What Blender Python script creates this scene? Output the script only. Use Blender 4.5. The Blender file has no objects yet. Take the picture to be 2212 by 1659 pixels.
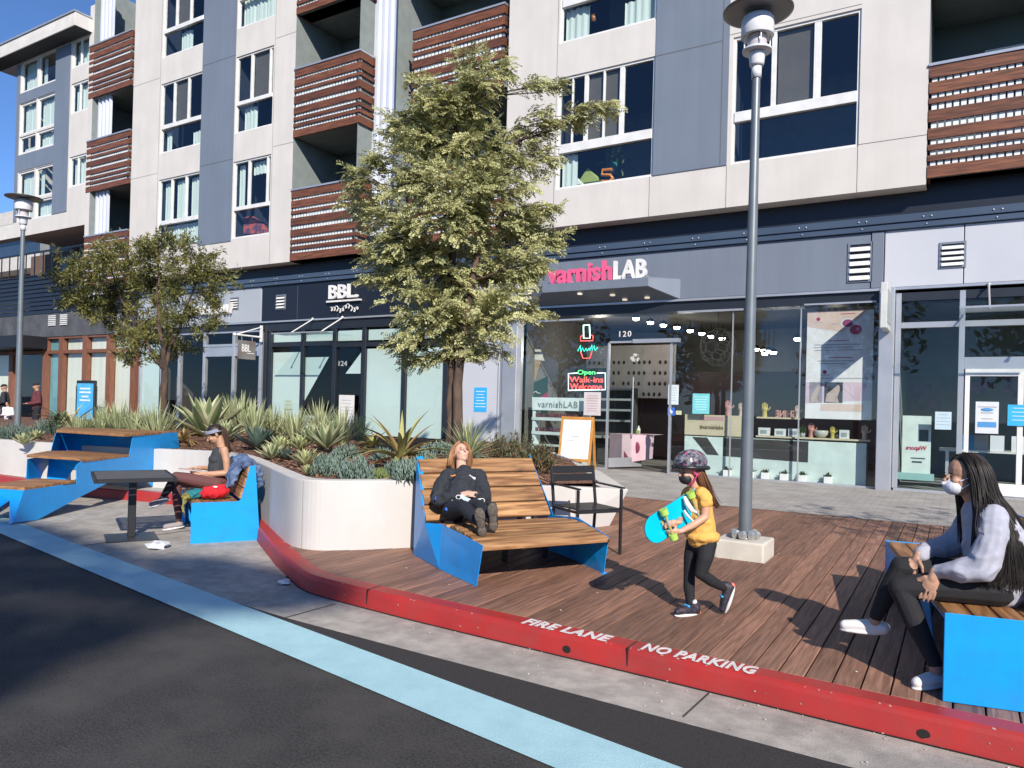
import bpy, bmesh, math, random
import numpy as np
from mathutils import Vector, Matrix, geometry
R=math.radians
scene=bpy.context.scene
COL=scene.collection
random.seed(7)
# ---------------------------------------------------------------- camera model (measured from the place)
F_PX,CX,CY,CAMH=1600.0,1106.0,872.1,1.6
YAW,PITCH,ROLL=R(31.17),R(.197),R(1.516)
cf=np.array([-math.sin(YAW)*math.cos(PITCH),math.cos(YAW)*math.cos(PITCH),math.sin(PITCH)])
cr=np.array([math.cos(YAW),math.sin(YAW),0.0]); cu=np.cross(cr,cf)
cr,cu=math.cos(ROLL)*cr+math.sin(ROLL)*cu, -math.sin(ROLL)*cr+math.cos(ROLL)*cu
CAM=np.array([0,0,CAMH])
def ray(x,y): return cf*F_PX+cr*(x-CX)-cu*(y-CY)
def atz(x,y,z=0.): d=ray(x,y); return CAM+d*((z-CAMH)/d[2])
def aty(x,y,Y): d=ray(x,y); return CAM+d*(Y/d[1])
def att(x,y,t): return CAM+ray(x,y)/F_PX*t
def gh(y): return .15+.019*max(0.,y-5.5)
def atg(x,y):
    p=atz(x,y,.15)
    if p[1]<=5.5: return p
    d=ray(x,y); t=(.15-.019*5.5-CAMH)/(d[2]-.019*d[1]); return CAM+d*t
def atv(x,y,a,b):
    """on the vertical plane through ground points a,b"""
    n=np.array([-(b[1]-a[1]),b[0]-a[0],0.]); d=ray(x,y); t=((np.array([a[0],a[1],0])-CAM)@n)/(d@n); return CAM+d*t
# ---------------------------------------------------------------- mesh builder
WL={}
class MB:
    def __init__(s): s.v=[];s.f=[];s.m=[];s.sm=[]
    def add(s,vs,fs,mi=0,smooth=False):
        b=len(s.v); s.v.extend([tuple(map(float,q)) for q in vs])
        for f in fs: s.f.append([b+i for i in f]); s.m.append(mi); s.sm.append(smooth)
        return s
    def quad(s,a,b,c,d,mi=0): return s.add([a,b,c,d],[(0,1,2,3)],mi)
    def box(s,x0,x1,y0,y1,z0,z1,mi=0):
        if x0>x1:x0,x1=x1,x0
        if y0>y1:y0,y1=y1,y0
        if z0>z1:z0,z1=z1,z0
        v=[(x0,y0,z0),(x1,y0,z0),(x1,y1,z0),(x0,y1,z0),(x0,y0,z1),(x1,y0,z1),(x1,y1,z1),(x0,y1,z1)]
        return s.add(v,[(0,3,2,1),(4,5,6,7),(0,1,5,4),(1,2,6,5),(2,3,7,6),(3,0,4,7)],mi)
    def bar(s,a,b,w,h,mi=0,up=(0,0,1)):
        """rectangular bar from a to b, w across, h along up"""
        a=np.array(a,float);b=np.array(b,float);d=b-a;d/=np.linalg.norm(d);up=np.array(up,float)
        x=np.cross(d,up); 
        if np.linalg.norm(x)<1e-5: x=np.cross(d,(1,0,0))
        x/=np.linalg.norm(x); u=np.cross(x,d)
        v=[p+x*(i*w/2)+u*(j*h/2) for p in (a,b) for i,j in ((-1,-1),(1,-1),(1,1),(-1,1))]
        return s.add(v,[(3,2,1,0),(4,5,6,7),(0,1,5,4),(1,2,6,5),(2,3,7,6),(3,0,4,7)],mi)
    def prism(s,pts,off,mi=0):
        """polygon (3d points) extruded by vector off"""
        pts=[np.array(p,float) for p in pts];off=np.array(off,float);n=len(pts)
        nn=sum((np.cross(pts[i]-pts[0],pts[(i+1)%n]-pts[0]) for i in range(1,n-1)),np.zeros(3))
        if nn@off>0: pts=pts[::-1]
        v=pts+[p+off for p in pts]
        s.add(v,[tuple(range(n)),tuple(range(2*n-1,n-1,-1))]+[(i,i+n,(i+1)%n+n,(i+1)%n) for i in range(n)],mi); return s
    def tube(s,path,r,n=8,mi=0,cap=True,smooth=True):
        path=[np.array(p,float) for p in path];k=len(path)
        rs=[r]*k if np.isscalar(r) else list(r)
        t0=path[1]-path[0]; t0/=np.linalg.norm(t0)+1e-9
        a=np.cross(t0,(0,0,1)) if abs(t0[2])<.9 else np.cross(t0,(1,0,0)); a/=np.linalg.norm(a)
        vs=[]
        for i in range(k):
            t=path[min(i+1,k-1)]-path[max(i-1,0)]; t/=np.linalg.norm(t)+1e-9
            a=a-t*(a@t); a/=np.linalg.norm(a)+1e-9; b=np.cross(t,a)
            for j in range(n):
                th=2*math.pi*j/n; vs.append(path[i]+rs[i]*(math.cos(th)*a+math.sin(th)*b))
        fs=[(i*n+j,i*n+(j+1)%n,(i+1)*n+(j+1)%n,(i+1)*n+j) for i in range(k-1) for j in range(n)]
        s.add(vs,fs,mi,smooth)
        if cap: s.add(vs[:n],[tuple(range(n-1,-1,-1))],mi); s.add(vs[-n:],[tuple(range(n))],mi)
        return s
    def lathe(s,c,prof,n=20,mi=0,smooth=True):
        c=np.array(c,float)
        vs=[c+np.array((r*math.cos(2*math.pi*j/n),r*math.sin(2*math.pi*j/n),z)) for r,z in prof for j in range(n)]
        k=len(prof)
        fs=[(i*n+j,i*n+(j+1)%n,(i+1)*n+(j+1)%n,(i+1)*n+j) for i in range(k-1) for j in range(n)]
        s.add(vs,fs,mi,smooth); return s
    def ball(s,c,r,n=10,mi=0):
        r=(r,r,r) if np.isscalar(r) else r; k=max(5,n//2+1)
        vs=[];
        for i in range(k+1):
            ph=math.pi*i/k
            for j in range(n):
                th=2*math.pi*j/n; vs.append((c[0]+r[0]*math.sin(ph)*math.cos(th),c[1]+r[1]*math.sin(ph)*math.sin(th),c[2]-r[2]*math.cos(ph)))
        fs=[(i*n+j,i*n+(j+1)%n,(i+1)*n+(j+1)%n,(i+1)*n+j) for i in range(k) for j in range(n)]
        return s.add(vs,fs,mi,True)
    def xf(s,M_):
        s.v=[tuple(M_@Vector(q)) for q in s.v]; return s
    def build(s,name,mats,parent=None,bevel=0,local=False,seg=1):
        if not isinstance(mats,(list,tuple)): mats=[mats]
        me=bpy.data.meshes.new(name); o=bpy.data.objects.new(name,me); COL.objects.link(o)
        w=np.zeros(3)
        if parent is not None:
            o.parent=parent; w=WL[parent.name]
            if local: w=np.zeros(3)
        WL[o.name]=w if not local else np.zeros(3)
        me.from_pydata([tuple(np.array(q)-w) for q in s.v] if not local else s.v,[],s.f)
        for mt in mats: me.materials.append(mt)
        me.polygons.foreach_set('material_index',s.m); me.polygons.foreach_set('use_smooth',s.sm); me.update()
        if bevel:
            b=o.modifiers.new('b','BEVEL'); b.width=bevel; b.segments=seg; b.limit_method='ANGLE'; b.angle_limit=R(40)
        return o
def tag(o,label=None,cat=None,group=None,kind=None):
    if label:o['label']=label
    if cat:o['category']=cat
    if group:o['group']=group
    if kind:o['kind']=kind
    return o
def thing(name,label,cat,loc=(0,0,0),group=None,rz=0):
    o=bpy.data.objects.new(name,None); o.empty_display_size=.2; COL.objects.link(o); o.location=loc; o.rotation_euler=(0,0,rz)
    WL[o.name]=np.array(loc,float); return tag(o,label,cat,group)
def copy_tree(o,parent=None):
    c=o.copy(); COL.objects.link(c); c.parent=parent
    for ch in list(o.children): copy_tree(ch,c)
    return c
def text_mesh(txt,size,extrude=.01,bold=0.,align='CENTER',shear=0.,space=1.0):
    cu_=bpy.data.curves.new('t','FONT'); cu_.body=txt; cu_.size=size; cu_.extrude=extrude; cu_.offset=bold; cu_.align_x=align; cu_.shear=shear; cu_.space_character=space
    cu_.resolution_u=3
    ob=bpy.data.objects.new('t',cu_); COL.objects.link(ob)
    dg=bpy.context.evaluated_depsgraph_get(); dg.update(); me=bpy.data.meshes.new_from_object(ob.evaluated_get(dg))
    v=[tuple(q.co) for q in me.vertices]; f=[list(p.vertices) for p in me.polygons]
    bpy.data.objects.remove(ob); bpy.data.curves.remove(cu_); bpy.data.meshes.remove(me)
    return v,f
def add_text(mb,txt,size,origin,ux,uy,extrude=.01,bold=0.,align='CENTER',mi=0,shear=0.,space=1.0,sx=1.0):
    """text with its own x along ux and y along uy, extruded along ux x uy"""
    ux=np.array(ux,float);uy=np.array(uy,float);n=np.cross(ux,uy);n/=np.linalg.norm(n);o=np.array(origin,float)
    v,f=text_mesh(txt,size,extrude,bold,align,shear,space)
    mb.add([o+ux*q[0]*sx+uy*q[1]+n*(q[2]+extrude) for q in v],f,mi)
# ---------------------------------------------------------------- materials
def M(name,col,col2=None,scale=4.,rough=.6,bump=0.,bscale=80.,metal=0.,island=0.,detail=6.,stretch=None,stain=None,sscale=.8,sst=None,spec=.5,sub=0.,coat=0.,thr=(.35,.65)):
    m=bpy.data.materials.new(name); m.use_nodes=True; nt=m.node_tree; N=nt.nodes; L=nt.links
    b=N['Principled BSDF']; b.inputs['Roughness'].default_value=rough; b.inputs['Metallic'].default_value=metal
    b.inputs['Specular IOR Level'].default_value=spec
    if sub: b.inputs['Subsurface Weight'].default_value=sub; b.inputs['Subsurface Radius'].default_value=(.01,.004,.002)
    if coat: b.inputs['Coat Weight'].default_value=coat; b.inputs['Coat Roughness'].default_value=.15
    tc=N.new('ShaderNodeTexCoord'); mp=N.new('ShaderNodeMapping'); L.new(tc.outputs['Object'],mp.inputs[0])
    if stretch: mp.inputs['Scale'].default_value=stretch
    nz=N.new('ShaderNodeTexNoise'); nz.inputs['Scale'].default_value=scale; nz.inputs['Detail'].default_value=detail; L.new(mp.outputs[0],nz.inputs[0])
    rp=N.new('ShaderNodeValToRGB'); e=rp.color_ramp.elements; e[0].position,e[1].position=thr
    col2=col2 or tuple(c*.86 for c in col); e[0].color=(*col2,1); e[1].color=(*col,1); L.new(nz.outputs['Fac'],rp.inputs[0]); out=rp.outputs[0]
    if stain:
        n2=N.new('ShaderNodeTexNoise'); n2.inputs['Scale'].default_value=sscale; n2.inputs['Detail'].default_value=8; n2.inputs['Roughness'].default_value=.65; 
        mp2=N.new('ShaderNodeMapping'); L.new(tc.outputs['Object'],mp2.inputs[0]); mp2.inputs['Scale'].default_value=sst or (1,1,1); L.new(mp2.outputs[0],n2.inputs[0])
        r2=N.new('ShaderNodeValToRGB'); r2.color_ramp.elements[0].position=.42; r2.color_ramp.elements[1].position=.7
        r2.color_ramp.elements[0].color=(0,0,0,1); r2.color_ramp.elements[1].color=(stain[3],)*3+(1,); L.new(n2.outputs['Fac'],r2.inputs[0])
        mx=N.new('ShaderNodeMix'); mx.data_type='RGBA'; L.new(r2.outputs[0],mx.inputs[0]); L.new(out,mx.inputs[6]); mx.inputs[7].default_value=(*stain[:3],1); out=mx.outputs[2]
    if island:
        g=N.new('ShaderNodeNewGeometry'); mr=N.new('ShaderNodeMapRange'); mr.inputs[3].default_value=1-island; mr.inputs[4].default_value=1+island
        L.new(g.outputs['Random Per Island'],mr.inputs[0]); vm=N.new('ShaderNodeVectorMath'); vm.operation='SCALE'; L.new(out,vm.inputs[0]); L.new(mr.outputs[0],vm.inputs['Scale']); out=vm.outputs[0]
    L.new(out,b.inputs['Base Color'])
    if bump:
        n3=N.new('ShaderNodeTexNoise'); n3.inputs['Scale'].default_value=bscale; n3.inputs['Detail'].default_value=5; L.new(mp.outputs[0],n3.inputs[0])
        bp=N.new('ShaderNodeBump'); bp.inputs['Strength'].default_value=bump; bp.inputs['Distance'].default_value=.01; L.new(n3.outputs['Fac'],bp.inputs['Height']); L.new(bp.outputs[0],b.inputs['Normal'])
    return m
def glassmat(name,tint=(.8,.93,.9),k=1.6,haze=0.,hcol=(.5,.7,.65)):
    m=bpy.data.materials.new(name); m.use_nodes=True; nt=m.node_tree; N=nt.nodes; L=nt.links; N.clear()
    o=N.new('ShaderNodeOutputMaterial'); t=N.new('ShaderNodeBsdfTransparent'); t.inputs[0].default_value=(*tint,1)
    g=N.new('ShaderNodeBsdfGlossy'); g.inputs['Roughness'].default_value=.01; g.inputs[0].default_value=(.9,.95,1,1)
    fr=N.new('ShaderNodeLayerWeight'); pw=N.new('ShaderNodeMath'); pw.operation='POWER'; pw.inputs[1].default_value=5; L.new(fr.outputs['Facing'],pw.inputs[0])
    mu=N.new('ShaderNodeMath'); mu.operation='MULTIPLY_ADD'; mu.inputs[1].default_value=.9; mu.inputs[2].default_value=.045*k; mu.use_clamp=True
    L.new(pw.outputs[0],mu.inputs[0]); mx=N.new('ShaderNodeMixShader'); L.new(mu.outputs[0],mx.inputs[0]); 
    src=t.outputs[0]
    if haze:
        d=N.new('ShaderNodeBsdfDiffuse'); d.inputs[0].default_value=(*hcol,1); m2=N.new('ShaderNodeMixShader'); m2.inputs[0].default_value=haze
        L.new(t.outputs[0],m2.inputs[1]); L.new(d.outputs[0],m2.inputs[2]); src=m2.outputs[0]
    L.new(src,mx.inputs[1]); L.new(g.outputs[0],mx.inputs[2]); L.new(mx.outputs[0],o.inputs[0]); return m
def emit(name,col,st):
    m=bpy.data.materials.new(name); m.use_nodes=True; N=m.node_tree.nodes; b=N['Principled BSDF']; b.inputs['Base Color'].default_value=(*col,1)
    b.inputs['Emission Color'].default_value=(*col,1); b.inputs['Emission Strength'].default_value=st; return m
def wood(name,c1,c2,axis=0,rough=.6,scale=3.,island=.18,ring=14.):
    """board grain running along the given object axis"""
    m=bpy.data.materials.new(name); m.use_nodes=True; nt=m.node_tree; N=nt.nodes; L=nt.links; b=N['Principled BSDF']; b.inputs['Roughness'].default_value=rough
    tc=N.new('ShaderNodeTexCoord'); mp=N.new('ShaderNodeMapping'); s=[ring]*3; s[axis]=1.; mp.inputs['Scale'].default_value=s
    g=N.new('ShaderNodeNewGeometry'); ad=N.new('ShaderNodeVectorMath'); ad.operation='MULTIPLY_ADD'; ad.inputs[1].default_value=(1,1,1)
    sc=N.new('ShaderNodeVectorMath'); sc.operation='SCALE'; sc.inputs[0].default_value=(7.3,5.1,9.7); L.new(g.outputs['Random Per Island'],sc.inputs['Scale']); L.new(tc.outputs['Object'],ad.inputs[0]); L.new(sc.outputs[0],ad.inputs[2]); L.new(ad.outputs[0],mp.inputs[0])
    nz=N.new('ShaderNodeTexNoise'); nz.inputs['Scale'].default_value=scale; nz.inputs['Detail'].default_value=7; nz.inputs['Distortion'].default_value=.6; L.new(mp.outputs[0],nz.inputs[0])
    rp=N.new('ShaderNodeValToRGB'); e=rp.color_ramp.elements; e[0].position,e[1].position=.36,.66; e[0].color=(*c2,1); e[1].color=(*c1,1); L.new(nz.outputs['Fac'],rp.inputs[0])
    mr=N.new('ShaderNodeMapRange'); mr.inputs[3].default_value=1-island; mr.inputs[4].default_value=1+island; L.new(g.outputs['Random Per Island'],mr.inputs[0])
    vm=N.new('ShaderNodeVectorMath'); vm.operation='SCALE'; L.new(rp.outputs[0],vm.inputs[0]); L.new(mr.outputs[0],vm.inputs['Scale']); L.new(vm.outputs[0],b.inputs['Base Color'])
    bp=N.new('ShaderNodeBump'); bp.inputs['Strength'].default_value=.25; bp.inputs['Distance'].default_value=.004; L.new(nz.outputs['Fac'],bp.inputs['Height']); L.new(bp.outputs[0],b.inputs['Normal'])
    return m
def brickmat(name,c1,c2,mortar,w,h,rough=.8,msize=.006,off=.5,bump=.3):
    m=M(name,c1,rough=rough,bump=.15); nt=m.node_tree; N=nt.nodes; L=nt.links; b=N['Principled BSDF']
    tc=N['Texture Coordinate']; br=N.new('ShaderNodeTexBrick'); br.offset=off; br.inputs['Scale'].default_value=1; br.inputs['Brick Width'].default_value=w; br.inputs['Row Height'].default_value=h
    br.inputs['Mortar Size'].default_value=msize; br.inputs['Color1'].default_value=(*c1,1); br.inputs['Color2'].default_value=(*c2,1); br.inputs['Mortar'].default_value=(*mortar,1)
    L.new(tc.outputs['Object'],br.inputs[0])
    nz=N.new('ShaderNodeTexNoise'); nz.inputs['Scale'].default_value=2.5; nz.inputs['Detail'].default_value=8; L.new(tc.outputs['Object'],nz.inputs[0])
    mr=N.new('ShaderNodeMapRange'); mr.inputs[1].default_value=.3; mr.inputs[2].default_value=.7; mr.inputs[3].default_value=.8; mr.inputs[4].default_value=1.12; L.new(nz.outputs['Fac'],mr.inputs[0])
    vm=N.new('ShaderNodeVectorMath'); vm.operation='SCALE'; L.new(br.outputs[0],vm.inputs[0]); L.new(mr.outputs[0],vm.inputs['Scale']); L.new(vm.outputs[0],b.inputs['Base Color']); return m
# ---------------------------------------------------------------- camera, light, sky
cam=bpy.data.cameras.new('camera'); co=bpy.data.objects.new('camera',cam); COL.objects.link(co); scene.camera=co
cam.sensor_width=36; cam.lens=F_PX/2212*36; cam.shift_y=(CY-829.5)/2212; cam.clip_end=2000; cam.clip_start=.05
mw=Matrix(((cr[0],cu[0],-cf[0],0),(cr[1],cu[1],-cf[1],0),(cr[2],cu[2],-cf[2],CAMH),(0,0,0,1))); co.matrix_world=mw
SUN=np.array([.5997,-.5997,.530])
w=bpy.data.worlds.new('World'); scene.world=w; w.use_nodes=True; N=w.node_tree.nodes; bg=N['Background']; sk=N.new('ShaderNodeTexSky'); sk.sky_type='NISHITA'; sk.sun_disc=False
sk.sun_elevation=R(32); sk.sun_rotation=R(135); sk.altitude=0; sk.air_density=.65; sk.dust_density=.05; sk.ozone_density=8
w.node_tree.links.new(sk.outputs[0],bg.inputs[0]); bg.inputs[1].default_value=.14
sl=bpy.data.lights.new('sun','SUN'); sl.energy=4.7; sl.angle=R(.53); sl.color=(1,.93,.83); so=bpy.data.objects.new('sun',sl); COL.objects.link(so)
so.rotation_euler=Vector(SUN).to_track_quat('Z','Y').to_euler(); so.location=(10,-10,20)
scene.view_settings.view_transform='Standard'; scene.view_settings.look='None'; scene.view_settings.exposure=.38
scene.cycles.max_bounces=7; scene.cycles.transparent_max_bounces=16; scene.cycles.caustics_reflective=False; scene.cycles.caustics_refractive=False
scene.cycles.use_denoising=True
# ---------------------------------------------------------------- materials
stucco=M('stucco',(.66,.62,.575),(.60,.565,.525),scale=1.2,rough=.9,bump=.12,bscale=140,stain=(.53,.495,.455,.5),sscale=1.1,sst=(2.2,2.2,.22))
stucco2=M('concrete_band',(.70,.67,.62),(.62,.59,.55),scale=2.2,rough=.9,bump=.1,bscale=120,stain=(.5,.48,.45,.4),sscale=.7)
bluegrey=M('grey_metal_panel',(.185,.215,.265),(.165,.195,.24),scale=.8,rough=.42,stain=(.14,.165,.2,.4),sscale=1.5,sst=(3,3,.15),spec=.5)
lightpan=M('white_metal_panel',(.55,.56,.60),(.5,.515,.56),scale=.7,rough=.4)
midpan=M('pale_grey_panel',(.40,.43,.47),(.36,.39,.43),scale=.7,rough=.4)
navy=M('navy_metal',(.012,.017,.03),(.010,.014,.024),scale=1,rough=.45)
navyb=M('navy_beam',(.06,.09,.14),(.05,.075,.12),scale=1,rough=.4)
whitefr=M('white_frame',(.78,.77,.74),rough=.4)
silver=M('aluminium',(.55,.56,.58),(.48,.49,.52),scale=2,rough=.35,metal=.55)
darkfr=M('dark_frame',(.02,.025,.035),rough=.4)
rusty=wood('rust_brown_slat',(.215,.078,.036),(.085,.030,.016),axis=0,rough=.55,scale=2.2,island=.22)
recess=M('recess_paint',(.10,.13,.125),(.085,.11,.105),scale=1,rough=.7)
soffit=M('soffit_paint',(.24,.27,.26),rough=.8)
corr=M('ribbed_steel',(.62,.65,.72),(.55,.58,.66),scale=1,rough=.45)
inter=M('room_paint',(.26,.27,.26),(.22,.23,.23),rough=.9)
curt=M('curtain',(.64,.69,.65),(.54,.60,.56),scale=1,rough=.9,stretch=(14,14,.2))
blindm=M('roller_blind',(.11,.095,.085),rough=.8)
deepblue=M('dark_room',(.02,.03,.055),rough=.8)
pane=glassmat('window_glass',(.90,.96,.955),1.7)
shopglass=glassmat('shop_glass',(.94,.975,.965),.75)
frosted=M('frosted_film',(.56,.665,.64),(.52,.625,.60),scale=.6,rough=.25)
asph=M('asphalt',(.082,.075,.069),(.014,.013,.013),scale=75,detail=5,rough=.85,bump=1.,bscale=110,thr=(.34,.78),stain=(.078,.071,.065,.75),sscale=2.1)
asphn=M('fresh_asphalt',(.045,.042,.040),(.018,.017,.017),scale=170,detail=3,rough=.85,bump=.5,bscale=220)
conc=M('gutter_concrete',(.46,.42,.37),(.34,.31,.275),scale=9,rough=.9,bump=.35,bscale=90,stain=(.19,.175,.16,.7),sscale=2.4)
paintb=M('light_blue_paint',(.46,.70,.74),(.35,.59,.65),scale=120,detail=4,rough=.7,bump=.5,bscale=180,stain=(.26,.46,.52,.45),sscale=3.5)
redp=M('red_kerb_paint',(.42,.026,.022),(.35,.022,.02),scale=3,rough=.5,bump=.12,bscale=90,stain=(.28,.045,.04,.6),sscale=5)
white_t=M('white_road_paint',(.75,.73,.71),(.6,.57,.55),scale=25,rough=.7)
deckm=wood('deck_board',(.31,.16,.105),(.155,.079,.053),axis=1,rough=.62,scale=2.6,island=.28,ring=18)
pavers=brickmat('pavers',(.40,.375,.345),(.33,.31,.29),(.24,.225,.21),.22,.11)
planterc=M('planter_concrete',(.60,.575,.54),(.55,.525,.495),scale=1.5,rough=.85,bump=.12,bscale=90,stain=(.47,.44,.41,.5),sscale=1.4,sst=(1.2,1.2,.7))
# ---------------------------------------------------------------- ground
S='structure'
mb=MB(); mb.quad((-400,-300,0),(400,-300,0),(400,400,0),(-400,400,0)); tag(mb.build('street',asph),kind=S)
def sheet(name,pts,z,mat):
    mb=MB(); mb.add([(x,y,z) for x,y in pts],[tuple(range(len(pts)))]); 
    o=mb.build(name,mat); 
    if o.data.polygons[0].normal.z<0: o.data.flip_normals()
    return tag(o,kind=S)
up=lambda x:3.08-.163*x; lo=lambda x:2.68-.1645*x
kerb=[(7,4.02),(2,4.10),(0.3,4.14),(-1.7,4.24),(-3.3,4.30),(-4.1,4.36),(-4.5,4.40),(-4.72,4.46),(-4.95,4.58),(-5.6,4.95),(-6.5,5.52),(-7.4,6.12),(-8.1,6.5),(-8.8,6.75),(-9.6,6.86),(-10.4,6.80),(-11.2,6.62),(-12.2,6.46),(-14,6.42),(-20,6.45),(-34,6.5)]
gut=[(7,3.58),(2,3.66),(-.5,3.70),(-2.2,3.76),(-3.3,3.79),(-4.2,3.82),(-4.95,3.885)]
sheet('gutter',[(x,y) for x,y in gut]+[(-20,up(-20))]+[(x,y) for x,y in kerb[::-1] if x>=-20],.004,conc)
sheet('fresh_asphalt_strip',[(7,up(7)+.0),(7,3.58)]+gut[1:]+[(-4.97,up(-4.97))],.003,asphn)
sheet('blue_road_marking',[(9,up(9)),(-20,up(-20)),(-20,lo(-20)),(9,lo(9))],.008,paintb)
# expansion joints in the gutter and apron
mb=MB()
for x in (-1.2,-4.2): mb.quad((x-.006,3.79,.0085),(x+.006,3.79,.0085),(x+.03,4.3,.0085),(x+.018,4.3,.0085))
for x,y0,y1 in ((-7.9,4.38,6.3),(-11.2,4.93,6.5),(-14.4,5.45,6.4)): mb.quad((x-.008,y0,.0085),(x+.008,y0,.0085),(x+.008,y1,.0085),(x-.008,y1,.0085))
tag(mb.build('gutter_joint',M('joint',(.06,.055,.05),rough=.9)),kind=S)
# kerb: swept section with rounded arris
def offs(path,d):
    out=[]
    for i,p in enumerate(path):
        a=np.array(path[max(i-1,0)]);b=np.array(path[min(i+1,len(path)-1)]);t=(b-a)/np.linalg.norm(b-a); n=np.array([t[1],-t[0]]); out.append(np.array(p)+n*d)
    return out
def smooth(path,k=4):
    p=np.array(path,float)
    for _ in range(2):
        q=[p[0]]
        for i in range(len(p)-1): q+= [p[i]*.75+p[i+1]*.25,p[i]*.25+p[i+1]*.75]
        q.append(p[-1]); p=np.array(q)
    return [tuple(a) for a in p]
ks=smooth(kerb)
sec=[(0,0),(.012,.115),(.018,.138),(.036,.150),(.165,.150),(.165,-.02)]
mb=MB(); rows=[offs(ks,d) for d,_ in sec]; k=len(ks)
vs=[(*rows[j][i],sec[j][1]) for i in range(k) for j in range(len(sec))]; n=len(sec)
mb.add(vs,[(i*n+j,i*n+j+1,(i+1)*n+j+1,(i+1)*n+j) for i in range(k-1) for j in range(n-1)],0,True)
kb=mb.build('kerb',redp); tag(kb,kind=S)
kb.data.polygons.foreach_set('use_smooth',[False]*len(kb.data.polygons))
# dark joint at the foot of the kerb and joints across it, drain holes
mb=MB(); a=offs(ks,-.014); b=offs(ks,.004)
for i in range(k-1):
    if a[i][0]>-5.2: mb.quad((*a[i],.0095),(*a[i+1],.0095),(*b[i+1],.0095),(*b[i],.0095))
for x in (-1.70,1.2,-3.9):
    yk=np.interp(x,[q[0] for q in ks][::-1],[q[1] for q in ks][::-1]); mb.box(x-.004,x+.004,yk+.004,yk+.167,.01,.1515)
for x,z in ((-2.12,.055),(-.12,.05)):
    yk=np.interp(x,[q[0] for q in ks][::-1],[q[1] for q in ks][::-1]); mb.add([(x+.03*math.cos(t*math.pi/6),yk+.003,z+.025*math.sin(t*math.pi/6)) for t in range(12)],[tuple(range(12))])
tag(mb.build('kerb_joint',M('kerb_gap',(.012,.01,.01),rough=.9)),kind=S)
mb=MB()
def kerbtext(s,x0,x1,h):
    yk=lambda x:np.interp(x,[q[0] for q in ks][::-1],[q[1] for q in ks][::-1])
    v,f=text_mesh(s,1,0.001,.034,'LEFT',.08,1.08); xs=[q[0] for q in v]; s_=(x1-x0)/(max(xs)-min(xs)); ym=max(q[1] for q in v)
    mb.add([(x0+(q[0]-min(xs))*s_, yk(x0+(q[0]-min(xs))*s_)+.030+q[1]/ym*h+.004*math.sin(q[0]*9), .1525+q[2]) for q in v],f)
kerbtext('FIRE LANE',atz(1128,1345,.15)[0],atz(1312,1385,.15)[0],.122)
kerbtext('NO PARKING',atz(1386,1400,.15)[0],atz(1630,1455,.15)[0],.126)
tag(mb.build('kerb_lettering',white_t),kind=S)
# chipped paint along the kerb, crumbs and grit on deck and gutter
ykr=lambda x:np.interp(x,[q[0] for q in ks][::-1],[q[1] for q in ks][::-1])
rg=np.random.default_rng(4); mb=MB()
def fleck(c,n,s):
    n=np.array(n,float); n/=np.linalg.norm(n); a=np.cross(n,(0.3,.9,.2)); a/=np.linalg.norm(a); b=np.cross(n,a); k_=rg.integers(4,7); rr_=rg.uniform(.5,1,k_)*s
    mb.add([np.array(c)+rr_[i]*(math.cos(6.283*i/k_)*a*1.5+math.sin(6.283*i/k_)*b) for i in range(k_)],[tuple(range(k_))])
for _ in range(64):
    x=rg.uniform(-4.4,1.5); y=ykr(x); u_=rg.random()
    if u_<.55: fleck((x,y+.0265,.1452),(0,-.55,.83),rg.uniform(.003,.009))
    elif u_<.8: fleck((x,y+rg.uniform(.05,.15),.1512),(0,0,1),rg.uniform(.003,.008))
    else: fleck((x,y+.0042+.0,rg.uniform(.03,.1)),(0,-1,.1),rg.uniform(.003,.008))
tag(mb.build('kerb_chip',M('bare_concrete',(.40,.30,.27),(.30,.16,.14),scale=40,rough=.9)),kind=S)
mb=MB()
for _ in range(70):
    x=rg.uniform(-4.2,1.); y=rg.uniform(4.5,8.5); s_=rg.uniform(.004,.010); mb.ball((x,y,gh(y)+s_*.5),(s_,s_*.7,s_*.5),5)
for _ in range(160):
    x=rg.uniform(-9,1.2); y=ykr(x)-rg.random()**2*.45; s_=rg.uniform(.003,.009); mb.ball((x,y,.005+s_*.4),(s_,s_*.7,s_*.5),5)
tag(mb.build('grit',M('grit',(.62,.56,.48),(.25,.2,.16),scale=60,rough=.9)),kind='stuff')
# plaza under everything, paver walk, deck boards
mb=MB(); yk=[(x,y+.17) for x,y in kerb]
prev=None; vs=[];fs=[]
for x,y in yk:
    ys=[y,max(y,5.5),9.0,10.72,14.6]; base=len(vs); vs+=[(x,q,gh(q)-.035 if q<10.72 else gh(q)-.035) for q in ys]
for i in range(len(yk)-1):
    for j in range(4): fs.append((i*5+j,(i+1)*5+j,(i+1)*5+j+1,i*5+j+1))
mb.add(vs,fs); o=mb.build('plaza',conc); tag(o,kind=S)
mb=MB(); mb.add([(-34,7.5,gh(7.5)),(-5,7.5,gh(7.5)),(-5,10.72,gh(10.72)),(9,10.72,gh(10.72)),(9,14.6,gh(14.6)),(-34,14.6,gh(14.6)),(-5,14.6,gh(14.6)),(-34,10.72,gh(10.72))],[(0,1,2,7),(7,2,6,5),(2,3,4,6)])
tag(mb.build('paver_walk',pavers),kind=S)
mb=MB(); x=-6.2
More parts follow.
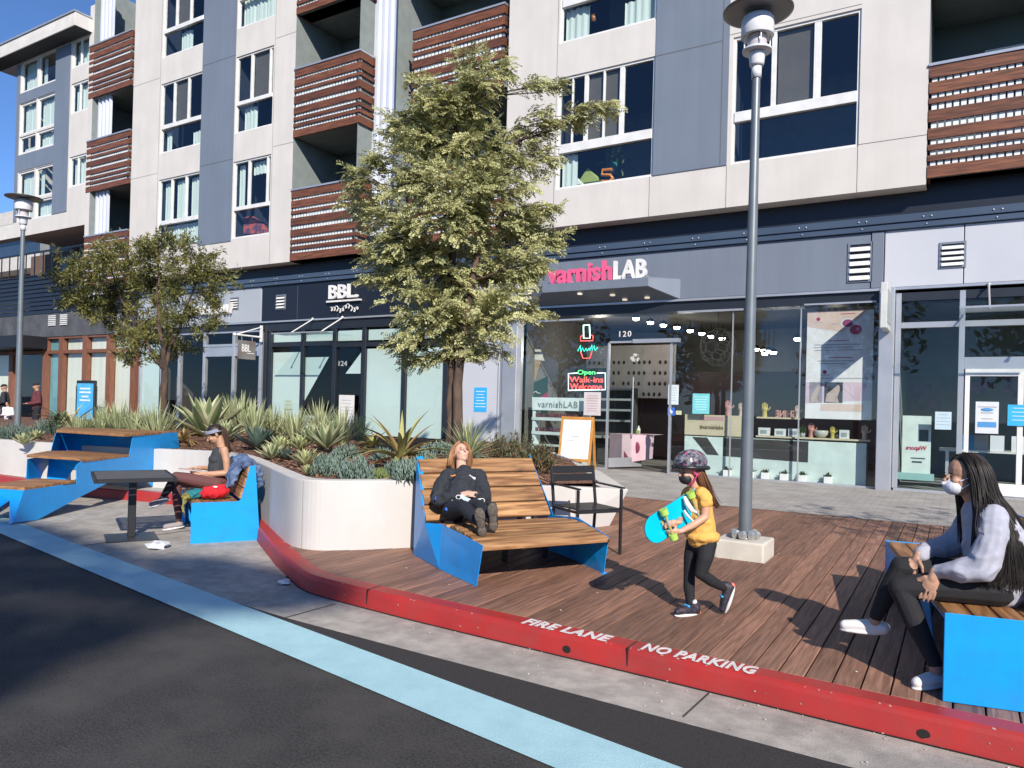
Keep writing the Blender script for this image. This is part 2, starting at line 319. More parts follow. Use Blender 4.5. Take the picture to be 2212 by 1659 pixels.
while x<6:
    yk_=np.interp(x+.07,[q[0] for q in ks][::-1],[q[1] for q in ks][::-1])+.172; 
    x1=x+.132; t=.03; zj=random.uniform(-.0012,.0012)
    if x<-5: ye=8.0
    else: ye=10.70
    ym=max(5.5,yk_+.02); A=[]
    for yy in (yk_,ym,ye):
        z=gh(yy)+zj; A+=[(x,yy,z),(x1,yy,z),(x1,yy,z-t),(x,yy,z-t)]
    fs=[(0,3,2,1)]+[(s+0,s+1,s+5,s+4) for s in (0,4)]+[(s+1,s+2,s+6,s+5) for s in (0,4)]+[(s+3,s+0,s+4,s+7) for s in (0,4)]+[(8,9,10,11)]
    mb.add(A,fs); x+=.141
dk=mb.build('wood_deck',deckm,bevel=.003); tag(dk,kind=S)
# ---------------------------------------------------------------- apartment building
Y0,YG=14.0,14.5
bld=thing('apartment_building','pale stucco apartment block with rust brown slatted balconies over dark shopfronts','building',(-8,14,.32))
wing=thing('apartment_building','pale corner wing with a grid of curtained windows under a broad flat roof','building',(-28,14,4.5))
def wall(mb,x0,x1,z0,z1,y,holes,dep=.12,mi=0):
    xs=sorted({x0,x1,*[h[0] for h in holes],*[h[1] for h in holes]}); zs=sorted({z0,z1,*[h[2] for h in holes],*[h[3] for h in holes]})
    xs=[q for q in xs if x0<=q<=x1]; zs=[q for q in zs if z0<=q<=z1]
    for i in range(len(xs)-1):
        for j in range(len(zs)-1):
            cx,cz=(xs[i]+xs[i+1])/2,(zs[j]+zs[j+1])/2
            if any(h[0]<cx<h[1] and h[2]<cz<h[3] for h in holes): continue
            mb.quad((xs[i],y,zs[j]),(xs[i+1],y,zs[j]),(xs[i+1],y,zs[j+1]),(xs[i],y,zs[j+1]),mi)
    for a,b,c,d in holes:
        e=y+dep
        mb.quad((a,y,c),(a,y,d),(a,e,d),(a,e,c),mi); mb.quad((b,y,c),(b,e,c),(b,e,d),(b,y,d),mi)
        mb.quad((a,y,d),(b,y,d),(b,e,d),(a,e,d),mi); mb.quad((a,y,c),(a,e,c),(b,e,c),(b,y,c),mi)
rooms=MB()
def room(x0,x1,z0,z1,y0,dep=2.6,mi=0,mb=None):
    mb=mb or rooms; y1=y0+dep
    mb.quad((x0,y1,z0),(x1,y1,z0),(x1,y1,z1),(x0,y1,z1),mi); mb.quad((x0,y0,z0),(x0,y1,z0),(x0,y1,z1),(x0,y0,z1),mi); mb.quad((x1,y0,z0),(x1,y0,z1),(x1,y1,z1),(x1,y1,z0),mi)
    mb.quad((x0,y0,z0),(x1,y0,z0),(x1,y1,z0),(x0,y1,z0),mi); mb.quad((x0,y0,z1),(x0,y1,z1),(x1,y1,z1),(x1,y0,z1),mi)
def window(par,x0,x1,z0,z1,bars=(),rails=(),drapes=(),y=Y0,fw=.05,shade=(),thick=.07,dark=True,extra=None):
    """frame with vertical bars at x, horizontal rails (z,height); drapes (x0,x1,z0,z1); shade: insect-screen panels"""
    mb=MB(); ya,yb=y+.03,y+.03+thick
    mb.box(x0,x0+fw,ya,yb,z0,z1); mb.box(x1-fw,x1,ya,yb,z0,z1); mb.box(x0+fw,x1-fw,ya,yb,z0,z0+fw); mb.box(x0+fw,x1-fw,ya,yb,z1-fw,z1)
    rs=sorted(rails); edges=[z0+fw]
    for z,h in rs: mb.box(x0+fw,x1-fw,ya-.025,yb,z,z+h); edges+= [z,z+h]
    edges.append(z1-fw)
    for bx in bars:
        bx,wd,za,zb=(bx if isinstance(bx,tuple) else (bx,.05,edges[-2],z1-fw)); mb.box(bx-wd/2,bx+wd/2,ya+.004,yb-.004,za,zb)
    f=mb.build('window',whitefr,par,bevel=.004)
    p=MB(); p.quad((x0+fw,y+.075,z0+fw),(x1-fw,y+.075,z0+fw),(x1-fw,y+.075,z1-fw),(x0+fw,y+.075,z1-fw)); p.build('pane',pane,f)
    if drapes:
        c=MB()
        for a,b,za,zb in drapes:
            n=max(4,int((b-a)/.045)); vs=[];
            for i in range(n+1): 
                xx=a+(b-a)*i/n; yy=y+.19+.025*math.sin(i*1.9)+.012*math.sin(i*.7); vs+=[(xx,yy,za),(xx,yy,zb)]
            c.add(vs,[(2*i,2*i+2,2*i+3,2*i+1) for i in range(n)],0,True)
        c.build('curtain',curt,f)
    if shade:
        c=MB()
        for a,b,za,zb in shade: c.quad((a,y+.12,za),(b,y+.12,za),(b,y+.12,zb),(a,y+.12,zb))
        c.build('blind',blindm,f)
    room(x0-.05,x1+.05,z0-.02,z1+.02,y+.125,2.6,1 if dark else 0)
    return f
# ---- wall of the main part: window holes
FL=3.14
HR=[(-3.80,-1.60,6.26+FL*i,8.66+FL*i) for i in range(3)]; HM=[(-7.52,-5.34,6.26+FL*i,8.66+FL*i) for i in range(3)]
HB=[(-18.06,-16.48,6.20+3.03*i,8.42+3.03*i) for i in range(3)]; HA=[(-21.60,-19.58,6.20+3.0*i,8.38+3.0*i) for i in range(3)]
TOP=15.6
for a,b,z,h_,zt in ((-8.80,-.56,5.46,HR+HM,TOP),(-23.09,-15.62,5.36,HB+HA,TOP),(3.4,9,5.46,[],TOP),(-25.72,-25.46,5.36,[],14.9)):
    mb=MB(); wall(mb,a,b,z,zt,Y0,h_); mb.quad((a,Y0,z),(b,Y0,z),(b,YG,z),(a,YG,z)); mb.build('upper_wall',stucco,bld)
mb=MB(); mb.box(-34,9,16.65,24,4.9,TOP-.02); mb.build('core_wall',inter,bld)
# grey metal panels, slightly proud, with seams
for a,b,z in ((-5.33,-3.87,6.262),(-19.57,-18.08,6.14)): mb=MB(); mb.box(a,b,Y0-.02,Y0+.01,z,TOP); mb.build('metal_panel',bluegrey,bld)
mb=MB()
for z in (8.63,11.77,14.9): mb.box(-5.33,-4.0,Y0-.0225,Y0-.01,z,z+.018)
mb.box(-4.0,-3.985,Y0-.0225,Y0-.01,6.27,TOP)
for z in (8.5,11.5,14.5): mb.box(-19.57,-18.08,Y0-.0225,Y0-.01,z,z+.018)
# joints in the stucco
for x0,x1,z in ((-1.6,-.56,6.28),(-8.8,-7.6,8.6),(-8.8,-7.6,11.75),(-3.87,-1.6,8.72),(-23.09,-21.7,8.6),(-23.09,-21.7,11.6),(-16.4,-15.62,8.6),(-16.4,-15.62,11.6),(-23.09,-21.7,5.9)): mb.box(x0,x1,Y0-.0015,Y0+.01,z,z+.012)
for x,z0,z1 in ((-1.61,5.46,6.29),(-3.87,5.46,6.25),(-5.4,5.46,6.25),(-16.44,5.36,TOP),(-7.56,5.46,TOP),(-21.66,5.36,TOP)): mb.box(x-.005,x+.005,Y0-.0015,Y0+.01,z0,z1)
mb.build('panel_seam',M('seam',(.12,.125,.13),rough=.8),bld)
# windows
for i,(a,b,c,d) in enumerate(HR):
    z=FL*i; window(bld,a,b,c,d,bars=[(-3.06,.085,7.22+z,d-.05),(-2.30,.10,7.22+z,d-.05),(-2.36,.02,7.22+z,d-.05)],rails=[(7.05+z,.19)],shade=[(-3.0,-2.4,7.24+z,d-.06)])
for i,(a,b,c,d) in enumerate(HM):
    z=FL*i; dr=[[(a+.06,-7.1,6.3,7.03)],[(a+.06,-6.9,9.44,10.17),(-6.1,b-.06,9.44,10.0)],[]][i]
    window(bld,a,b,c,d,bars=[(-6.87,.085,7.2+z,d-.05),(-6.06,.10,7.2+z,d-.05),(-7.19,.03,7.2+z,d-.05),(-6.46,.04,7.2+z,d-.05)],rails=[(7.03+z,.19)],shade=[(-6.83,-6.12,7.22+z,d-.06)],drapes=dr)
for i,(a,b,c,d) in enumerate(HB):
    z=3.03*i; window(bld,a,b,c,d,bars=[(-17.42,.09,7.1+z,d-.05),(-16.66,.07,7.1+z,d-.05)],rails=[(7.0+z,.11)],drapes=[[(-18,-17.75,7.15,8.36),(-17.4,-16.75,8.0,8.36)],[(-17.85,-17.3,9.25,9.98)],[(-18,-16.55,12.3,14.4)]][i],shade=[[],[(-17.37,-16.7,10.15,11.4)],[]][i])
for i,(a,b,c,d) in enumerate(HA):
    z=3.0*i; window(bld,a,b,c,d,bars=[(-20.98,.08,7.1+z,d-.05),(-20.28,.08,7.1+z,d-.05)],rails=[(6.95+z,.13)],drapes=[[(-21.5,-21.1,7.1,8.3),(-20.9,-20.35,7.1,8.3),(-20.2,-19.65,7.1,8.3),(-21.5,-19.7,6.25,6.93)],[(-21.5,-21.3,9.25,9.9),(-20.2,-19.8,9.3,9.7)],[(-20.9,-20.4,12.3,12.9)]][i],shade=[[],[(-20.94,-20.32,10.1,11.32)],[(-20.94,-20.32,13.1,14.3)]][i])
# balcony recesses
def recess_bay(x0,x1,levels,top,dep=1.7,corr_x=None,door=None):
    mb=MB(); y1=Y0+dep
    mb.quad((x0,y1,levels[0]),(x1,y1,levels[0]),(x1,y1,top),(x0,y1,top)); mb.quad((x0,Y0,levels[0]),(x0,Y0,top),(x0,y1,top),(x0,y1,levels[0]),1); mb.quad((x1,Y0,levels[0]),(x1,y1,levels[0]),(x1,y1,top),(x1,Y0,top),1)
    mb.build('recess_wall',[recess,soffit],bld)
    for z in levels: mb=MB(); mb.box(x0+.002,x1-.002,Y0+.05,y1-.002,z-.32,z); mb.build('floor_slab',soffit,bld)
    for z in levels:
        if door:
            f=MB(); a,b=door; yy=y1-.05; 
            f.box(a,a+.06,yy,y1-.003,z,z+2.3); f.box(b-.06,b,yy,y1-.003,z,z+2.3); f.box(a+.06,b-.06,yy,y1-.003,z+2.24,z+2.3); f.box((a+b)/2-.03,(a+b)/2+.03,yy,y1-.003,z,z+2.24)
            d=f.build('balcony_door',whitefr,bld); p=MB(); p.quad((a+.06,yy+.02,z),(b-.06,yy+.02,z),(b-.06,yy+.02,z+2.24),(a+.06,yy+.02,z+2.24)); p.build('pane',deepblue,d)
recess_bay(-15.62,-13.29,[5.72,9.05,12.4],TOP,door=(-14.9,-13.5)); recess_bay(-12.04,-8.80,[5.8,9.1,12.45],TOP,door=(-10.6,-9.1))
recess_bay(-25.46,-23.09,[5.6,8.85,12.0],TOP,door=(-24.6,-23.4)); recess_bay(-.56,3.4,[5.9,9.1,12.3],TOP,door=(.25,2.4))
def ribs(x0,x1,z0,z1,y,pitch=.2):
    mb=MB(); n=int(round((x1-x0)/pitch)); p=(x1-x0)/n; pr=[]
    for i in range(n):
        a=x0+i*p; pr+=[(a,y),(a+p*.45,y),(a+p*.55,y-.07),(a+p*.9,y-.07)]
    pr.append((x1,y)); 
    for i in range(len(pr)-1):
        (xa,ya),(xb,yb)=pr[i],pr[i+1]; mb.quad((xa,ya,z0),(xb,yb,z0),(xb,yb,z1),(xa,ya,z1))
    return mb.build('ribbed_panel',corr,bld)
ribs(-13.29,-12.04,5.3,TOP,Y0+.55,.21); ribs(-25.45,-24.6,5.0,TOP,Y0+.2,.22)
SL=[(0,.105),(.145,.245),(.29,.335),(.395,.50),(.56,.655),(.705,.755),(.80,.85),(.895,1.0)]
def balcony(x0,x1,zt,zb,yf=13.985,left=True,right=True,stile=.95):
    h=zt-zb; mb=MB(); mb.box(x0+.04,x1-.04,yf+.13,yf+.55,zb+.02,zb+.3)
    b=mb.build('balcony',soffit,bld)
    s=MB()
    for a,c in SL:
        z1,z0=zt-a*h,zt-c*h; s.box(x0,x1,yf,yf+.035,z0,z1)
        if right: s.box(x1-.035,x1,yf+.036,yf+.55,z0,z1)
        if left: s.box(x0,x0+.035,yf+.036,yf+.55,z0,z1)
    s.build('slat_screen',rusty,b)
    g=MB(); g.box(x0-.01,x1+.01,yf-.02,yf+.06,zt,zt+.045)
    if right: g.box(x1-.05,x1+.01,yf+.061,yf+.55,zt,zt+.045)
    n=max(2,int((x1-x0)/stile)+1)
    for i in range(n): xx=x0+.06+(x1-x0-.12)*i/(n-1); g.box(xx-.025,xx+.025,yf+.055,yf+.10,zb+.05,zt-.001)
    g.build('handrail',silver,b)
    k=MB(); n=int((x1-x0-.1)/.105)
    for i in range(n): xx=x0+.08+i*.105; k.box(xx-.038,xx+.038,yf+.038,yf+.05,zb+.05,zt-.12)
    k.build('picket_guard',M('guard_white',(.80,.84,.82),rough=.5) if 'guard_white' not in bpy.data.materials else bpy.data.materials['guard_white'],b)
for i in range(3):
    balcony(-15.62,-13.23,7.27+3.28*i,5.38+3.34*i); balcony(-11.55,-8.92,7.27+3.35*i,5.45+3.35*i)
    balcony(-25.70,-23.20,6.97+3.25*i,5.3+3.2*i)
balcony(-.55,3.3,7.41,5.56); balcony(-.55,3.3,10.6,8.8)
# ---- ground floor: fascia, beam and sign panels
mb=MB(); mb.quad((-24.0,14.38,5.06),(9,14.38,5.06),(9,14.38,5.9),(-24.0,14.38,5.9)); mb.quad((-23.09,Y0,5.361),(-15.6,Y0,5.361),(-15.6,14.4,5.361),(-23.09,14.4,5.361)); 
mb.build('recessed_fascia',navy,bld)
mb=MB(); mb.box(-24,9,14.33,14.9,4.95,5.08); mb.box(-24,9,14.36,14.9,4.84,4.945); mb.build('steel_beam',navyb,bld,bevel=.006)
mb=MB(); x=-23.6
while x<9: mb.ball((x,14.325,5.01),.016,6); mb.ball((x+.12,14.325,5.01),.016,6); mb.ball((x+.05,14.352,4.89),.014,6); x+=1.0
tag(mb.build('bolt',silver,bld),kind='stuff')
def panel(x0,x1,mat,z0=3.84,z1=4.835,y=14.42):
    mb=MB(); mb.box(x0+.006,x1-.006,y,y+.3,z0,z1); return mb.build('sign_panel',mat,bld,bevel=.008)
panel(-1.19,-.0,lightpan); panel(0,4.2,lightpan); panel(4.2,9,midpan)
pv=panel(-8.62,-1.40,bluegrey); panel(-1.40,-1.19,bluegrey,y=14.40); panel(-10.15,-8.62,lightpan); panel(-14.2,-10.15,navy); panel(-15.74,-14.2,navy); panel(-17.2,-15.74,navy); panel(-18.6,-17.22,midpan); panel(-20.2,-18.6,midpan); panel(-23.2,-20.2,midpan)
mb=MB(); mb.box(-23.2,9,14.405,14.75,3.795,3.838); mb.build('lintel',silver,bld)
mb=MB(); mb.box(-23.2,9,14.46,14.9,3.6,3.794); mb.build('head_frame',darkfr,bld)
def vent(x0,x1,z0,z1,n=4,y=14.42):
    mb=MB(); fw=.035; mb.box(x0-fw,x0,y-.02,y+.0,z0-fw,z1+fw); mb.box(x1,x1+fw,y-.02,y,z0-fw,z1+fw); mb.box(x0,x1,y-.02,y,z0-fw,z0); mb.box(x0,x1,y-.02,y,z1,z1+fw)
    o=mb.build('vent',bluegrey,bld); b=MB(); b.quad((x0,y-.003,z0),(x1,y-.003,z0),(x1,y-.003,z1),(x0,y-.003,z1)); b.build('vent_backing',navy,o)
    s=MB(); h=(z1-z0)/n
    for i in range(n): z=z0+i*h; s.add([(x0,y-.05,z+.0),(x1,y-.05,z+.0),(x1,y-.004,z+h*.55),(x0,y-.004,z+h*.55),(x0,y-.05,z+.012),(x1,y-.05,z+.012),(x1,y-.004,z+h*.55+.012),(x0,y-.004,z+h*.55+.012)],[(0,1,2,3),(4,7,6,5),(0,4,5,1),(1,5,6,2),(2,6,7,3),(3,7,4,0)])
    s.build('louvre',whitefr,o)
vent(-1.74,-1.41,4.0,4.64,5); vent(-.32,.0,4.15,4.52,4); vent(-8.56,-8.26,4.0,4.60,5); vent(-16.56,-16.24,4.18,4.53,4); vent(-18.54,-18.22,4.27,4.56,4)
# piers between shops
zb=gh(14.5)-.02
for a,b,y_ in ((-1.24,-1.0,14.30),(-8.98,-8.60,14.36),(-9.06,-8.99,14.41),(-10.25,-10.17,14.40)): mb=MB(); mb.box(a,b,y_,14.8,zb,3.83); mb.build('pier',silver,bld,bevel=.01)
mb=MB(); mb.box(-10.16,-9.07,14.44,14.5,zb,3.80); mb.build('service_door',lightpan,bld,bevel=.004)
mb=MB(); mb.box(-9.13,-9.11,14.425,14.445,.4,2.6); mb.box(-9.2,-9.14,14.40,14.44,1.3,1.34); mb.build('door_handle',silver,bld)
# shop-front glazing:  each bay is a frame with its panes
def glazing(name,x0,x1,posts,rails,fm,pm,y=14.46,fw=.07,z0=zb,z1=3.60,depth=.12,panes=True):
    mb=MB(); mb.box(x0,x1,y,y+depth,z0,z0+.06); mb.box(x0,x1,y,y+depth,z1-.05,z1)
    for p in posts: mb.box(p-fw/2,p+fw/2,y-.004,y+depth-.01,z0+.06,z1-.05)
    for a,b,z,h in rails: mb.box(a+fw/2,b-fw/2,y+.004,y+depth-.004,z,z+h)
    f=mb.build(name,fm,bld,bevel=.004)
    if panes:
        p=MB(); p.quad((x0,y+.06,z0),(x1,y+.06,z0),(x1,y+.06,z1),(x0,y+.06,z1)); p.build('pane',pm,f)
    return f
# right-hand office, bays with pale frames
glazing('shopfront',-.97,4.6,[-.95,0.0,2.05,3.3,4.57],[(-.95,0,3.13,.10),(0,2.05,3.13,.1),(0,2.05,2.42,.2),(2.05,4.6,3.13,.1)],silver,shopglass,z1=3.79,fw=.085)
mb=MB(); a,b=.06,1.6; mb.box(a,a+.07,14.44,14.5,zb+.05,2.42); mb.box(b-.07,b,14.44,14.5,zb+.05,2.42); mb.box(a+.07,b-.07,14.44,14.5,2.3,2.42); mb.box(a+.07,b-.07,14.44,14.5,zb+.05,zb+.25); mb.box((a+b)/2-.04,(a+b)/2+.04,14.44,14.5,zb+.25,2.3)
dd=mb.build('entrance_door',whitefr,bld,bevel=.004)
# polish salon: frameless glass, z lines
sg=MB(); y=14.50
for a,b,za,zc in ((-8.58,-6.40,zb+.05,3.70),(-5.02,-3.81,zb+.05,3.62),(-3.80,-2.56,zb+.05,3.66),(-2.55,-1.26,zb+.05,3.70),(-6.39,-5.03,3.03,3.7)): sg.box(a,b,y,y+.012,za,zc)
gl=sg.build('glass_wall',shopglass,bld)
mb=MB(); mb.box(-8.58,-6.40,14.47,14.54,zb,zb+.05); mb.box(-5.02,-1.26,14.47,14.54,zb,zb+.05); mb.box(-8.58,-1.26,14.47,14.54,3.66,3.78); mb.box(-3.815,-3.795,14.49,14.53,zb+.05,3.66); mb.box(-2.565,-2.545,14.49,14.53,zb+.05,3.66); mb.box(-8.6,-8.54,14.46,14.56,zb,3.7); mb.box(-4.9,-3.6,14.44,14.47,3.56,3.60); mb.box(-2.5,-1.3,14.44,14.47,3.60,3.63); mb.box(-8.4,-7.0,14.44,14.47,3.5,3.54); mb.build('glass_clamp_rail',silver,gl)
mb=MB(); mb.box(-5.85,-4.86,14.44,14.56,2.98,3.06); mb.box(-6.42,-6.38,14.48,14.54,zb,3.0); mb.box(-5.05,-5.0,14.48,14.54,zb,3.0); mb.box(-6.38,-5.85,14.47,14.53,2.99,3.03); mb.build('door_frame',silver,gl)
# two glass leaves: left one stands open inward
mb=MB(); mb.bar((-6.36,14.52,1.68),(-5.95,15.35,1.68),.012,2.6); o=mb.build('glass_door',shopglass,bld); h=MB(); h.tube([(-6.06,15.06,1.0),(-6.06,15.06,2.3)],.018); h.bar((-6.36,14.52,.46),(-5.95,15.35,.46),.03,.2); h.build('handle',silver,o)
mb=MB(); mb.bar((-5.05,14.52,1.68),(-5.15,15.0,1.68),.012,2.6); o=mb.build('glass_door',shopglass,bld); h=MB(); h.tube([(-5.17,14.93,1.0),(-5.17,14.93,2.3)],.018); h.bar((-5.05,14.52,.46),(-5.15,15.0,.46),.03,.2); h.build('handle',silver,o)
# salon canopy box
mb=MB(); mb.add([(-7.75,13.95,4.06),(-5.35,13.95,4.06),(-4.85,14.42,3.84),(-8.3,14.42,3.84),(-7.75,13.95,4.24),(-5.35,13.95,4.24),(-4.85,14.42,4.24),(-8.3,14.42,4.24)],[(0,3,2,1),(4,5,6,7),(0,1,5,4),(1,2,6,5),(3,0,4,7)])
cn=mb.build('entrance_canopy',bluegrey,bld,bevel=.006)
mb=MB(); mb.add([(-8.3,14.5,3.842),(-4.85,14.5,3.842),(-4.85,15.6,3.842),(-8.3,15.6,3.842)],[(0,1,2,3)]); 
mb.build('soffit_lining',navy,cn)
mb=MB()
for x,y_,z in ((-6.9,14.05,4.0),(-6.2,14.15,3.95),(-6.0,14.33,3.87),(-5.5,14.3,3.88)): mb.lathe((x,y_,z-.012),[(0,0),(.05,0),(.055,.012),(.055,.03)],12)
mb.build('downlight',emit('downlight_glow',(1,.85,.65),.5),cn)
# dark glazed lounge to the left (frosted film behind the glass)
gl2=glazing('shopfront',-17.1,-10.22,[-17.05,-16.85,-15.55,-14.35,-13.3,-11.95,-10.65,-10.3],[(-16.85,-14.35,3.1,.12),(-14.35,-13.3,3.05,.12),(-13.3,-10.65,3.05,.12)],darkfr,shopglass,fw=.13)
mb=MB()
for a,b,c,d in ((-16.78,-15.62,.4,2.95),(-13.23,-12.03,.4,3.0),(-11.88,-10.73,.4,3.0),(-16.78,-15.62,3.24,3.5),(-15.48,-14.42,3.24,3.5),(-14.28,-13.4,3.22,3.5),(-13.2,-10.8,3.22,3.5)): mb.quad((a,14.53,c),(b,14.53,c),(b,14.53,d),(a,14.53,d))
mb.add([(-15.48,14.53,.4),(-14.42,14.53,.4),(-14.42,14.53,1.2),(-15.48,14.53,1.2)],[(0,1,2,3)]); mb.add([(-15.48,14.53,1.6),(-14.6,14.53,2.8),(-15.48,14.53,2.8)],[(0,1,2)]); mb.add([(-13.98,14.53,2.35),(-13.45,14.53,2.35),(-13.45,14.53,2.9)],[(0,1,2)])
mb.build('frosted_film',frosted,gl2)
gl3=glazing('shopfront',-23.1,-17.18,[-23.05,-21.9,-21.0,-19.78,-18.43,-17.25],[(-19.78,-18.43,3.15,.08),(-18.43,-17.25,3.15,.08),(-19.78,-17.25,2.86,.28)],silver,shopglass,fw=.11)
mb=MB()
for a,b in ((-23.0,-22.1),): mb.quad((a,14.53,.4),(b,14.53,.4),(b,14.53,3.3),(a,14.53,3.3))
mb.build('frosted_film',frosted,gl3)
# shop interiors
shop=MB()
room(-8.6,-1.25,zb+.02,3.80,14.56,5.5,2,shop); room(-.98,5,zb+.02,3.80,14.62,4,0,shop); room(-17.1,-10.2,zb+.02,3.7,14.62,3,1,shop); room(-23.1,-17.2,zb+.02,3.7,14.62,3.5,1,shop)
shop.build('shop_interior',[M('office_paint',(.22,.25,.24),rough=.9),M('dark_interior',(.055,.05,.05),rough=.8),M('salon_paint',(.15,.14,.135),(.13,.12,.115),rough=.8)],bld)
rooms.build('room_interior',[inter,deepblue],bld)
# ---------------------------------------------------------------- left wing
mb=MB(); cells=[(-30.28,-29.13),(-29.05,-27.87)]; rowsz=[(12.80,13.95),(11.22,12.38),(10.5,11.15),(8.75,9.83),(7.98,8.65)]
holes=[(a,b,c,d) for a,b in cells for c,d in rowsz]+[(-26.80,-25.74,c,d) for c,d in ((12.98,13.95),(11.38,12.44),(8.82,9.88))]
wall(mb,-30.55,-25.72,7.42,13.97,Y0,holes); mb.quad((-30.55,Y0,7.42),(-30.55,Y0,13.97),(-30.55,24,13.97),(-30.55,24,7.42))
mb.quad((-30.55,Y0,7.42),(-25.46,Y0,7.42),(-25.46,16.5,7.42),(-30.55,16.5,7.42))
mb.quad((-25.5,Y0,5.3),(-25.5,16.5,5.3),(-25.5,16.5,7.42),(-25.5,Y0,7.42)); mb.build('wall',stucco,wing)
mb=MB(); mb.box(-33.5,-30.56,Y0-.004,Y0+.35,7.42,7.95); mb.build('projecting_band',stucco2,wing)
mb=MB(); mb.box(-27.84,-26.88,Y0-.02,Y0+.01,8.0,13.9); mb.box(-30.55,-30.33,Y0-.02,Y0+.01,8.0,13.9)
for a,b in cells: mb.box(a-.03,b+.03,Y0-.018,Y0+.01,12.40,12.78); mb.box(a-.03,b+.03,Y0-.018,Y0+.01,9.86,10.47)
mb.build('spandrel_panel',bluegrey,wing)
random.seed(3)
for a,b,c,d in holes:
    dk_=(a<-29.5 and False); dr=[]
    if (c in (12.80,8.75) and a>-29.5 and a<-27) : dr=[(a+.05,a+.3,c+.05,d-.05)]
    elif c==10.5 and a<-29.5: dr=[(a+.05,b-.1,c+.05,c+.25)]
    else: dr=[(a+.05,b-.05,c+.05,d-.05)]
    window(wing,a,b,c,d,drapes=dr,fw=.07,bars=[(a+.5,.06,c+.07,d-.07)] if a>-27 else [])
mb=MB(); mb.box(-31.9,-25.6,13.42,22,13.97,14.42); mb.build('flat_roof',[stucco2],wing,bevel=.01)
mb=MB(); mb.box(-31.95,-25.58,13.38,22,14.425,14.48); mb.build('roof_edge',silver,wing)
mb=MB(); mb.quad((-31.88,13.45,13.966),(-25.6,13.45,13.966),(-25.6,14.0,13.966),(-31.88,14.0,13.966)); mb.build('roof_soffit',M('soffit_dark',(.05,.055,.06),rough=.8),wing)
# terrace behind the black rail
mb=MB(); mb.quad((-34,16.3,4.6),(-25.5,16.3,4.6),(-25.5,16.3,7.42),(-34,16.3,7.42)); t_=mb.build('terrace_wall',M('terrace_brown',(.16,.10,.07),rough=.8),wing)
mb=MB()
for a,b in ((-28.6,-27.0),(-26.8,-25.6),(-31.5,-29.8)): mb.quad((a,16.28,5.2),(b,16.28,5.2),(b,16.28,7.2),(a,16.28,7.2))
mb.build('terrace_glazing',M('teal_glass',(.05,.12,.13),rough=.1),wing)
# ---------------------------------------------------------------- dark clad podium shop
pod=thing('retail_building','low dark clad shop with copper brown window posts under a black railing','building',(-28,14.5,.3))
mb=MB(); z=4.56
while z<6.0: mb.add([(-40,14.40,z),(-23.22,14.40,z),(-23.22,14.44,z+.155),(-40,14.44,z+.155)],[(0,1,2,3)]); mb.add([(-40,14.40,z),(-23.22,14.40,z),(-23.22,14.45,z),(-40,14.45,z)],[(0,3,2,1)]); z+=.16
mb.quad((-23.22,14.4,3.7),(-23.22,14.9,3.7),(-23.22,14.9,6.02),(-23.22,14.4,6.02)); mb.box(-40,-23.22,14.4,16.4,6.0,6.04); mb.build('clad_wall',M('dark_cladding',(.016,.022,.034),(.013,.018,.028),rough=.5),pod)
mb=MB(); mb.box(-40,-23.22,14.42,14.8,3.70,4.55); mb.build('concrete_lintel',M('dark_concrete',(.085,.09,.10),(.05,.055,.065),scale=1.6,rough=.85,stain=(.15,.15,.16,.6),sscale=1.2),pod)
for x0,x1,z0,z1 in ((-28.66,-28.22,4.1,4.5),(-27.86,-27.45,4.1,4.5),(-24.58,-24.2,4.03,4.35)):
    s=MB(); n=6
    for i in range(n): z=z0+(z1-z0)*i/n; s.box(x0,x1,14.38,14.42,z,z+.04)
    s.build('vent',whitefr,pod)
mb=MB(); mb.box(-40,-23.3,14.44,14.47,6.86,6.93); x=-39.8
while x<-23.4: mb.box(x-.03,x+.03,14.445,14.465,6.04,6.86); x+=.62
mb.build('railing',M('black_rail',(.008,.009,.012),rough=.4),pod)
mb=MB(); posts=[-34.6,-33.0,-31.42,-28.95,-27.86,-26.31,-24.84,-23.42]
for p in posts: mb.box(p-.14,p+.14,14.44,14.6,.2,3.70)
mb.box(-40,-23.22,14.45,14.6,3.08,3.2); mb.box(-40,-23.22,14.45,14.6,3.62,3.70); mb.build('window_post',wood('copper_wood',(.25,.105,.06),(.15,.06,.035),axis=2,island=.1),pod)
mb=MB(); cream=M('cream_blind',(.70,.69,.60),(.64,.63,.55),scale=1,rough=.8,stretch=(8,8,.2))
for a,b in ((-27.7,-26.45),(-26.17,-24.98),(-24.7,-23.55),(-31.28,-31.0),(-34,-31.6)): mb.quad((a,14.62,.3),(b,14.62,.3),(b,14.62,3.65),(a,14.62,3.65))
mb.build('window_blind',cream,pod)
mb=MB(); mb.quad((-28.9,14.6,.3),(-28.0,14.6,.3),(-28.0,14.6,3.65),(-28.9,14.6,3.65)); mb.build('window_blind',M('teal_blind',(.16,.36,.40),rough=.3),pod)
mb=MB(); mb.quad((-40,14.56,.3),(-23.3,14.56,.3),(-23.3,14.56,3.65),(-40,14.56,3.65)); mb.build('pane',shopglass,pod)
mb=MB(); mb.box(-36,-28.75,13.5,14.41,3.24,3.69); mb.build('black_canopy',M('canopy_black',(.012,.012,.015),rough=.5),pod,bevel=.01)
rm=MB(); room(-40,-23.3,.25,3.7,14.66,3,0,rm); rm.build('shop_interior',bpy.data.materials['dark_interior'],pod)
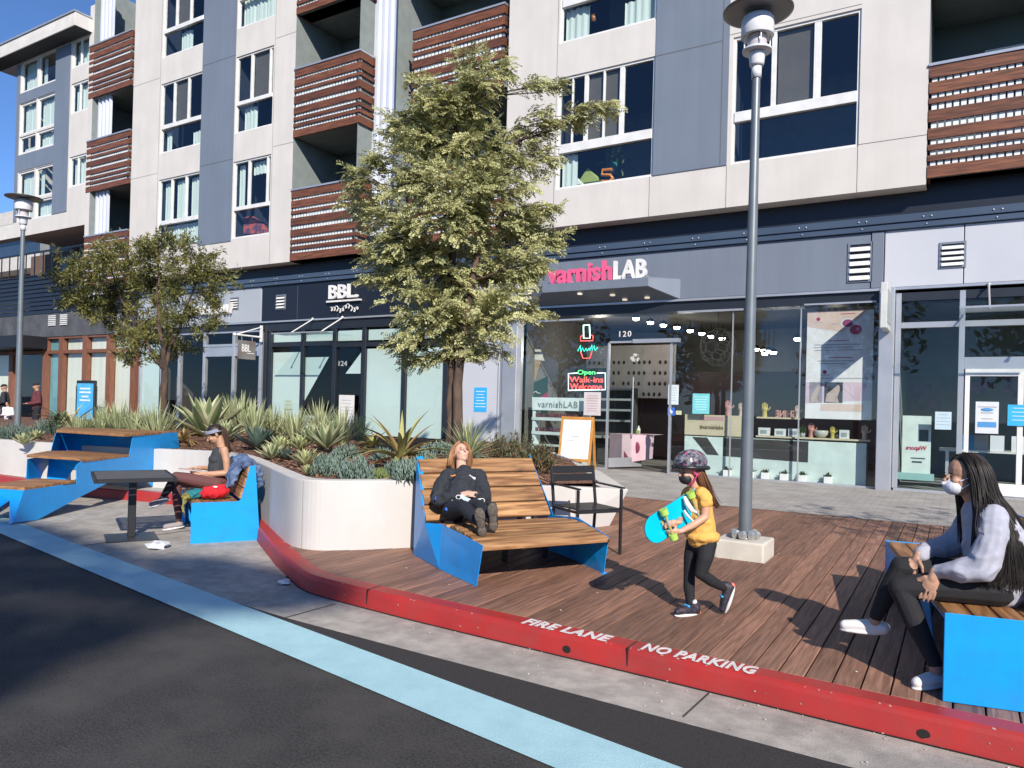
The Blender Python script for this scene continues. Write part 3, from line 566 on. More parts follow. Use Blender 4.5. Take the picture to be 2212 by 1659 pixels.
# ---------------------------------------------------------------- distant building at the left edge
far=thing('distant_building','brown and white building with stacked curved terraces beyond the corner wing','building',(-62,32,0))
mb=MB(); mb.box(-80,-52,30,45,0,15.5); mb.build('wall',M('far_brown',(.17,.10,.07),(.13,.075,.055),scale=.5,rough=.8),far)
mb=MB()
for z in (4.2,7.6,11.0,14.6): mb.box(-80.5,-51.4,28.6,30.4,z,z+1.0)
mb.build('terrace_band',M('far_white',(.62,.58,.53),rough=.8),far)
mb=MB()
for z in (5.6,9.0,12.3): mb.box(-79,-52.2,29.93,29.99,z,z+1.5)
mb.build('window_band',M('far_glass',(.03,.05,.08),rough=.15),far)
# ---------------------------------------------------------------- planter
rng=np.random.default_rng(11)
PO=[(-34,6.72),(-16,6.62),(-14.5,6.66),(-12.6,6.86),(-11.2,7.15),(-10.4,7.38),(-9.8,7.42),(-9.2,7.28),(-8.6,7.0),(-8.0,6.63),(-7.2,6.13),(-6.4,5.63),(-5.85,5.29),(-5.6,5.18),(-5.4,5.17),(-5.24,5.25),(-5.0,5.50),(-4.65,5.90),(-4.1,6.95),(-3.42,8.42),(-4.45,9.95),(-6.6,12.5),(-7.4,13.0),(-34,13.0)]
def ptop(x,y): 
    if y>8.42: return .63+.12*min(1,(y-8.4)/4)
    return float(np.interp(x,[-16,-11,-8,-6,-4.6,-3.4],[.75,.765,.80,.83,.83,.63]))
WID=[.16]*19+[.3]+[.55]*2+[.3,.2]
def smooth2(p,z,w,keep):
    out=[]
    return p
planter=thing('concrete_planter','long pale concrete planter curving along the red kerb to a pointed wooden deck end','planter',(-8,8,.1))
WL_=list(WID)
def chaik(P,W,i0,i1):
    for _ in range(2):
        Q=P[:i0+1];X=W[:i0+1]
        for i in range(i0,i1): 
            a,b=np.array(P[i]),np.array(P[i+1]); Q+= [tuple(a*.75+b*.25),tuple(a*.25+b*.75)]; X+=[W[i]*.75+W[i+1]*.25,W[i]*.25+W[i+1]*.75]
        n1=len(Q); Q+=P[i1:]; X+=W[i1:]; P,W=Q,X; i1=n1
    return P,W,i1
PO,WID,NF=chaik(PO,WL_,1,17)
PO=[tuple(map(float,q)) for q in PO]; TIP=min(range(len(PO)),key=lambda i:abs(PO[i][0]+3.42)+abs(PO[i][1]-8.42))
n=len(PO); cen=[]
inn=[]
for i,p in enumerate(PO):
    a=np.array(PO[i-1]);b=np.array(PO[(i+1)%n]);p=np.array(p); t1=p-a;t1/=np.linalg.norm(t1);t2=b-p;t2/=np.linalg.norm(t2);t=t1+t2;t/=np.linalg.norm(t); nn=np.array([-t[1],t[0]]); c=max(.45,float(nn@np.array([-t1[1],t1[0]]))); inn.append(p+nn*WID[i]/c)
mb=MB(); vs=[]
for i in range(n):
    x,y=PO[i]; z=ptop(x,y); xi,yi=inn[i]; zb_=gh(y)-.16 if y<7 else gh(y)-.05
    bx,by=(x,y) if i!=TIP else (x-.16,y-.22)
    vs+=[(bx,by,zb_),(x,y,z-.012),(x*.985+xi*.015,y*.985+yi*.015,z),(xi,yi,z),(xi,yi,z-.4)]
fs=[]
for i in range(n):
    j=(i+1)%n
    for k_ in range(4): fs.append((i*5+k_,j*5+k_,j*5+k_+1,i*5+k_+1))
mb.add(vs,fs); pl=mb.build('planter_wall',planterc,planter)
mb=MB()
for i in (NF,NF+1,NF-16,NF-28,NF-40): 
    a=np.array(PO[i]);b=np.array(PO[i+1]); m_=a*.5+b*.5; t=(b-a)/np.linalg.norm(b-a); nn=np.array([t[1],-t[0]])*.0015; q=m_+nn; mb.quad((*(q-t*.004),gh(m_[1])),(*(q+t*.004),gh(m_[1])),(*(q+t*.004),ptop(*m_)-.013),(*(q-t*.004),ptop(*m_)-.013))
mb.build('joint_line',M('planter_joint',(.3,.28,.26),rough=.9),planter)
# mulch bed
from mathutils.geometry import delaunay_2d_cdt
def inside(x,y,P):
    c=False
    for i in range(len(P)):
        (x1,y1),(x2,y2)=P[i-1],P[i]
        if (y1>y)!=(y2>y) and x<(x2-x1)*(y-y1)/(y2-y1)+x1: c=not c
    return c
inl=[tuple(q) for q in inn]
def bump_h(x,y): return .05*math.sin(x*1.7+.3*y)*math.sin(y*1.3)+.04*math.sin(3.1*x+1)*math.sin(2.7*y)
def soil(x,y):
    d=min(1.,max(0,(y-np.interp(x,[q[0] for q in PO[:TIP]],[q[1] for q in PO[:TIP]])-.16))/1.2)
    return ptop(x,min(y,8.4))-.05+.10*d+bump_h(x,y)*d
pts=[Vector(q) for q in inl]; 
for gx in np.arange(-20,-3,.16):
    for gy in np.arange(5.2,13,.16):
        q=(gx+rng.uniform(-.04,.04),gy+rng.uniform(-.04,.04))
        if inside(*q,inl): pts.append(Vector(q))
ne=len(inl); V_,E_,F_,_,_,_=delaunay_2d_cdt(pts,[(i,(i+1)%ne) for i in range(ne)],[list(range(ne))],1,1e-5)
mb=MB(); mb.add([(q.x,q.y,soil(q.x,q.y)+rng.uniform(-.012,.012)) for q in V_],F_,0,True)
mulch=M('mulch',(.21,.10,.06),(.08,.04,.026),scale=22,rough=.95,bump=1.,bscale=60,detail=8)
tag(mb.build('mulch_bed',mulch),kind='stuff')
chip=M('bark_chip',(.32,.17,.10),(.13,.065,.042),scale=3,rough=.9,island=.5)
mb=MB(); k=0
while k<6500:
    x,y=rng.uniform(-17,-3.4),rng.uniform(5.2,11)
    if not inside(x,y,inl): continue
    k+=1; a=rng.uniform(0,6.28); l,w_=rng.uniform(.015,.05),rng.uniform(.006,.016); t=np.array([math.cos(a),math.sin(a),rng.uniform(-.4,.4)]); u=np.array([-math.sin(a),math.cos(a),rng.uniform(-.4,.4)]); c=np.array([x,y,soil(x,y)+.012])
    mb.add([c-t*l-u*w_,c+t*l-u*w_,c+t*l*.8+u*w_,c-t*l*.9+u*w_],[(0,1,2,3)])
tag(mb.build('bark_mulch',chip),kind='stuff')
# ---------------------------------------------------------------- leaves
def leafmat(name,c1,c2,trans=.25,rough=.45,island=.35,scale=2.):
    m=M(name,c1,c2,scale=scale,rough=rough,island=island); nt=m.node_tree;N=nt.nodes;L=nt.links;b=N['Principled BSDF'];o=N['Material Output']
    tr=N.new('ShaderNodeBsdfTranslucent'); src=b.inputs['Base Color'].links[0].from_socket; L.new(src,tr.inputs[0]); mx=N.new('ShaderNodeMixShader'); mx.inputs[0].default_value=trans; L.new(b.outputs[0],mx.inputs[1]); L.new(tr.outputs[0],mx.inputs[2]); L.new(mx.outputs[0],o.inputs[0]); return m
LM=dict(
 stripe=leafmat('striped_leaf',(.36,.42,.21),(.21,.27,.125)), margin=leafmat('cream_margin',(.64,.64,.40),(.50,.51,.29)),
 agave=leafmat('agave_leaf',(.24,.31,.145),(.14,.195,.09)), blue=leafmat('blue_agave',(.12,.17,.135),(.07,.11,.09)), yellow=leafmat('yellow_agave',(.44,.47,.18),(.29,.34,.125)),
 aloe=leafmat('aloe_leaf',(.50,.47,.18),(.30,.32,.13)), tip=leafmat('aloe_tip',(.58,.36,.15),(.46,.30,.13)), chalk=leafmat('chalk_finger',(.26,.35,.285),(.15,.225,.175),island=.4), lime=leafmat('lime_finger',(.27,.33,.11),(.18,.24,.08)),
 dark=leafmat('dark_strap',(.035,.055,.045),(.02,.032,.028)), rust=leafmat('rust_stem',(.28,.18,.10),(.17,.13,.07),island=.5), sage=leafmat('sage_leaf',(.17,.22,.11),(.10,.14,.07)), dry=leafmat('dry_leaf',(.42,.30,.16),(.3,.2,.1)))
def blade(mb,base,az,el,L,w,curve,mi=0,mm=None,segs=6,vee=.35,wp=.35,taper=1.0):
    """pointed leaf: starts at elevation el, bends down by curve over its length"""
    p=np.array(base,float); h=np.array([math.cos(az),math.sin(az),0]); side=np.array([-math.sin(az),math.cos(az),0]); rows=[]
    for i in range(segs+1):
        t=i/segs; e=el-curve*t; d=h*math.cos(e)+np.array([0,0,1])*math.sin(e); nrm=-h*math.sin(e)+np.array([0,0,1])*math.cos(e)
        ww=w*(.55+.45*min(1,t/wp) if t<wp else max(.02,1-((t-wp)/(1-wp))**(1.6*taper)))
        if mm is None: rows.append([p-side*ww/2+nrm*ww*vee*.5,p,p+side*ww/2+nrm*ww*vee*.5])
        else: rows.append([p-side*ww/2+nrm*ww*vee*.5,p-side*ww*.28+nrm*ww*vee*.22,p,p+side*ww*.28+nrm*ww*vee*.22,p+side*ww/2+nrm*ww*vee*.5])
        p=p+d*L/segs
    k=len(rows[0]); vs=[q for r_ in rows for q in r_]
    for j in range(k-1):
        m=mi if (mm is None or j in (1,2)) else mm
        mb.add(vs,[(i*k+j,i*k+j+1,(i+1)*k+j+1,(i+1)*k+j) for i in range(segs)],m,True) if j==0 else None
    if k>3 or True:
        b=len(mb.v)-len(vs)
        for j in range(1,k-1):
            m=mi if (mm is None or j in (1,2)) else mm
            for i in range(segs): mb.f.append([b+i*k+j,b+i*k+j+1,b+(i+1)*k+j+1,b+(i+1)*k+j]); mb.m.append(m); mb.sm.append(True)
GA=2.39996
def plant(kind,px,py,hpx,wpx,label,group=None,seed=0,z=None):
    r=np.random.default_rng(seed+int(px*7+py)); p=atz(px,py,.80); 
    for _ in range(3): p=atz(px,py,soil(p[0],p[1]) if z is None else z)
    dep=(p-CAM)@cf; S_=dep/1600.; H=hpx*S_*1.04; W=wpx*S_*1.36; x,y,z0=p; z0-=.02
    mb=MB()
    if kind=='yucca':
        n=int(46+W*34)
        for i in range(n):
            t=i/n; el=R(86)-R(46)*t**1.3+r.normal(0,.07); a=i*GA+r.normal(0,.2); rad=W*.16*r.uniform(.1,1)
            blade(mb,(x+rad*math.cos(a),y+rad*math.sin(a),z0),a,el,H*r.uniform(.72,1.06)*(1-.15*t),max(.036,H*.062)*r.uniform(.8,1.1),r.normal(.12,.12)+.25*t**3,0,1,5,.3)
        o=mb.build('yucca_plant',[LM['stripe'],LM['margin']])
    elif kind in('agave','blue','yellow'):
        n=int(r.integers(24,32)); 
        for i in range(n):
            t=i/n; el=R(80)-R(66)*t+r.normal(0,.06); L=.56*W*(.75+.3*t)*r.uniform(.9,1.1); L=max(L,H*.7*(1-.5*t))
            blade(mb,(x,y,z0+.03),i*GA+r.normal(0,.1),el,L,L*(.24 if kind!='yellow' else .22),r.normal(-.1,.12)-.25*t,0,1 if kind!='blue' else None,6,.55,.45,1.2)
        o=mb.build('agave_plant',[LM[{'agave':'agave','blue':'blue','yellow':'yellow'}[kind]],LM['margin']])
    elif kind=='aloe':
        n=26
        for i in range(n):
            t=i/n; el=R(66)-R(54)*t+r.normal(0,.1); blade(mb,(x,y,z0+.04),i*GA+r.normal(0,.15),el,.46*W*r.uniform(.75,1.1),.04+.022*W,R(70)*t+r.normal(.55,.15),int(r.random()<.3),None,9,.7,.15,.8)
        o=mb.build('aloe_plant',[LM['aloe'],LM['tip']])
    elif kind=='spiky':
        n=90
        for i in range(n):
            t=i/n; el=R(88)-R(95)*t+r.normal(0,.08); blade(mb,(x,y,z0+.12),i*GA,el,.55*W*r.uniform(.85,1.1),.028,r.normal(.15,.08),0,1,4,.3)
        o=mb.build('yucca_plant',[LM['stripe'],LM['margin']])
    elif kind=='strap':
        for i in range(34):
            a=r.uniform(0,6.28); rad=W*.35*math.sqrt(r.random()); blade(mb,(x+rad*math.cos(a),y+rad*math.sin(a),z0),a,R(r.uniform(55,88)),H*r.uniform(.7,1.15),.035,r.uniform(.1,.9),0,None,6,.3)
        o=mb.build('flax_plant',[LM['dark']])
    elif kind in('chalk','lime'):
        n=int(190+260*W)
        for i in range(n):
            a=r.uniform(0,6.28); rr=math.sqrt(r.random()); bx,by=x+W*.42*rr*math.cos(a),y+W*.42*rr*math.sin(a); hh=H*math.sqrt(max(.05,1-rr*rr*.9))*r.uniform(.45,1); 
            lean=np.array([math.cos(a)*rr,math.sin(a)*rr,0])*.5+r.normal(0,.22,3); d=np.array([0,0,1.])+lean; d/=np.linalg.norm(d); L=r.uniform(.06,.11); top=np.array([bx,by,z0+hh]); bt=top-d*L
            u=np.cross(d,(1,.2,.1));u/=np.linalg.norm(u);v=np.cross(d,u);q=.0075
            mid=top-d*L*.35
            mb.add([bt+u*q*.6,bt-u*q*.3+v*q*.5,bt-u*q*.3-v*q*.5,mid+u*q,mid-u*q*.5+v*q*.87,mid-u*q*.5-v*q*.87,top],[(0,1,4,3),(1,2,5,4),(2,0,3,5),(3,4,6),(4,5,6),(5,3,6)],0,True)
        # low leafy core under the fingers
        for i in range(60):
            a=r.uniform(0,6.28); blade(mb,(x+W*.25*r.normal(0,.6),y+W*.25*r.normal(0,.6),z0),a,R(r.uniform(10,70)),H*.6,.03,.4,1,None,3)
        o=mb.build('chalkstick_succulent',[LM['chalk' if kind=='chalk' else 'lime'],LM['blue']])
    elif kind=='shrub':
        for i in range(46):
            a=r.uniform(0,6.28); el=R(r.uniform(25,88)); L=H*r.uniform(.6,1.05); b0=np.array([x+W*.12*r.normal(),y+W*.12*r.normal(),z0]); d=np.array([math.cos(a)*math.cos(el),math.sin(a)*math.cos(el),math.sin(el)])
            mb.tube([b0,b0+d*L*.5+r.normal(0,.01,3),b0+d*L],[.005,.004,.002],4,1)
            for j in range(16):
                t=r.uniform(.3,1); blade(mb,b0+d*L*t,r.uniform(0,6.28),R(r.uniform(0,70)),.055,.014,.3,0 if r.random()<.68 else 1,None,2)
        o=mb.build('small_shrub',[LM['sage'],LM['rust']])
    elif kind=='leafy':
        for i in range(70):
            a=r.uniform(0,6.28); rr=r.random(); blade(mb,(x+W*.3*rr*math.cos(a),y+W*.3*rr*math.sin(a),z0+H*r.uniform(.1,.75)),a,R(r.uniform(0,80)),H*.35,.05,.4,0,None,3,.4)
        o=mb.build('leafy_shrub',[LM['dark'] if seed==0 else LM['sage']])
    elif kind=='dry':
        for i in range(12): blade(mb,(x,y,z0+.02),r.uniform(2,7),R(r.uniform(0,30)),W*r.uniform(.4,.7),.035,r.uniform(.0,.8),0,None,6,.5)
        o=mb.build('dry_leaf_clump',[LM['dry']])
    tag(o,label,{'yucca':'yucca','spiky':'yucca','agave':'agave','blue':'agave','yellow':'agave','aloe':'aloe','strap':'flax','chalk':'succulent','lime':'succulent','shrub':'shrub','leafy':'shrub','dry':'dead leaves'}[kind],group); return o
PL=[
('chalk',28,950,42,90,'blue green succulent mound at the far left end of the planter'),
('chalk',106,938,40,70,'blue green succulent mound beside the arching aloe near the left lamp post'),
('aloe',150,934,62,150,'yellow arching aloe behind the left lamp post'),
('yellow',50,962,26,44,'small yellow rosette on bare mulch left of the stepped blue seat'),
('yellow',78,950,22,36,'little yellow rosette below the arching aloe by the lamp post'),
('yellow',192,957,30,48,'small pale yellow rosette at the corner of the stepped blue seat'),
('leafy',128,928,44,44,'dark round leaved shrub beside the blue digital sign board'),
('yucca',222,945,80,60,'tall striped yucca in front of the blue digital sign board'),
('yucca',255,946,88,60,'tall striped yucca right of the blue digital sign board'),
('yucca',292,946,76,50,'shorter striped yucca between two taller ones behind the stepped seat'),
('leafy',318,938,44,44,'dark shrub low between the yuccas left of the slim tree trunk'),
('yucca',340,953,92,90,'wide yellow based yucca just left of the slim tree trunk'),
('dry',412,966,20,64,'dry curled leaves lying under the giant agave'),
('agave',445,945,84,150,'giant broad leaved agave between the slim tree and the tall yuccas'),
('yucca',520,940,96,64,'tall pale yucca immediately right of the giant agave'),
('yucca',548,944,88,50,'tall pale yucca behind the woman with the headband'),
('blue',558,976,62,92,'dark blue green agave right of the headband woman'),
('yellow',608,982,44,66,'yellow edged agave right of the dark blue green agave'),
('yucca',637,956,84,54,'tall striped yucca in front of the frosted lounge window'),
('yellow',646,975,32,56,'yellow rosette at the foot of the tall striped yucca'),
('agave',706,972,70,100,'broad mid green agave at the middle of the planter'),
('yucca',738,960,92,60,'tall striped yucca beneath the white notice on the lounge door'),
('yucca',775,950,60,44,'short striped yucca left of the big arching aloe'),
('blue',618,996,18,44,'flat grey rosette lying on bare mulch behind the denim jacket'),
('yellow',660,1008,42,66,'yellow green agave rosette left of the blue green mounds'),
('yellow',663,1027,22,38,'tiny yellow rosette at the concrete rim'),
('chalk',701,1026,56,58,'blue green succulent mound furthest left in the front row by the rim'),
('chalk',748,988,36,64,'blue green succulent mound behind the front row'),
('chalk',772,1033,54,80,'widest blue green succulent mound in the front row by the rim'),
('lime',822,1031,28,36,'lime green succulent tuft between two blue green mounds'),
('chalk',826,998,40,54,'blue green succulent mound below the big arching aloe'),
('chalk',878,1031,52,58,'blue green succulent mound against the wooden lounger back'),
('aloe',866,1000,86,230,'big arching yellow aloe in front of the twin tree trunks'),
('yellow',862,996,26,30,'small yellow rosette under the big arching aloe'),
('strap',795,928,56,70,'dark strap leaved flax below the frosted window, left end of its row'),
('strap',842,930,54,70,'dark strap leaved flax below the frosted window, second in its row'),
('strap',890,930,54,70,'dark strap leaved flax below the frosted window, third in its row'),
('strap',938,930,54,70,'dark strap leaved flax beside the twin tree trunks'),
('chalk',948,982,36,84,'blue green succulent mound left of the reclining person'),
('spiky',1012,1004,80,120,'spiky ball shaped yucca at the foot of the twin trunk tree'),
('chalk',1018,990,22,60,'low succulent mound behind the top board of the lounger'),
('shrub',1082,990,62,76,'rusty green shrub right of the ball shaped yucca'),
('shrub',1115,996,68,84,'tall rusty green shrub below the salon window frame'),
('shrub',1146,1006,64,76,'rusty green shrub left of the white easel board'),
('shrub',1174,1014,54,60,'rusty green shrub in the pointed end of the planter'),
('yucca',172,946,62,56,'striped yucca between the arching aloe and the blue digital board'),
('yucca',276,952,70,50,'yucca crowded among others directly above the middle wooden step'),
('aloe',392,958,46,96,'pale arching aloe between the slim trunk and the giant agave'),
('agave',486,956,52,80,'small green agave tucked against the right side of the giant agave'),
('yucca',500,938,92,50,'tall yucca partly hidden by the right leaves of the giant agave'),
('yucca',584,944,78,48,'striped yucca behind the dark blue green agave'),
('yucca',612,940,66,50,'low striped yucca under the left frosted pane'),
('agave',676,960,56,70,'light green agave between two tall striped yuccas'),
('yucca',690,940,82,50,'tall yucca behind the broad mid green agave'),
('aloe',806,968,46,96,'small arching aloe left of the big arching aloe'),
('agave',586,994,34,60,'low green agave at the bend of the planter rim'),
('dry',540,990,14,60,'brown fallen leaves on the mulch behind the headband woman'),
('chalk',735,1022,46,50,'blue green succulent mound second from left in the front row'),
('chalk',850,1026,42,46,'blue green succulent mound second from right in the front row'),
('chalk',920,1005,40,60,'blue green succulent mound just left of the sleeping person'),
('yellow',1176,1020,32,40,'yellow fern like rosette in the pointed end of the planter'),
]
for i,q in enumerate(PL): plant(*q[:6],'planting in the long concrete planter',i)
# ---------------------------------------------------------------- trees
bark=M('bark',(.13,.085,.06),(.05,.033,.026),scale=9,rough=.95,bump=.9,bscale=25,stretch=(1,1,.35))
def spray_leaves(mb,p,d,L,n,lw,ll,r,mi=0,droop=.5):
    """a pinnate spray: leaflets in two ranks along a drooping axis"""
    d=d/np.linalg.norm(d); s=np.cross(d,np.array([0,0,.55])+SUN*.9); s/=np.linalg.norm(s)+1e-6; up_=np.cross(s,d); roll=r.normal(0,.5); s=s*math.cos(roll)+up_*math.sin(roll)
    q=p.copy()
    for i in range(n):
        t=i/n; d=d+np.array([0,0,-droop/n]); d/=np.linalg.norm(d); q=q+d*L/n; up_=np.cross(s,d)
        for sg in (-1,1):
            a=(s*sg*.86+d*.5+r.normal(0,.12,3)); a/=np.linalg.norm(a); w_=np.cross(a,up_+r.normal(0,.25,3)); w_/=np.linalg.norm(w_)+1e-6; l=ll*r.uniform(.75,1.15)*(1-.35*t)
            mb.add([q,q+a*l*.5+w_*lw*.5,q+a*l,q+a*l*.5-w_*lw*.5],[(0,1,2,3)],mi)
def limb(mb,p0,p1,r0,r1,r,wob=.06,n=6):
    p0=np.array(p0,float);p1=np.array(p1,float);pts=[p0+(p1-p0)*i/n+(r.normal(0,wob,3) if 0<i<n else 0)*np.linalg.norm(p1-p0)*.3 for i in range(n+1)]; mb.tube(pts,list(np.linspace(r0,r1,n+1)),8); return pts
T0=np.array(aty(985,880,8.1)); T0[2]=.74
locust=thing('tree','tall feathery light green tree with twin trunks in the middle of the planter','tree',tuple(T0)); r=np.random.default_rng(5)
DT=(T0-CAM)@cf
mb=MB(); 
A=limb(mb,T0+[-.05,0,0],T0+[-.13,.05,1.75],(.085),.058,r,.02); A2=limb(mb,A[-1],att(985,260,DT),.058,.025,r,.03); A3=limb(mb,A2[-1],att(1062,100,DT),.03,.01,r,.03)
B=limb(mb,T0+[.08,-.04,0],T0+[.05,-.05,1.7],.08,.056,r,.02); B2=limb(mb,B[-1],att(1075,330,DT),.056,.02,r,.03)
blobs=[(790,440,52),(835,500,66),(900,560,86),(985,600,96),(1080,600,92),(1150,570,56),(1000,690,76),(910,680,76),(1095,680,66),(822,590,48),(858,735,36),(960,745,44),(1050,745,44),(1160,680,30),(880,770,20),
(880,370,76),(960,430,96),(1060,440,96),(1140,470,56),(1190,440,22),(905,280,66),(980,310,86),(1060,340,80),(1125,310,52),(1195,260,34),(1262,245,34),(1318,232,22),(1175,340,34),(960,210,56),(1035,200,46),(1078,150,36),(905,180,24),(1000,130,24),(838,270,26),(800,345,26),(760,385,26),(1160,190,22),(1215,190,18),(1205,520,24)]
lm=MB(); tot=sum(b[2]**2 for b in blobs)
spine=[np.array(q) for q in A+A2+A3+B+B2]
for bx,by,br in blobs:
    rr=br*DT/1600.; dz=r.uniform(-.75,.6)*(1.0 if br>40 else .5); c=att(bx,by,DT+dz*.8)
    near=min(spine,key=lambda s:np.linalg.norm((s-c)*[1,1,1.6])+ (0 if s[2]<c[2] else .6)); e=limb(mb,near,c,.022 if br>40 else .012,.006,r,.06,4)
    nc=int(760*br*br/tot)+3
    for _ in range(nc):
        o=r.normal(0,.5,3); o=o/np.linalg.norm(o)*min(1,r.random()**.42); tip=c+o*rr*[1.05,1.25,1.0]
        out0=np.array([tip[0]-T0[0],tip[1]-T0[1],0])*.8+o*rr*1.1+np.array([0,0,.12]); out0/=np.linalg.norm(out0); L0=r.uniform(.2,.4); st_=tip-out0*L0
        mb.tube([st_,st_*.5+tip*.5+r.normal(0,.02,3),tip],[.006,.004,.002],4)
        for k in range(9):
            t=r.uniform(.1,1); p=st_*(1-t)+tip*t; side=np.cross(out0,(0,0,1))*r.choice([-1,1])*r.uniform(.4,1.2)+out0*r.uniform(.4,1)+r.normal(0,.25,3)
            spray_leaves(lm,p,side,r.uniform(.15,.27),8,.025,.060,r,droop=.6)
lm.build('crown',[leafmat('locust_leaf',(.52,.51,.25),(.34,.345,.155),trans=.3,island=.4,scale=1.2)],locust); mb.build('trunk',bark,locust)
left=thing('tree','smaller dark olive tree with a single slim trunk left of the giant agave','tree',(-15.3,10.2,.8))
T1=np.array(aty(350,880,10.3)); T1[2]=.8; D1=(T1-CAM)@cf; mb=MB(); r=np.random.default_rng(9)
A=limb(mb,T1,att(356,800,D1),.10,.075,r,.01); A2=limb(mb,A[-1],att(340,640,D1),.06,.03,r,.05); A3=limb(mb,A[-1],att(250,620,D1),.05,.02,r,.05); A4=limb(mb,A[-1],att(420,620,D1),.05,.02,r,.05); A5=limb(mb,A2[-1],att(345,520,D1),.03,.01,r,.05)
spine=[np.array(q) for q in A+A2+A3+A4+A5]
blobs=[(200,610,72),(270,590,76),(350,600,80),(420,590,66),(160,580,42),(240,680,56),(320,690,66),(400,680,56),(180,660,40),(445,640,40),(290,740,42),(370,750,44),(440,565,32),(340,530,38),(370,510,20),(310,525,24),(230,545,40),(150,640,26),(130,600,22),(460,700,22),(270,765,20),(400,530,24)]
lm=MB(); tot=sum(b[2]**2 for b in blobs)
for bx,by,br in blobs:
    rr=br*D1/1600.; c=att(bx,by,D1+r.uniform(-.8,.8)); near=min(spine,key=lambda s:np.linalg.norm(s-c)); limb(mb,near,c,.018,.005,r,.06,4)
    for _ in range(int(390*br*br/tot)+2):
        o=r.normal(0,1,3); o=o/np.linalg.norm(o)*r.random()**.42*(1.05 if r.random()<.8 else 1.4); tip=c+o*rr*[1.05,1.2,1.05]; d0=o+r.normal(0,.4,3)+np.array([0,0,.1]); d0/=np.linalg.norm(d0); st_=tip-d0*r.uniform(.3,.55); mb.tube([st_,tip],[.006,.002],4)
        for k in range(58):
            t=r.uniform(0,1.05); q=st_*(1-t)+tip*t+r.normal(0,.045,3); a=d0*.7+r.normal(0,.6,3)+np.array([0,0,-.3]); a/=np.linalg.norm(a); w_=np.cross(a,r.normal(0,1,3)); w_/=np.linalg.norm(w_); l=r.uniform(.08,.14); lm.add([q,q+a*l*.45+w_*.014,q+a*l,q+a*l*.45-w_*.014],[(0,1,2,3)])
lm.build('crown',[leafmat('olive_leaf',(.24,.225,.065),(.11,.12,.035),trans=.3,island=.5,scale=1.5)],left); mb.build('trunk',bark,left)
# ---------------------------------------------------------------- street trees behind the viewpoint (they show in the shop glass; an added one shades the road)
bigleaf=leafmat('street_leaf',(.075,.09,.035),(.035,.045,.018),trans=.15)
def street_tree(loc,H,blobs,label,leaf=.22,dens=60,tr=.16):
    t=thing('tree',label,'tree',loc,'street trees'); r=np.random.default_rng(int(abs(loc[0]*13+loc[1]*7))); mb=MB(); lm=MB(); base=np.array(loc,float); top=base+[0,0,H*.6]; tp=limb(mb,base,top,tr,tr*.5,r,.02)
    for cx,cy,cz,rr in blobs:
        c=np.array([cx,cy,cz],float); limb(mb,tp[-1] if cz>top[2] else tp[3],c,tr*.35,.02,r,.05,4); R3=np.array([rr]*3)
        for _ in range(int(dens*rr*rr)):
            o=r.normal(0,1,3); o=o/np.linalg.norm(o)*r.random()**.4; p=c+o*R3; a=r.normal(0,1,3);a/=np.linalg.norm(a);b=np.cross(a,r.normal(0,1,3));b/=np.linalg.norm(b); l=leaf*r.uniform(.7,1.3)
            lm.add([p-a*l,p+b*l*.45,p+a*l,p-b*l*.45],[(0,1,2,3)])
    lm.build('crown',[bigleaf],t); mb.build('trunk',bark,t)
street_tree((5.6,4.9,.15),4.2,[(5.2,5.2,4.3,.9),(6.3,4.4,4.6,1.0),(5.0,4.2,5.1,.9),(6.1,5.6,5.2,.9),(4.5,5.0,5.4,.6),(7.2,5.3,5.2,.8)],'small street tree rising beside the wooden deck just outside the view',.075,260,.09)
for i,(x,y) in enumerate([(-24,-17),(-14,-18),(-5,-17),(4,-18.5),(13,-17.5),(-34,-18)]):
    q=np.random.default_rng(i); bl=[(x+q.uniform(-2.4,2.4),y+q.uniform(-1.5,1.5),q.uniform(3.2,8.2),q.uniform(1.3,2.1)) for _ in range(11)]
    street_tree((x,y,0),8,bl,'broad dark street tree across the road from the shops',.3,26,.2)
# added unseen tree: crown laid out from the outline of the road shadow
SH=[(-4.15,1.8),(-4.55,2.45),(-4.68,2.94),(-4.5,3.5),(-4.3,4.1),(-3.9,4.5),(-5.0,4.78),(-6.2,4.9),(-6.9,4.5),(-8.3,4.72),(-9.5,4.8),(-10.8,4.6),(-15,4.9),(-15,-1),(-5,0)]
tt=thing('tree','added tall tree out of view, its crown shaped to shade the road','tree',(15,-18.5,0)); r=np.random.default_rng(77); lm=MB(); mb=MB(); limb(mb,(15,-18.5,0),(13.6,-17.4,16.5),.3,.16,r,.02)
gA=atz(0,1209)[:2];gB=atz(260,1213)[:2];gC=atz(0,1300)[:2];gD=atz(520,1335)[:2]
def nearline(q,a,b): d=b-a; t=np.clip(((q-a)@d)/(d@d),0,1); return np.linalg.norm(q-a-t*d)
k=0
while k<10500:
    q=np.array([r.uniform(-15.3,-3.6),r.uniform(-1,5)])
    if not inside(q[0],q[1],SH): continue
    k+=1
    if nearline(q,gA,gB)<.09 or nearline(q,gC,gD)<.12: continue  # leaves left out so streaks of light cross the shadow
    h=r.uniform(16.8,19.2); p=np.array([q[0]+h*1.1315,q[1]-h*1.1315,h]); a=r.normal(0,1,3);a/=np.linalg.norm(a);b=np.cross(a,r.normal(0,1,3));b/=np.linalg.norm(b); l=.13*r.uniform(.7,1.3); lm.add([p-a*l,p+b*l*.6,p+a*l,p-b*l*.6],[(0,1,2,3)])
for k in range(14):
    e=np.array([r.uniform(-13,-5),r.uniform(1,4.2),0]); h=18; limb(mb,(13.6,-17.4,16.4),(e[0]+h*1.1315,e[1]-h*1.1315,h),.06,.02,r,.03,5)
lm.build('crown',[bigleaf],tt); mb.build('trunk',bark,tt)
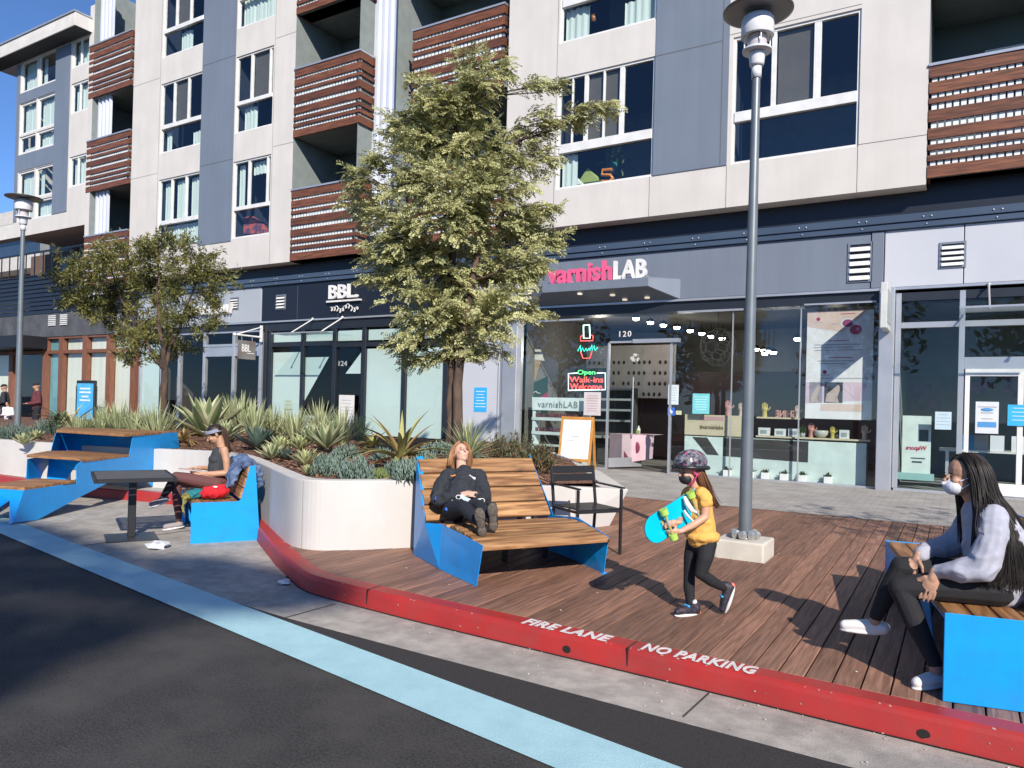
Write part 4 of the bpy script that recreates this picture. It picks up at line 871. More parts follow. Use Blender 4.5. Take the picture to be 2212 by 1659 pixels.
# ---------------------------------------------------------------- materials for furniture
blue=M('blue_paint',(.0,.32,.80),(.0,.30,.75),scale=2,rough=.42,coat=.2,bump=.05,bscale=300,stain=(.015,.20,.50,.45),sscale=5)
seatw=wood('seat_wood',(.40,.205,.085),(.19,.085,.032),axis=1,rough=.5,scale=2.2,island=.2,ring=12)
loungew=wood('lounger_wood',(.49,.27,.12),(.17,.075,.03),axis=1,rough=.5,scale=2.0,island=.22,ring=11)
black=M('black_metal',(.018,.018,.020),rough=.45); steel=M('galvanised_steel',(.5,.5,.5),(.4,.4,.41),scale=30,rough=.35,metal=.8)
def local_thing(name,label,cat,o,ang,group=None):
    t=thing(name,label,cat,(0,0,0),group); t.location=o; t.rotation_euler=(0,0,ang); return t
def sheet_poly(mb,pts,th=.006,mi=0):
    """folded sheet: polygon faces given a real thickness"""
    pts=[np.array(p,float) for p in pts]; n=np.cross(pts[1]-pts[0],pts[2]-pts[0]); n=n/np.linalg.norm(n); mb.prism(pts,n*th,mi)
# ---------------------------------------------------------------- benches: local x = depth (front to back), y = along the bench
def bench(label,o,ang,length,group):
    t=local_thing('bench',label,'bench',o,ang,group)
    prof=[(0,0),(0,.452),(.485,.452),(.515,.48),(.605,.85),(.662,.85),(.73,0)]
    for yy in (0,length):
        mb=MB(); mb.prism([(x,yy,z) for x,z in prof],(0,.008 if yy==0 else -.008,0))
        s_=1 if yy==0 else -1
        mb.prism([(0,yy+.009*s_,0),(0,yy+.009*s_,.45),(.045,yy+.13*s_,.43),(.06,yy+.15*s_,.02)],(.006,0,0))
        mb.prism([(.73,yy+.009*s_,0),(.664,yy+.009*s_,.85),(.64,yy+.10*s_,.80),(.70,yy+.16*s_,.04)],(-.006,0,0))
        mb.build('end_panel',blue,t,local=True,bevel=.003)
    s=MB()
    for i in range(4): s.box(.015+.121*i,.13+.121*i,.012,length-.012,.412,.448)
    s.build('seat',seatw,t,local=True,bevel=.006)
    b=MB(); d=np.array([.105,0,.38]);d/=np.linalg.norm(d); 
    for i in range(3): c=np.array([.505,0,.475])+d*(.062+.128*i); b.bar(c+[0,.012,0],c+[0,length-.012,0],.032,.118,up=d)
    b.build('backrest',seatw,t,local=True,bevel=.006)
    k=MB(); m_=length/2
    sheet_poly(k,[(.06,m_-.36,.40),(.06,m_+.36,.40),(.16,m_,.0)]); sheet_poly(k,[(.50,m_-.5,.42),(.50,m_+.5,.42),(.42,m_+.12,.0),(.42,m_-.12,.0)]); k.box(.02,.5,.02,length-.02,.395,.409)
    k.prism([(.695,.02,.1),(.69,length-.02,.1),(.625,length-.02,.84),(.63,.02,.84)],(.006,0,0)); k.build('back_sheet',blue,t,local=True)
    return t
bl_=bench('blue metal bench carrying a red bag and a denim jacket beside the cafe table',(-7.156,5.126,0),math.atan2(.627,.37),1.55,'blue benches with wooden seats')
br_=bench('blue sheet metal bench at the right edge carrying a woman in a grey sweatshirt',(-.045,4.40,.152),math.atan2(.193,.981),2.3,'blue benches with wooden seats')
# ---------------------------------------------------------------- wide lounger
lg=local_thing('lounger','wide blue sided wooden lounger with a high slatted back and a reclining person','lounger',(-3.276,4.949,.152),math.atan2(.527,-.85))
# local x = depth to the back, local y = minus width direction
Wd=1.22
def LP(u,v,z): return (u,-v,z)
mb=MB()
sheet_poly(mb,[LP(0,0,0),LP(-.1,0,.345),LP(.70,-.03,.392),LP(.68,-.05,0)]); sheet_poly(mb,[LP(.68,-.05,0),LP(.70,-.03,.392),LP(.95,-.10,.37),LP(1.37,-.05,0)]); sheet_poly(mb,[LP(.95,-.10,.37),LP(1.40,.03,.94),LP(1.43,-.02,.93),LP(1.37,-.05,0)])
mb.build('side_panel',blue,lg,local=True,bevel=.002)
mb=MB()
sheet_poly(mb,[LP(0,Wd,0),LP(-.06,Wd,.34),LP(.47,Wd+.01,.43),LP(.68,Wd+.05,0)]); sheet_poly(mb,[LP(.68,Wd+.05,0),LP(.47,Wd+.01,.43),LP(.93,Wd+.02,.385),LP(1.37,Wd+.03,0)]); sheet_poly(mb,[LP(.93,Wd+.02,.385),LP(1.42,Wd-.0,.95),LP(1.44,Wd+.03,.93),LP(1.37,Wd+.03,0)])
mb.box(-.02,.02,-Wd-.03,-Wd+.03,0,.012); mb.build('side_panel',blue,lg,local=True,bevel=.002)
mb=MB(); pr=[(-.09,.318),(.15,.362),(.38,.395),(.62,.392),(.93,.352)]
for i in range(6):
    s0=-.075+i*.17; zz_=lambda q:np.interp(q,[p[0] for p in pr],[p[1] for p in pr]); z0,z1=zz_(s0),zz_(s0+.158); a=np.array([s0,0,z0]);b=np.array([s0+.158,0,z1]); n_=np.array([-(b-a)[2],0,(b-a)[0]]);n_/=np.linalg.norm(n_)
    sec=[a-n_*.03,b-n_*.03,b-n_*.004,b*.9+a*.1+n_*.008,(a+b)/2+n_*.012,a*.9+b*.1+n_*.008,a-n_*.004]; y0=.0 if s0<.6 else .025
    mb.prism([q+[0,y0,0] for q in sec],(0,-Wd-y0-.0,0))
mb.build('seat',loungew,lg,local=True,bevel=.004)
mb=MB(); a0=np.array([.955,0,.385]); a1=np.array([1.395,0,.925]); d=(a1-a0); n_=np.array([-d[2],0,d[0]]);n_/=np.linalg.norm(n_)
for i in range(4):
    a=a0+d*(i/4+.006);b=a0+d*((i+1)/4-.012); sec=[a-n_*.03,b-n_*.03,b-n_*.002,b*.88+a*.12+n_*.009,(a+b)/2+n_*.013,a*.88+b*.12+n_*.009,a-n_*.002]; mb.prism([q+[0,.085-.02*i,0] for q in sec],(0,-Wd-.085+.02*i,0))
mb.build('backrest',loungew,lg,local=True,bevel=.004)
mb=MB()
for v in (.2,.62,1.05): mb.bar(LP(.0,v,.29),LP(.92,v,.32),.04,.04); mb.bar(LP(.95,v,.33),LP(1.38,v,.88),.04,.04,up=(-.8,0,.6)); mb.bar(LP(1.25,v,.02),LP(1.36,v,.86),.04,.04,up=(1,0,0)); mb.bar(LP(.75,v,0),LP(.75,v,.34),.04,.04,up=(1,0,0))
mb.build('underframe',black,lg,local=True)
# ---------------------------------------------------------------- terraced seat (three wooden steps)
st=local_thing('terraced_bench','blue stepped bench with three wooden levels beside the blue road stripe','bench',(-9.911,4.913,.006),math.atan2(.898,-.441))
mb=MB(); P2=[(-.40,.03),(-.25,.41),(.72,.385),(.70,.64),(.80,.69),(1.885,.675),(1.975,1.015),(3.23,1.0),(3.42,.45),(2.84,0),(2.27,.30),(1.49,.35),(.75,.185),(0,.0)]
mb.prism([(s,0,z) for s,z in P2],(0,.008,0)); mb.build('side_panel',blue,st,local=True,bevel=.003)
mb=MB()
sheet_poly(mb,[(-.25,.01,.405),(-.40,.01,.03),(-.36,.09,0),(-.22,.2,.27),(-.1,.62,.40)]); sheet_poly(mb,[(-.1,.62,.40),(-.22,.2,.27),(-.15,.46,.12),(-.05,.6,.0)]); sheet_poly(mb,[(-.05,.6,0),(-.1,.62,.40),(.7,.62,.39),(.5,.6,.2)])
sheet_poly(mb,[(1.95,.03,.65),(1.62,.03,.36),(1.72,.62,.36),(2.0,.95,.65)]); sheet_poly(mb,[(1.26,1.15,.65),(1.30,1.2,.0),(1.42,1.2,0),(1.72,1.25,.42),(2.1,1.35,.65)]); sheet_poly(mb,[(1.75,1.18,.65),(1.7,1.2,.0),(1.74,1.08,0),(1.62,.72,.45),(1.5,.5,.65)]); 
sheet_poly(mb,[(2.3,1.5,.97),(2.05,1.4,.66),(2.2,1.5,.0),(2.35,1.5,0),(3.3,2.1,.85),(3.4,2.2,.97)]); sheet_poly(mb,[(2.75,.02,.98),(2.75,.02,.35),(3.0,2.0,.35),(3.0,2.0,.98)]); sheet_poly(mb,[(3.23,.01,.98),(3.42,.01,.45),(3.6,1.0,.2),(3.5,2.1,.5),(3.44,2.2,.98)])
mb.build('folded_sheet',blue,st,local=True)
for nm,q in (('seat',[(-.24,.0,.40),(-.12,.62,.40),(.76,.62,.40),(.71,.0,.39)]),('seat',[(.80,-.01,.672),(1.0,.16,.672),(1.27,1.17,.672),(2.08,1.45,.672),(2.3,1.2,.672),(1.9,.0,.672)]),('seat',[(1.72,-.02,.985),(2.34,1.52,.985),(3.46,2.24,.985),(3.30,.01,.985)])):
    mb=MB(); # boards across the level
    P=np.array([(a,b) for a,b,_ in q]); z=q[0][2]; ylo,yhi=P[:,1].min(),P[:,1].max(); e=np.array([.38,.925]) if z>.5 else np.array([0,1.]); f=np.array([e[1],-e[0]]); w_=P@f; k=max(4,int((w_.max()-w_.min())/.15)); 
    def clip(poly,nv,lim,keep_less):
        out=[]
        for i in range(len(poly)):
            a,b=poly[i-1],poly[i]; da,db=a@nv-lim,b@nv-lim
            if keep_less: da,db=-da,-db
            if (da>=0)!=(db>=0): out.append(a+(b-a)*da/(da-db))
            if db>=0: out.append(b)
        return out
    for i in range(k):
        l0=w_.min()+(w_.max()-w_.min())*i/k+.004; l1=w_.min()+(w_.max()-w_.min())*(i+1)/k-.004; pol=clip(clip([p for p in P],f,l0,False),f,l1,True)
        if len(pol)>2: mb.prism([(*p,z) for p in pol],(0,0,.038))
    mb.build(nm,seatw,st,local=True,bevel=.004)
# ---------------------------------------------------------------- cafe tables
def cafe_table(label,o,ang,group):
    t=local_thing('cafe_table',label,'table',o,ang,group); mb=MB(); L,W_=.98,.80
    for i in range(9): y=-L/2+i*L/9; mb.box(-W_/2+.03,W_/2-.03,y+.017,y+L/9-.009,.702,.713)
    mb.build('table_top',M('black_slat',(.085,.087,.092),rough=.5) if 'black_slat' not in bpy.data.materials else bpy.data.materials['black_slat'],t,local=True,bevel=.004)
    mb=MB(); mb.box(-W_/2,-W_/2+.03,-L/2,L/2,.67,.715); mb.box(W_/2-.03,W_/2,-L/2,L/2,.67,.715); mb.box(-W_/2+.03,W_/2-.03,-L/2-.012,-L/2+.006,.67,.715); mb.box(-W_/2+.03,W_/2-.03,L/2-.006,L/2+.012,.67,.715); mb.box(-.2,.2,-.03,.03,.675,.701); mb.build('rim',black,t,local=True,bevel=.003)
    mb=MB(); mb.box(-.04,.04,-.04,.04,.012,.675); mb.build('post',black,t,local=True,bevel=.006)
    mb=MB(); mb.box(-.26,.26,-.27,.27,0,.012); mb.build('base_plate',M('base_steel',(.05,.055,.062),rough=.35,metal=.3) if 'base_steel' not in bpy.data.materials else bpy.data.materials['base_steel'],t,local=True,bevel=.002)
cafe_table('black slatted cafe table standing between the stepped bench and the reading woman',(-7.966,4.951,.006),R(62.5),None)
# ---------------------------------------------------------------- armchair
fr_=np.array([-2.83,6.80]); fd=np.array([.85,-.527]); wd=np.array([.527,.85]); W_,D_=.50,.47
ch=thing('armchair','black metal armchair with a two slat back between the lounger and the girl','chair',(-3.1,6.7,gh(6.8)))
gz=gh(6.8)
def CP(u,v,z): q=fr_-fd*u-wd*v; return (q[0],q[1],gz+z)
for u,v,top in ((0,0,.64),(0,W_,.64),(D_,0,.83),(D_,W_,.83)):
    mb=MB(); mb.bar(CP(u-.0 if u==0 else u+.02,v,0),CP(u if u==0 else u-.02,v,.43),.026,.026,up=(*fd,0)); mb.bar(CP(u if u==0 else u-.02,v,.43),CP(u if u==0 else u+.05,v,top),.026,.026,up=(*fd,0)); mb.build('leg',black,ch,bevel=.003)
mb=MB(); mb.bar(CP(-.03,-.005,.652),CP(D_+.03,-.005,.662),.045,.014); mb.build('armrest',black,ch,bevel=.003)
mb=MB(); mb.bar(CP(-.03,W_+.005,.652),CP(D_+.03,W_+.005,.662),.045,.014); mb.build('armrest',black,ch,bevel=.003)
mb=MB()
for i in range(5): mb.bar(CP(.005+i*.096+.04,.014,.447),CP(.005+i*.096+.04,W_-.014,.447),.086,.012)
mb.bar(CP(0,.014,.427),CP(0,W_-.014,.427),.026,.026); mb.bar(CP(.01,.0,.427),CP(D_-.02,.0,.427),.024,.024); mb.bar(CP(.01,W_,.427),CP(D_-.02,W_,.427),.024,.024); mb.build('seat',black,ch,bevel=.003)
mb=MB()
for z in (.715,.795): mb.bar(CP(D_+.02+(z-.7)*.15,.012,z),CP(D_+.02+(z-.7)*.15,W_-.012,z),.012,.072)
mb.build('backrest',black,ch,bevel=.003)
# ---------------------------------------------------------------- street lamps
def street_lamp(label,x,y,z0,H,foot,group='street lamps'):
    t=thing('street_lamp',label,'street lamp',(x,y,z0),group); zb_=z0; pm=M('lamp_pole',(.20,.225,.24),(.17,.195,.21),scale=5,rough=.4,metal=.4) if 'lamp_pole' not in bpy.data.materials else bpy.data.materials['lamp_pole']; wm=M('lamp_white',(.72,.73,.75),rough=.35) if 'lamp_white' not in bpy.data.materials else bpy.data.materials['lamp_white']
    if foot:
        mb=MB(); mb.box(x-.235,x+.235,y-.235,y+.235,z0-.06,z0+.175); mb.build('footing',M('footing_concrete',(.62,.58,.50),(.52,.48,.42),scale=4,rough=.9,bump=.2),t,bevel=.018,seg=2); zb_=z0+.176
        mb=MB(); mb.lathe((x,y,zb_),[(0,0),(.105,0),(.105,.014),(.0,.014)],20); mb.build('base_plate',steel,t)
        for k in range(8):
            a=k*math.pi/4; m2=MB(); r_=random.Random(k); m2.ball((x+.105*math.cos(a),y+.105*math.sin(a),zb_+.04),(.045*r_.uniform(.8,1.2),.045*r_.uniform(.8,1.2),.05*r_.uniform(.7,1.1)),6); o=m2.build('bolt_wrap',M('wrap_foil',(.62,.62,.60),rough=.25,metal=.7) if 'wrap_foil' not in bpy.data.materials else bpy.data.materials['wrap_foil'],t); o.data.polygons.foreach_set('use_smooth',[False]*len(o.data.polygons))
    mb=MB(); zt=zb_+H-.62; mb.tube([(x,y,zb_+.01),(x,y,zb_+1.6),(x,y,zt)],[.062,.056,.038],20); mb.build('pole',pm,t)
    b=zt
    mb=MB(); mb.lathe((x,y,b-.06),[(.042,0),(.048,0),(.048,.12),(.04,.12)],18); mb.build('collar',wm,t)
    mb=MB(); mb.lathe((x,y,b+.06),[(.03,0),(.062,.0),(.07,.02),(.078,.11),(.08,.12),(.07,.135),(0,.135)],20); mb.build('lamp_cup',wm,t)
    mb=MB(); mb.lathe((x,y,b+.20),[(0,0),(.14,0),(.142,.012),(.14,.024),(.09,.03)],24)
    for k in range(4): a=k*math.pi/2+.5; mb.tube([(x+.125*math.cos(a),y+.125*math.sin(a),b+.22),(x+.125*math.cos(a),y+.125*math.sin(a),b+.36)],.008,6)
    mb.build('lamp_flange',wm,t)
    mb=MB(); mb.lathe((x,y,b+.225),[(.085,0),(.092,.02),(.092,.12),(.085,.135)],20); mb.build('lens',M('lamp_lens',(.55,.50,.50),rough=.12,coat=.5) if 'lamp_lens' not in bpy.data.materials else bpy.data.materials['lamp_lens'],t)
    mb=MB(); mb.lathe((x,y,b+.345),[(.0,.02),(.125,.02),(.152,0),(.158,.01),(.155,.17),(.14,.20),(.06,.205),(.06,.24)],28); mb.build('lamp_housing',wm,t)
    mb=MB(); mb.lathe((x,y,b+.585),[(0,0),(.30,.0),(.335,.012),(.335,.022),(.2,.05),(0,.06)],36); mb.build('lamp_shade',M('lamp_disc',(.20,.19,.18),rough=.4,metal=.4) if 'lamp_disc' not in bpy.data.materials else bpy.data.materials['lamp_disc'],t)
street_lamp('tall street lamp on a square concrete footing set in the wooden deck',-1.79,7.46,.187,5.22,True)
p=aty(38,900,7.6); street_lamp('street lamp rising from the left end of the planter',p[0],7.6,.70,4.85,False)
# ---------------------------------------------------------------- easel board
o_=atg(1250,1022); az=R(12)
ea=local_thing('easel_board','white board in an orange wooden easel frame outside the salon','sign',(o_[0],o_[1]-.1,gh(13.7)),az); w1,h1=.66,1.12
ow=M('orange_wood',(.52,.24,.05),(.42,.18,.035),scale=8,rough=.5)
mb=MB()
def EP(x,u,z): return (x,u*.38*(1-z/h1),z)
for s_ in (-1,1):
    for x in (-w1/2,w1/2-.05): mb.bar((x+.025,-s_*.30,0),(x+.025,0 if s_==1 else 0.02,h1),.05,.025,up=(0,1,0))
mb.bar((-w1/2,-.012,h1-.03),(w1/2,-.012,h1-.03),.03,.06); mb.bar((-w1/2+.05,-.23,.27),(w1/2-.05,-.23,.27),.03,.06); mb.build('frame',ow,ea,local=True,bevel=.003)
mb=MB(); mb.add([(-w1/2+.05,-.225,.30),(w1/2-.05,-.225,.30),(w1/2-.05,-.022,h1-.06),(-w1/2+.05,-.022,h1-.06)],[(0,1,2,3)]); bd=mb.build('writing_surface',M('white_board',(.72,.73,.74),rough=.3),ea,local=True)
mb=MB(); n_=np.array([0,-.97,.25]); 
for t,x,w_ in ((.62,-.05,.2),(.56,-.02,.14),(.45,-.12,.18),(.75,0,.3)): 
    for k in range(6): xx=x+w_*(k/6-.5); c=np.array([xx,-.225+.203*t-.004,.30+(h1-.36)*t]); mb.tube([c,c+[.012,.004,.02],c+[.022,0,0]],.0028,4)
mb.build('handwriting',M('marker',(.25,.26,.28)),bd,local=True)
# ---------------------------------------------------------------- blue digital board at the left shop
p=aty(184,900,13.6); ds=thing('sign_board','blue lit panel in a black frame standing among the yuccas on the left','sign',(p[0],13.6,.3))
x=p[0]; mb=MB(); mb.box(x-.55,x+.55,13.58,13.66,.3,2.08); mb.box(x-.62,x-.55,13.6,13.64,.3,1.9); mb.box(x+.55,x+.62,13.6,13.64,.3,1.9); mb.build('frame',black,ds,bevel=.02)
mb=MB(); mb.quad((x-.48,13.575,.5),(x+.48,13.575,.5),(x+.48,13.575,1.98),(x-.48,13.575,1.98)); mb.build('screen',M('sign_blue',(.06,.38,.75),(.10,.5,.85),scale=3,rough=.3),ds)
mb=MB()
for z,w_ in ((1.78,.6),(1.66,.66),(1.52,.4),(1.40,.62)): mb.box(x-w_/2,x+w_/2,13.568,13.574,z,z+.055)
mb.build('printed_line',M('sign_line',(.75,.85,.9)),ds)
# ---------------------------------------------------------------- litter
def crumple(name,label,p,s,mat,cat):
    mb=MB(); r_=np.random.default_rng(int(s*1000)); mb.ball((0,0,0),s,8); v=np.array(mb.v); v*= (1+r_.normal(0,.22,(len(v),1))); v[:,2]*=.32; mb.v=[tuple(q) for q in v+np.array(p)+[0,0,s*.25]]; o=mb.build(name,mat); o.data.polygons.foreach_set('use_smooth',[False]*len(o.data.polygons)); tag(o,label,cat)
wp=M('paper_white',(.72,.72,.74),rough=.7)
crumple('paper_scrap','crumpled white paper on the concrete below the cafe table',(-7.2,4.79,.01),.11,wp,'litter'); crumple('paper_scrap','white scrap at the bend of the red kerb',(-4.98,4.50,.012),.055,wp,'litter')
# ---------------------------------------------------------------- signs
def fit(mb,txt,x0,x1,z0,z1,y,ext=.02,bold=.0,mi=0,shear=0.,space=1.0,mirror=False):
    """lettering on a wall plane, facing the street"""
    v,f=text_mesh(txt,1,ext,bold,'LEFT',shear,space); xs=[q[0] for q in v];ys=[q[1] for q in v]; a,b=min(xs),max(xs);c,d=min(ys),max(ys)
    P=[]
    for q in v:
        tx=(q[0]-a)/(b-a); 
        if mirror: tx=1-tx
        P.append((x0+tx*(x1-x0),y-ext-q[2],z0+(q[1]-c)/(d-c)*(z1-z0)))
    mb.add(P,f,mi)
pinkm=M('pink_letter',(.80,.12,.27),rough=.45); whitem=M('white_letter',(.80,.79,.77),rough=.45); redm=M('dark_red_print',(.40,.02,.06))
sg=thing('shop_sign','raised pink and white varnishLAB letters standing on the salon canopy','sign',(-6.5,14.02,4.24))
mb=MB(); fit(mb,'varnish',-7.68,-6.16,4.243,4.66,14.08,.045,.028); mb.build('pink_letters',pinkm,sg,bevel=.004)
mb=MB(); fit(mb,'LAB',-6.13,-5.42,4.243,4.63,14.08,.045,.028); mb.build('white_letters',whitem,sg,bevel=.004)
mb=MB(); mb.box(-7.7,-5.4,14.09,14.11,4.241,4.29); mb.build('backing_rail',silver,sg)
sg=thing('shop_sign','white serif style BBL letters with an underline and script on dark panel','sign',(-13.9,14.4,3.9))
mb=MB(); fit(mb,'BBL.',-14.46,-13.42,4.32,4.69,14.36,.03,.02); mb.box(-14.56,-13.36,14.33,14.41,4.24,4.285); mb.build('white_letters',whitem,sg)
mb=MB(); path=[]
for i in range(150): t=i/149; path.append((-14.42+1.0*t+.045*math.sin(t*62),14.36,4.06+.05*math.sin(t*62+1.3)+(.06*math.sin(t*13) if .2<t<.95 else 0)))
mb.tube(path,.012,5); mb.build('script_lettering',whitem,sg)
sg=thing('shop_sign','white upper case letters on the pale grey panel half hidden by the slim tree','sign',(-19.5,14.4,4.2))
mb=MB(); a=aty(415,668,14.36);b=aty(503,660,14.36); fit(mb,'ROSETROW/',a[0],b[0],4.12,4.40,14.38,.035,.012); mb.build('white_letters',whitem,sg)
# hanging blade sign
def atx(x,y,X): d=ray(x,y); return CAM+d*(X/d[0])
sg=thing('hanging_sign','small BBL panel hanging from a white bracket beside the dark lounge','sign',(-17.15,14.4,3.4)); X=-17.15
yo=atx(507,718,X)[1]; mb=MB(); mb.box(X-.03,X+.03,14.36,14.42,3.25,3.72); mb.tube([(X,14.36,3.38),(X,yo,3.38)],.028,8); mb.tube([(X,14.36,3.66),(X,yo+.1,3.40)],.018,8); mb.ball((X,yo,3.38),.05,8); mb.build('bracket',whitem,sg)
y0=yo+.12;y1=min(14.2,yo+1.05); mb=MB(); mb.box(X-.015,X+.015,y0,y1,2.72,3.24); pn=mb.build('panel',M('sign_brown',(.15,.11,.10),(.20,.20,.20),scale=1.5,rough=.4),sg)
for yy in (y0+.12,y1-.12): m2=MB(); m2.tube([(X,yy,3.24),(X,yy,3.36)],.008,6); m2.build('hanger',silver,sg)
mb=MB(); v,f=text_mesh('BBL',1,.004,.01,'LEFT'); xs=[q[0] for q in v];ys=[q[1] for q in v]; mb.add([(X+.017+q[2],y0+.12+(q[0]-min(xs))/(max(xs)-min(xs))*(y1-y0-.3),2.93+(q[1]-min(ys))/(max(ys)-min(ys))*.2) for q in v],f); mb.box(X+.016,X+.02,y0+.3,y1-.06,2.88,2.9); mb.build('lettering',whitem,pn)
# salon blade sign (seen almost edge on)
sg=thing('blade_sign','pale projecting sign box on the pier right of the salon window','sign',(-1.12,14.3,3.4)); mb=MB(); mb.box(-1.155,-1.055,13.52,14.28,3.05,3.80); mb.build('sign_box',M('sign_pale',(.62,.63,.60),rough=.4),sg,bevel=.006)
mb=MB(); mb.box(-1.052,-1.048,13.6,14.2,3.15,3.7); mb.build('sign_face',M('sign_face',(.35,.40,.41)),sg); mb=MB(); mb.box(-1.13,-1.08,14.28,14.31,3.2,3.6); mb.build('bracket',silver,sg)
# glass awning with rods over the office door and the lounge door
for nm,lab,x0,x1,z in (('glass_awning','thin glass awning with white rods over the dark lounge door',-15.5,-13.6,3.33),('glass_awning','thin glass awning with steel rods over the office door at the right edge',-.04,1.9,3.30)):
    t=thing(nm,lab,'awning',((x0+x1)/2,14.4,z)); mb=MB(); mb.box(x0,x1,13.35,14.42,z,z+.018); mb.build('glass_sheet',shopglass,t)
    for x in (x0+.4,x1-.4): mb=MB(); mb.tube([(x,14.4,z+.5),(x,13.6,z+.03)],.016,8); mb.ball((x,14.38,z+.5),.035,8); mb.ball((x,13.6,z+.02),.03,8); mb.build('rod',whitem if x0<-5 else silver,t)
    mb=MB(); mb.box(x0,x1,13.33,13.349,z-.005,z+.025); mb.build('edge_trim',silver,t)
# house numbers and notices on the glass
def notice(name,label,x0,x1,z0,z1,col,y=14.487,lines=5,lcol=(.35,.36,.38),cat='notice',extra=None,group=None):
    t=thing(name,label,cat,((x0+x1)/2,y,z0),group); mb=MB(); mb.box(x0,x1,y-.003,y,z0,z1); mb.build('sheet',M(name+'_paper',col,rough=.6),t)
    mb=MB(); h=(z1-z0)
    r_=random.Random(int(x0*100))
    for i in range(lines): z=z1-h*(.15+.75*i/max(1,lines)); w_=(x1-x0)*r_.uniform(.5,.84); mb.box((x0+x1)/2-w_/2,(x0+x1)/2+w_/2,y-.0045,y-.0032,z-h*.028,z)
    if lines: mb.build('printed_line',M(name+'_print',lcol),t)
    if extra: extra(t,x0,x1,z0,z1,y)
    return t
t=thing('house_number','white number 120 on the glass above the salon door','number',(-6.0,14.49,3.1)); mb=MB(); fit(mb,'120',-6.17,-5.9,3.12,3.24,14.492,.004,.01,space=1.25); mb.build('digits',whitem,t)
t=thing('house_number','pale number 124 on the glass above the dark lounge door','number',(-14.0,14.44,2.6)); mb=MB(); fit(mb,'124',-14.15,-13.85,2.55,2.68,14.445,.004,.01); mb.build('digits',M('grey_digit',(.45,.47,.5)),t)
notice('door_notice','large white notice on the dark lounge door',-14.1,-13.55,.95,1.78,(.72,.70,.68),y=14.44,lines=7,lcol=(.5,.5,.5))
def oval(t,x0,x1,z0,z1,y): pass
notice('window_card','small framed card hanging inside the left frosted pane',-16.25,-15.95,1.35,1.62,(.45,.55,.45),y=14.51,lines=2,lcol=(.05,.06,.06))
notice('poster_card','bright blue and white health notice on the pale service door',-9.78,-9.42,1.45,2.02,(.04,.42,.85),y=14.436,lines=6,lcol=(.75,.82,.88))
notice('window_notice','white paper on the open salon door left of the aqua notice',-5.07,-4.85,1.72,2.12,(.66,.74,.76),lines=6,lcol=(.45,.52,.55))
notice('window_notice','aqua notice at the top left corner of the salon display',-4.56,-4.22,1.55,1.95,(.20,.62,.66),lines=6,lcol=(.55,.85,.85))
t=notice('access_sticker','blue wheelchair symbol sticker on the salon door glass',-5.07,-4.92,1.50,1.66,(.04,.15,.62),lines=0,cat='sticker')
mb=MB(); mb.lathe((0,0,0),[(.0,0),(.035,0),(.035,.002),(0,.002)],14); mb.xf(Matrix.Translation((-5.0,14.480,1.565))@Matrix.Rotation(R(90),4,'X')); mb.box(-5.015,-4.995,14.478,14.483,1.58,1.63); mb.build('symbol',whitem,t)
notice('hours_sticker','small yellowish sticker beside the blue wheelchair sticker',-4.9,-4.78,1.52,1.60,(.62,.66,.42),lines=2,cat='sticker')
notice('window_notice','pink and white price list on the salon window left of the door',-6.95,-6.55,1.45,1.95,(.66,.60,.60),lines=7,lcol=(.5,.3,.32))
def covid(t,x0,x1,z0,z1,y):
    mb=MB(); mb.ball(((x0+x1)/2,y-.004,z1-.13),(.09,.003,.03),10); mb.box(x0+.03,x1-.03,y-.005,y-.0035,z0+.1,z0+.19); mb.build('picture',M('notice_blue',(.08,.30,.62)),t)
notice('door_notice','white and blue two part notice on the office door glass',.22,.54,1.36,1.88,(.70,.72,.76),y=14.42,lines=4,extra=covid)
notice('door_notice','bright blue masked face notice on the office door at the right edge',.66,.98,1.5,1.84,(.04,.45,.85),y=14.42,lines=4,lcol=(.75,.8,.84))
notice('window_notice','pale blue sheet in the office window next to the roll up banner',-.36,-.12,1.4,1.7,(.52,.66,.74),lines=4)
# office roll-up banner, desk and chairs
t=thing('roll_up_banner','pale roll up banner with red lettering inside the office window','banner',(-.62,14.75,.34)); mb=MB(); mb.box(-.86,-.42,14.74,14.745,.62,1.62); mb.build('banner_sheet',M('banner',(.56,.66,.62),rough=.6),t); mb=MB(); mb.box(-.92,-.36,14.69,14.80,.50,.62); mb.build('base',M('banner_base',(.25,.45,.42),rough=.4),t)
mb=MB(); fit(mb,'Wapora',-.80,-.48,1.0,1.10,14.738,.002,.02,mirror=True); mb.build('red_lettering',redm,t); mb=MB(); mb.box(-.72,-.5,14.735,14.738,.87,.89); mb.box(-.7,-.55,14.735,14.738,.8,.83); mb.box(-.6,-.46,14.735,14.738,1.18,1.38); mb.build('print',M('banner_print',(.05,.08,.09)),t)
t=thing('office_desk','pale office desk with framed photographs behind the right window','desk',(.6,15.2,.34)); mb=MB(); mb.box(-.3,3,14.95,15.6,1.02,1.06); mb.build('desk_top',M('desk_top',(.6,.62,.6)),t)
for x in (-.2,1.2): mb=MB(); mb.box(x,x+.05,15,15.05,.34,1.02); mb.build('leg',silver,t)
for x,c in ((.12,(.05,.2,.4)),(.32,(.3,.3,.28)),(.55,(.6,.65,.7)),(.85,(.65,.68,.7))):
    t=thing('picture_frame','small picture propped on the office desk',"picture",(x,15.0,1.06),'pictures on the office desk'); mb=MB(); mb.box(x-.1,x+.1,14.98,15.0,1.06,1.32); mb.build('print',M('print_%d'%int(x*100),c),t); mb=MB(); mb.box(x-.11,x+.11,15.001,15.012,1.055,1.33); mb.build('frame',black,t)
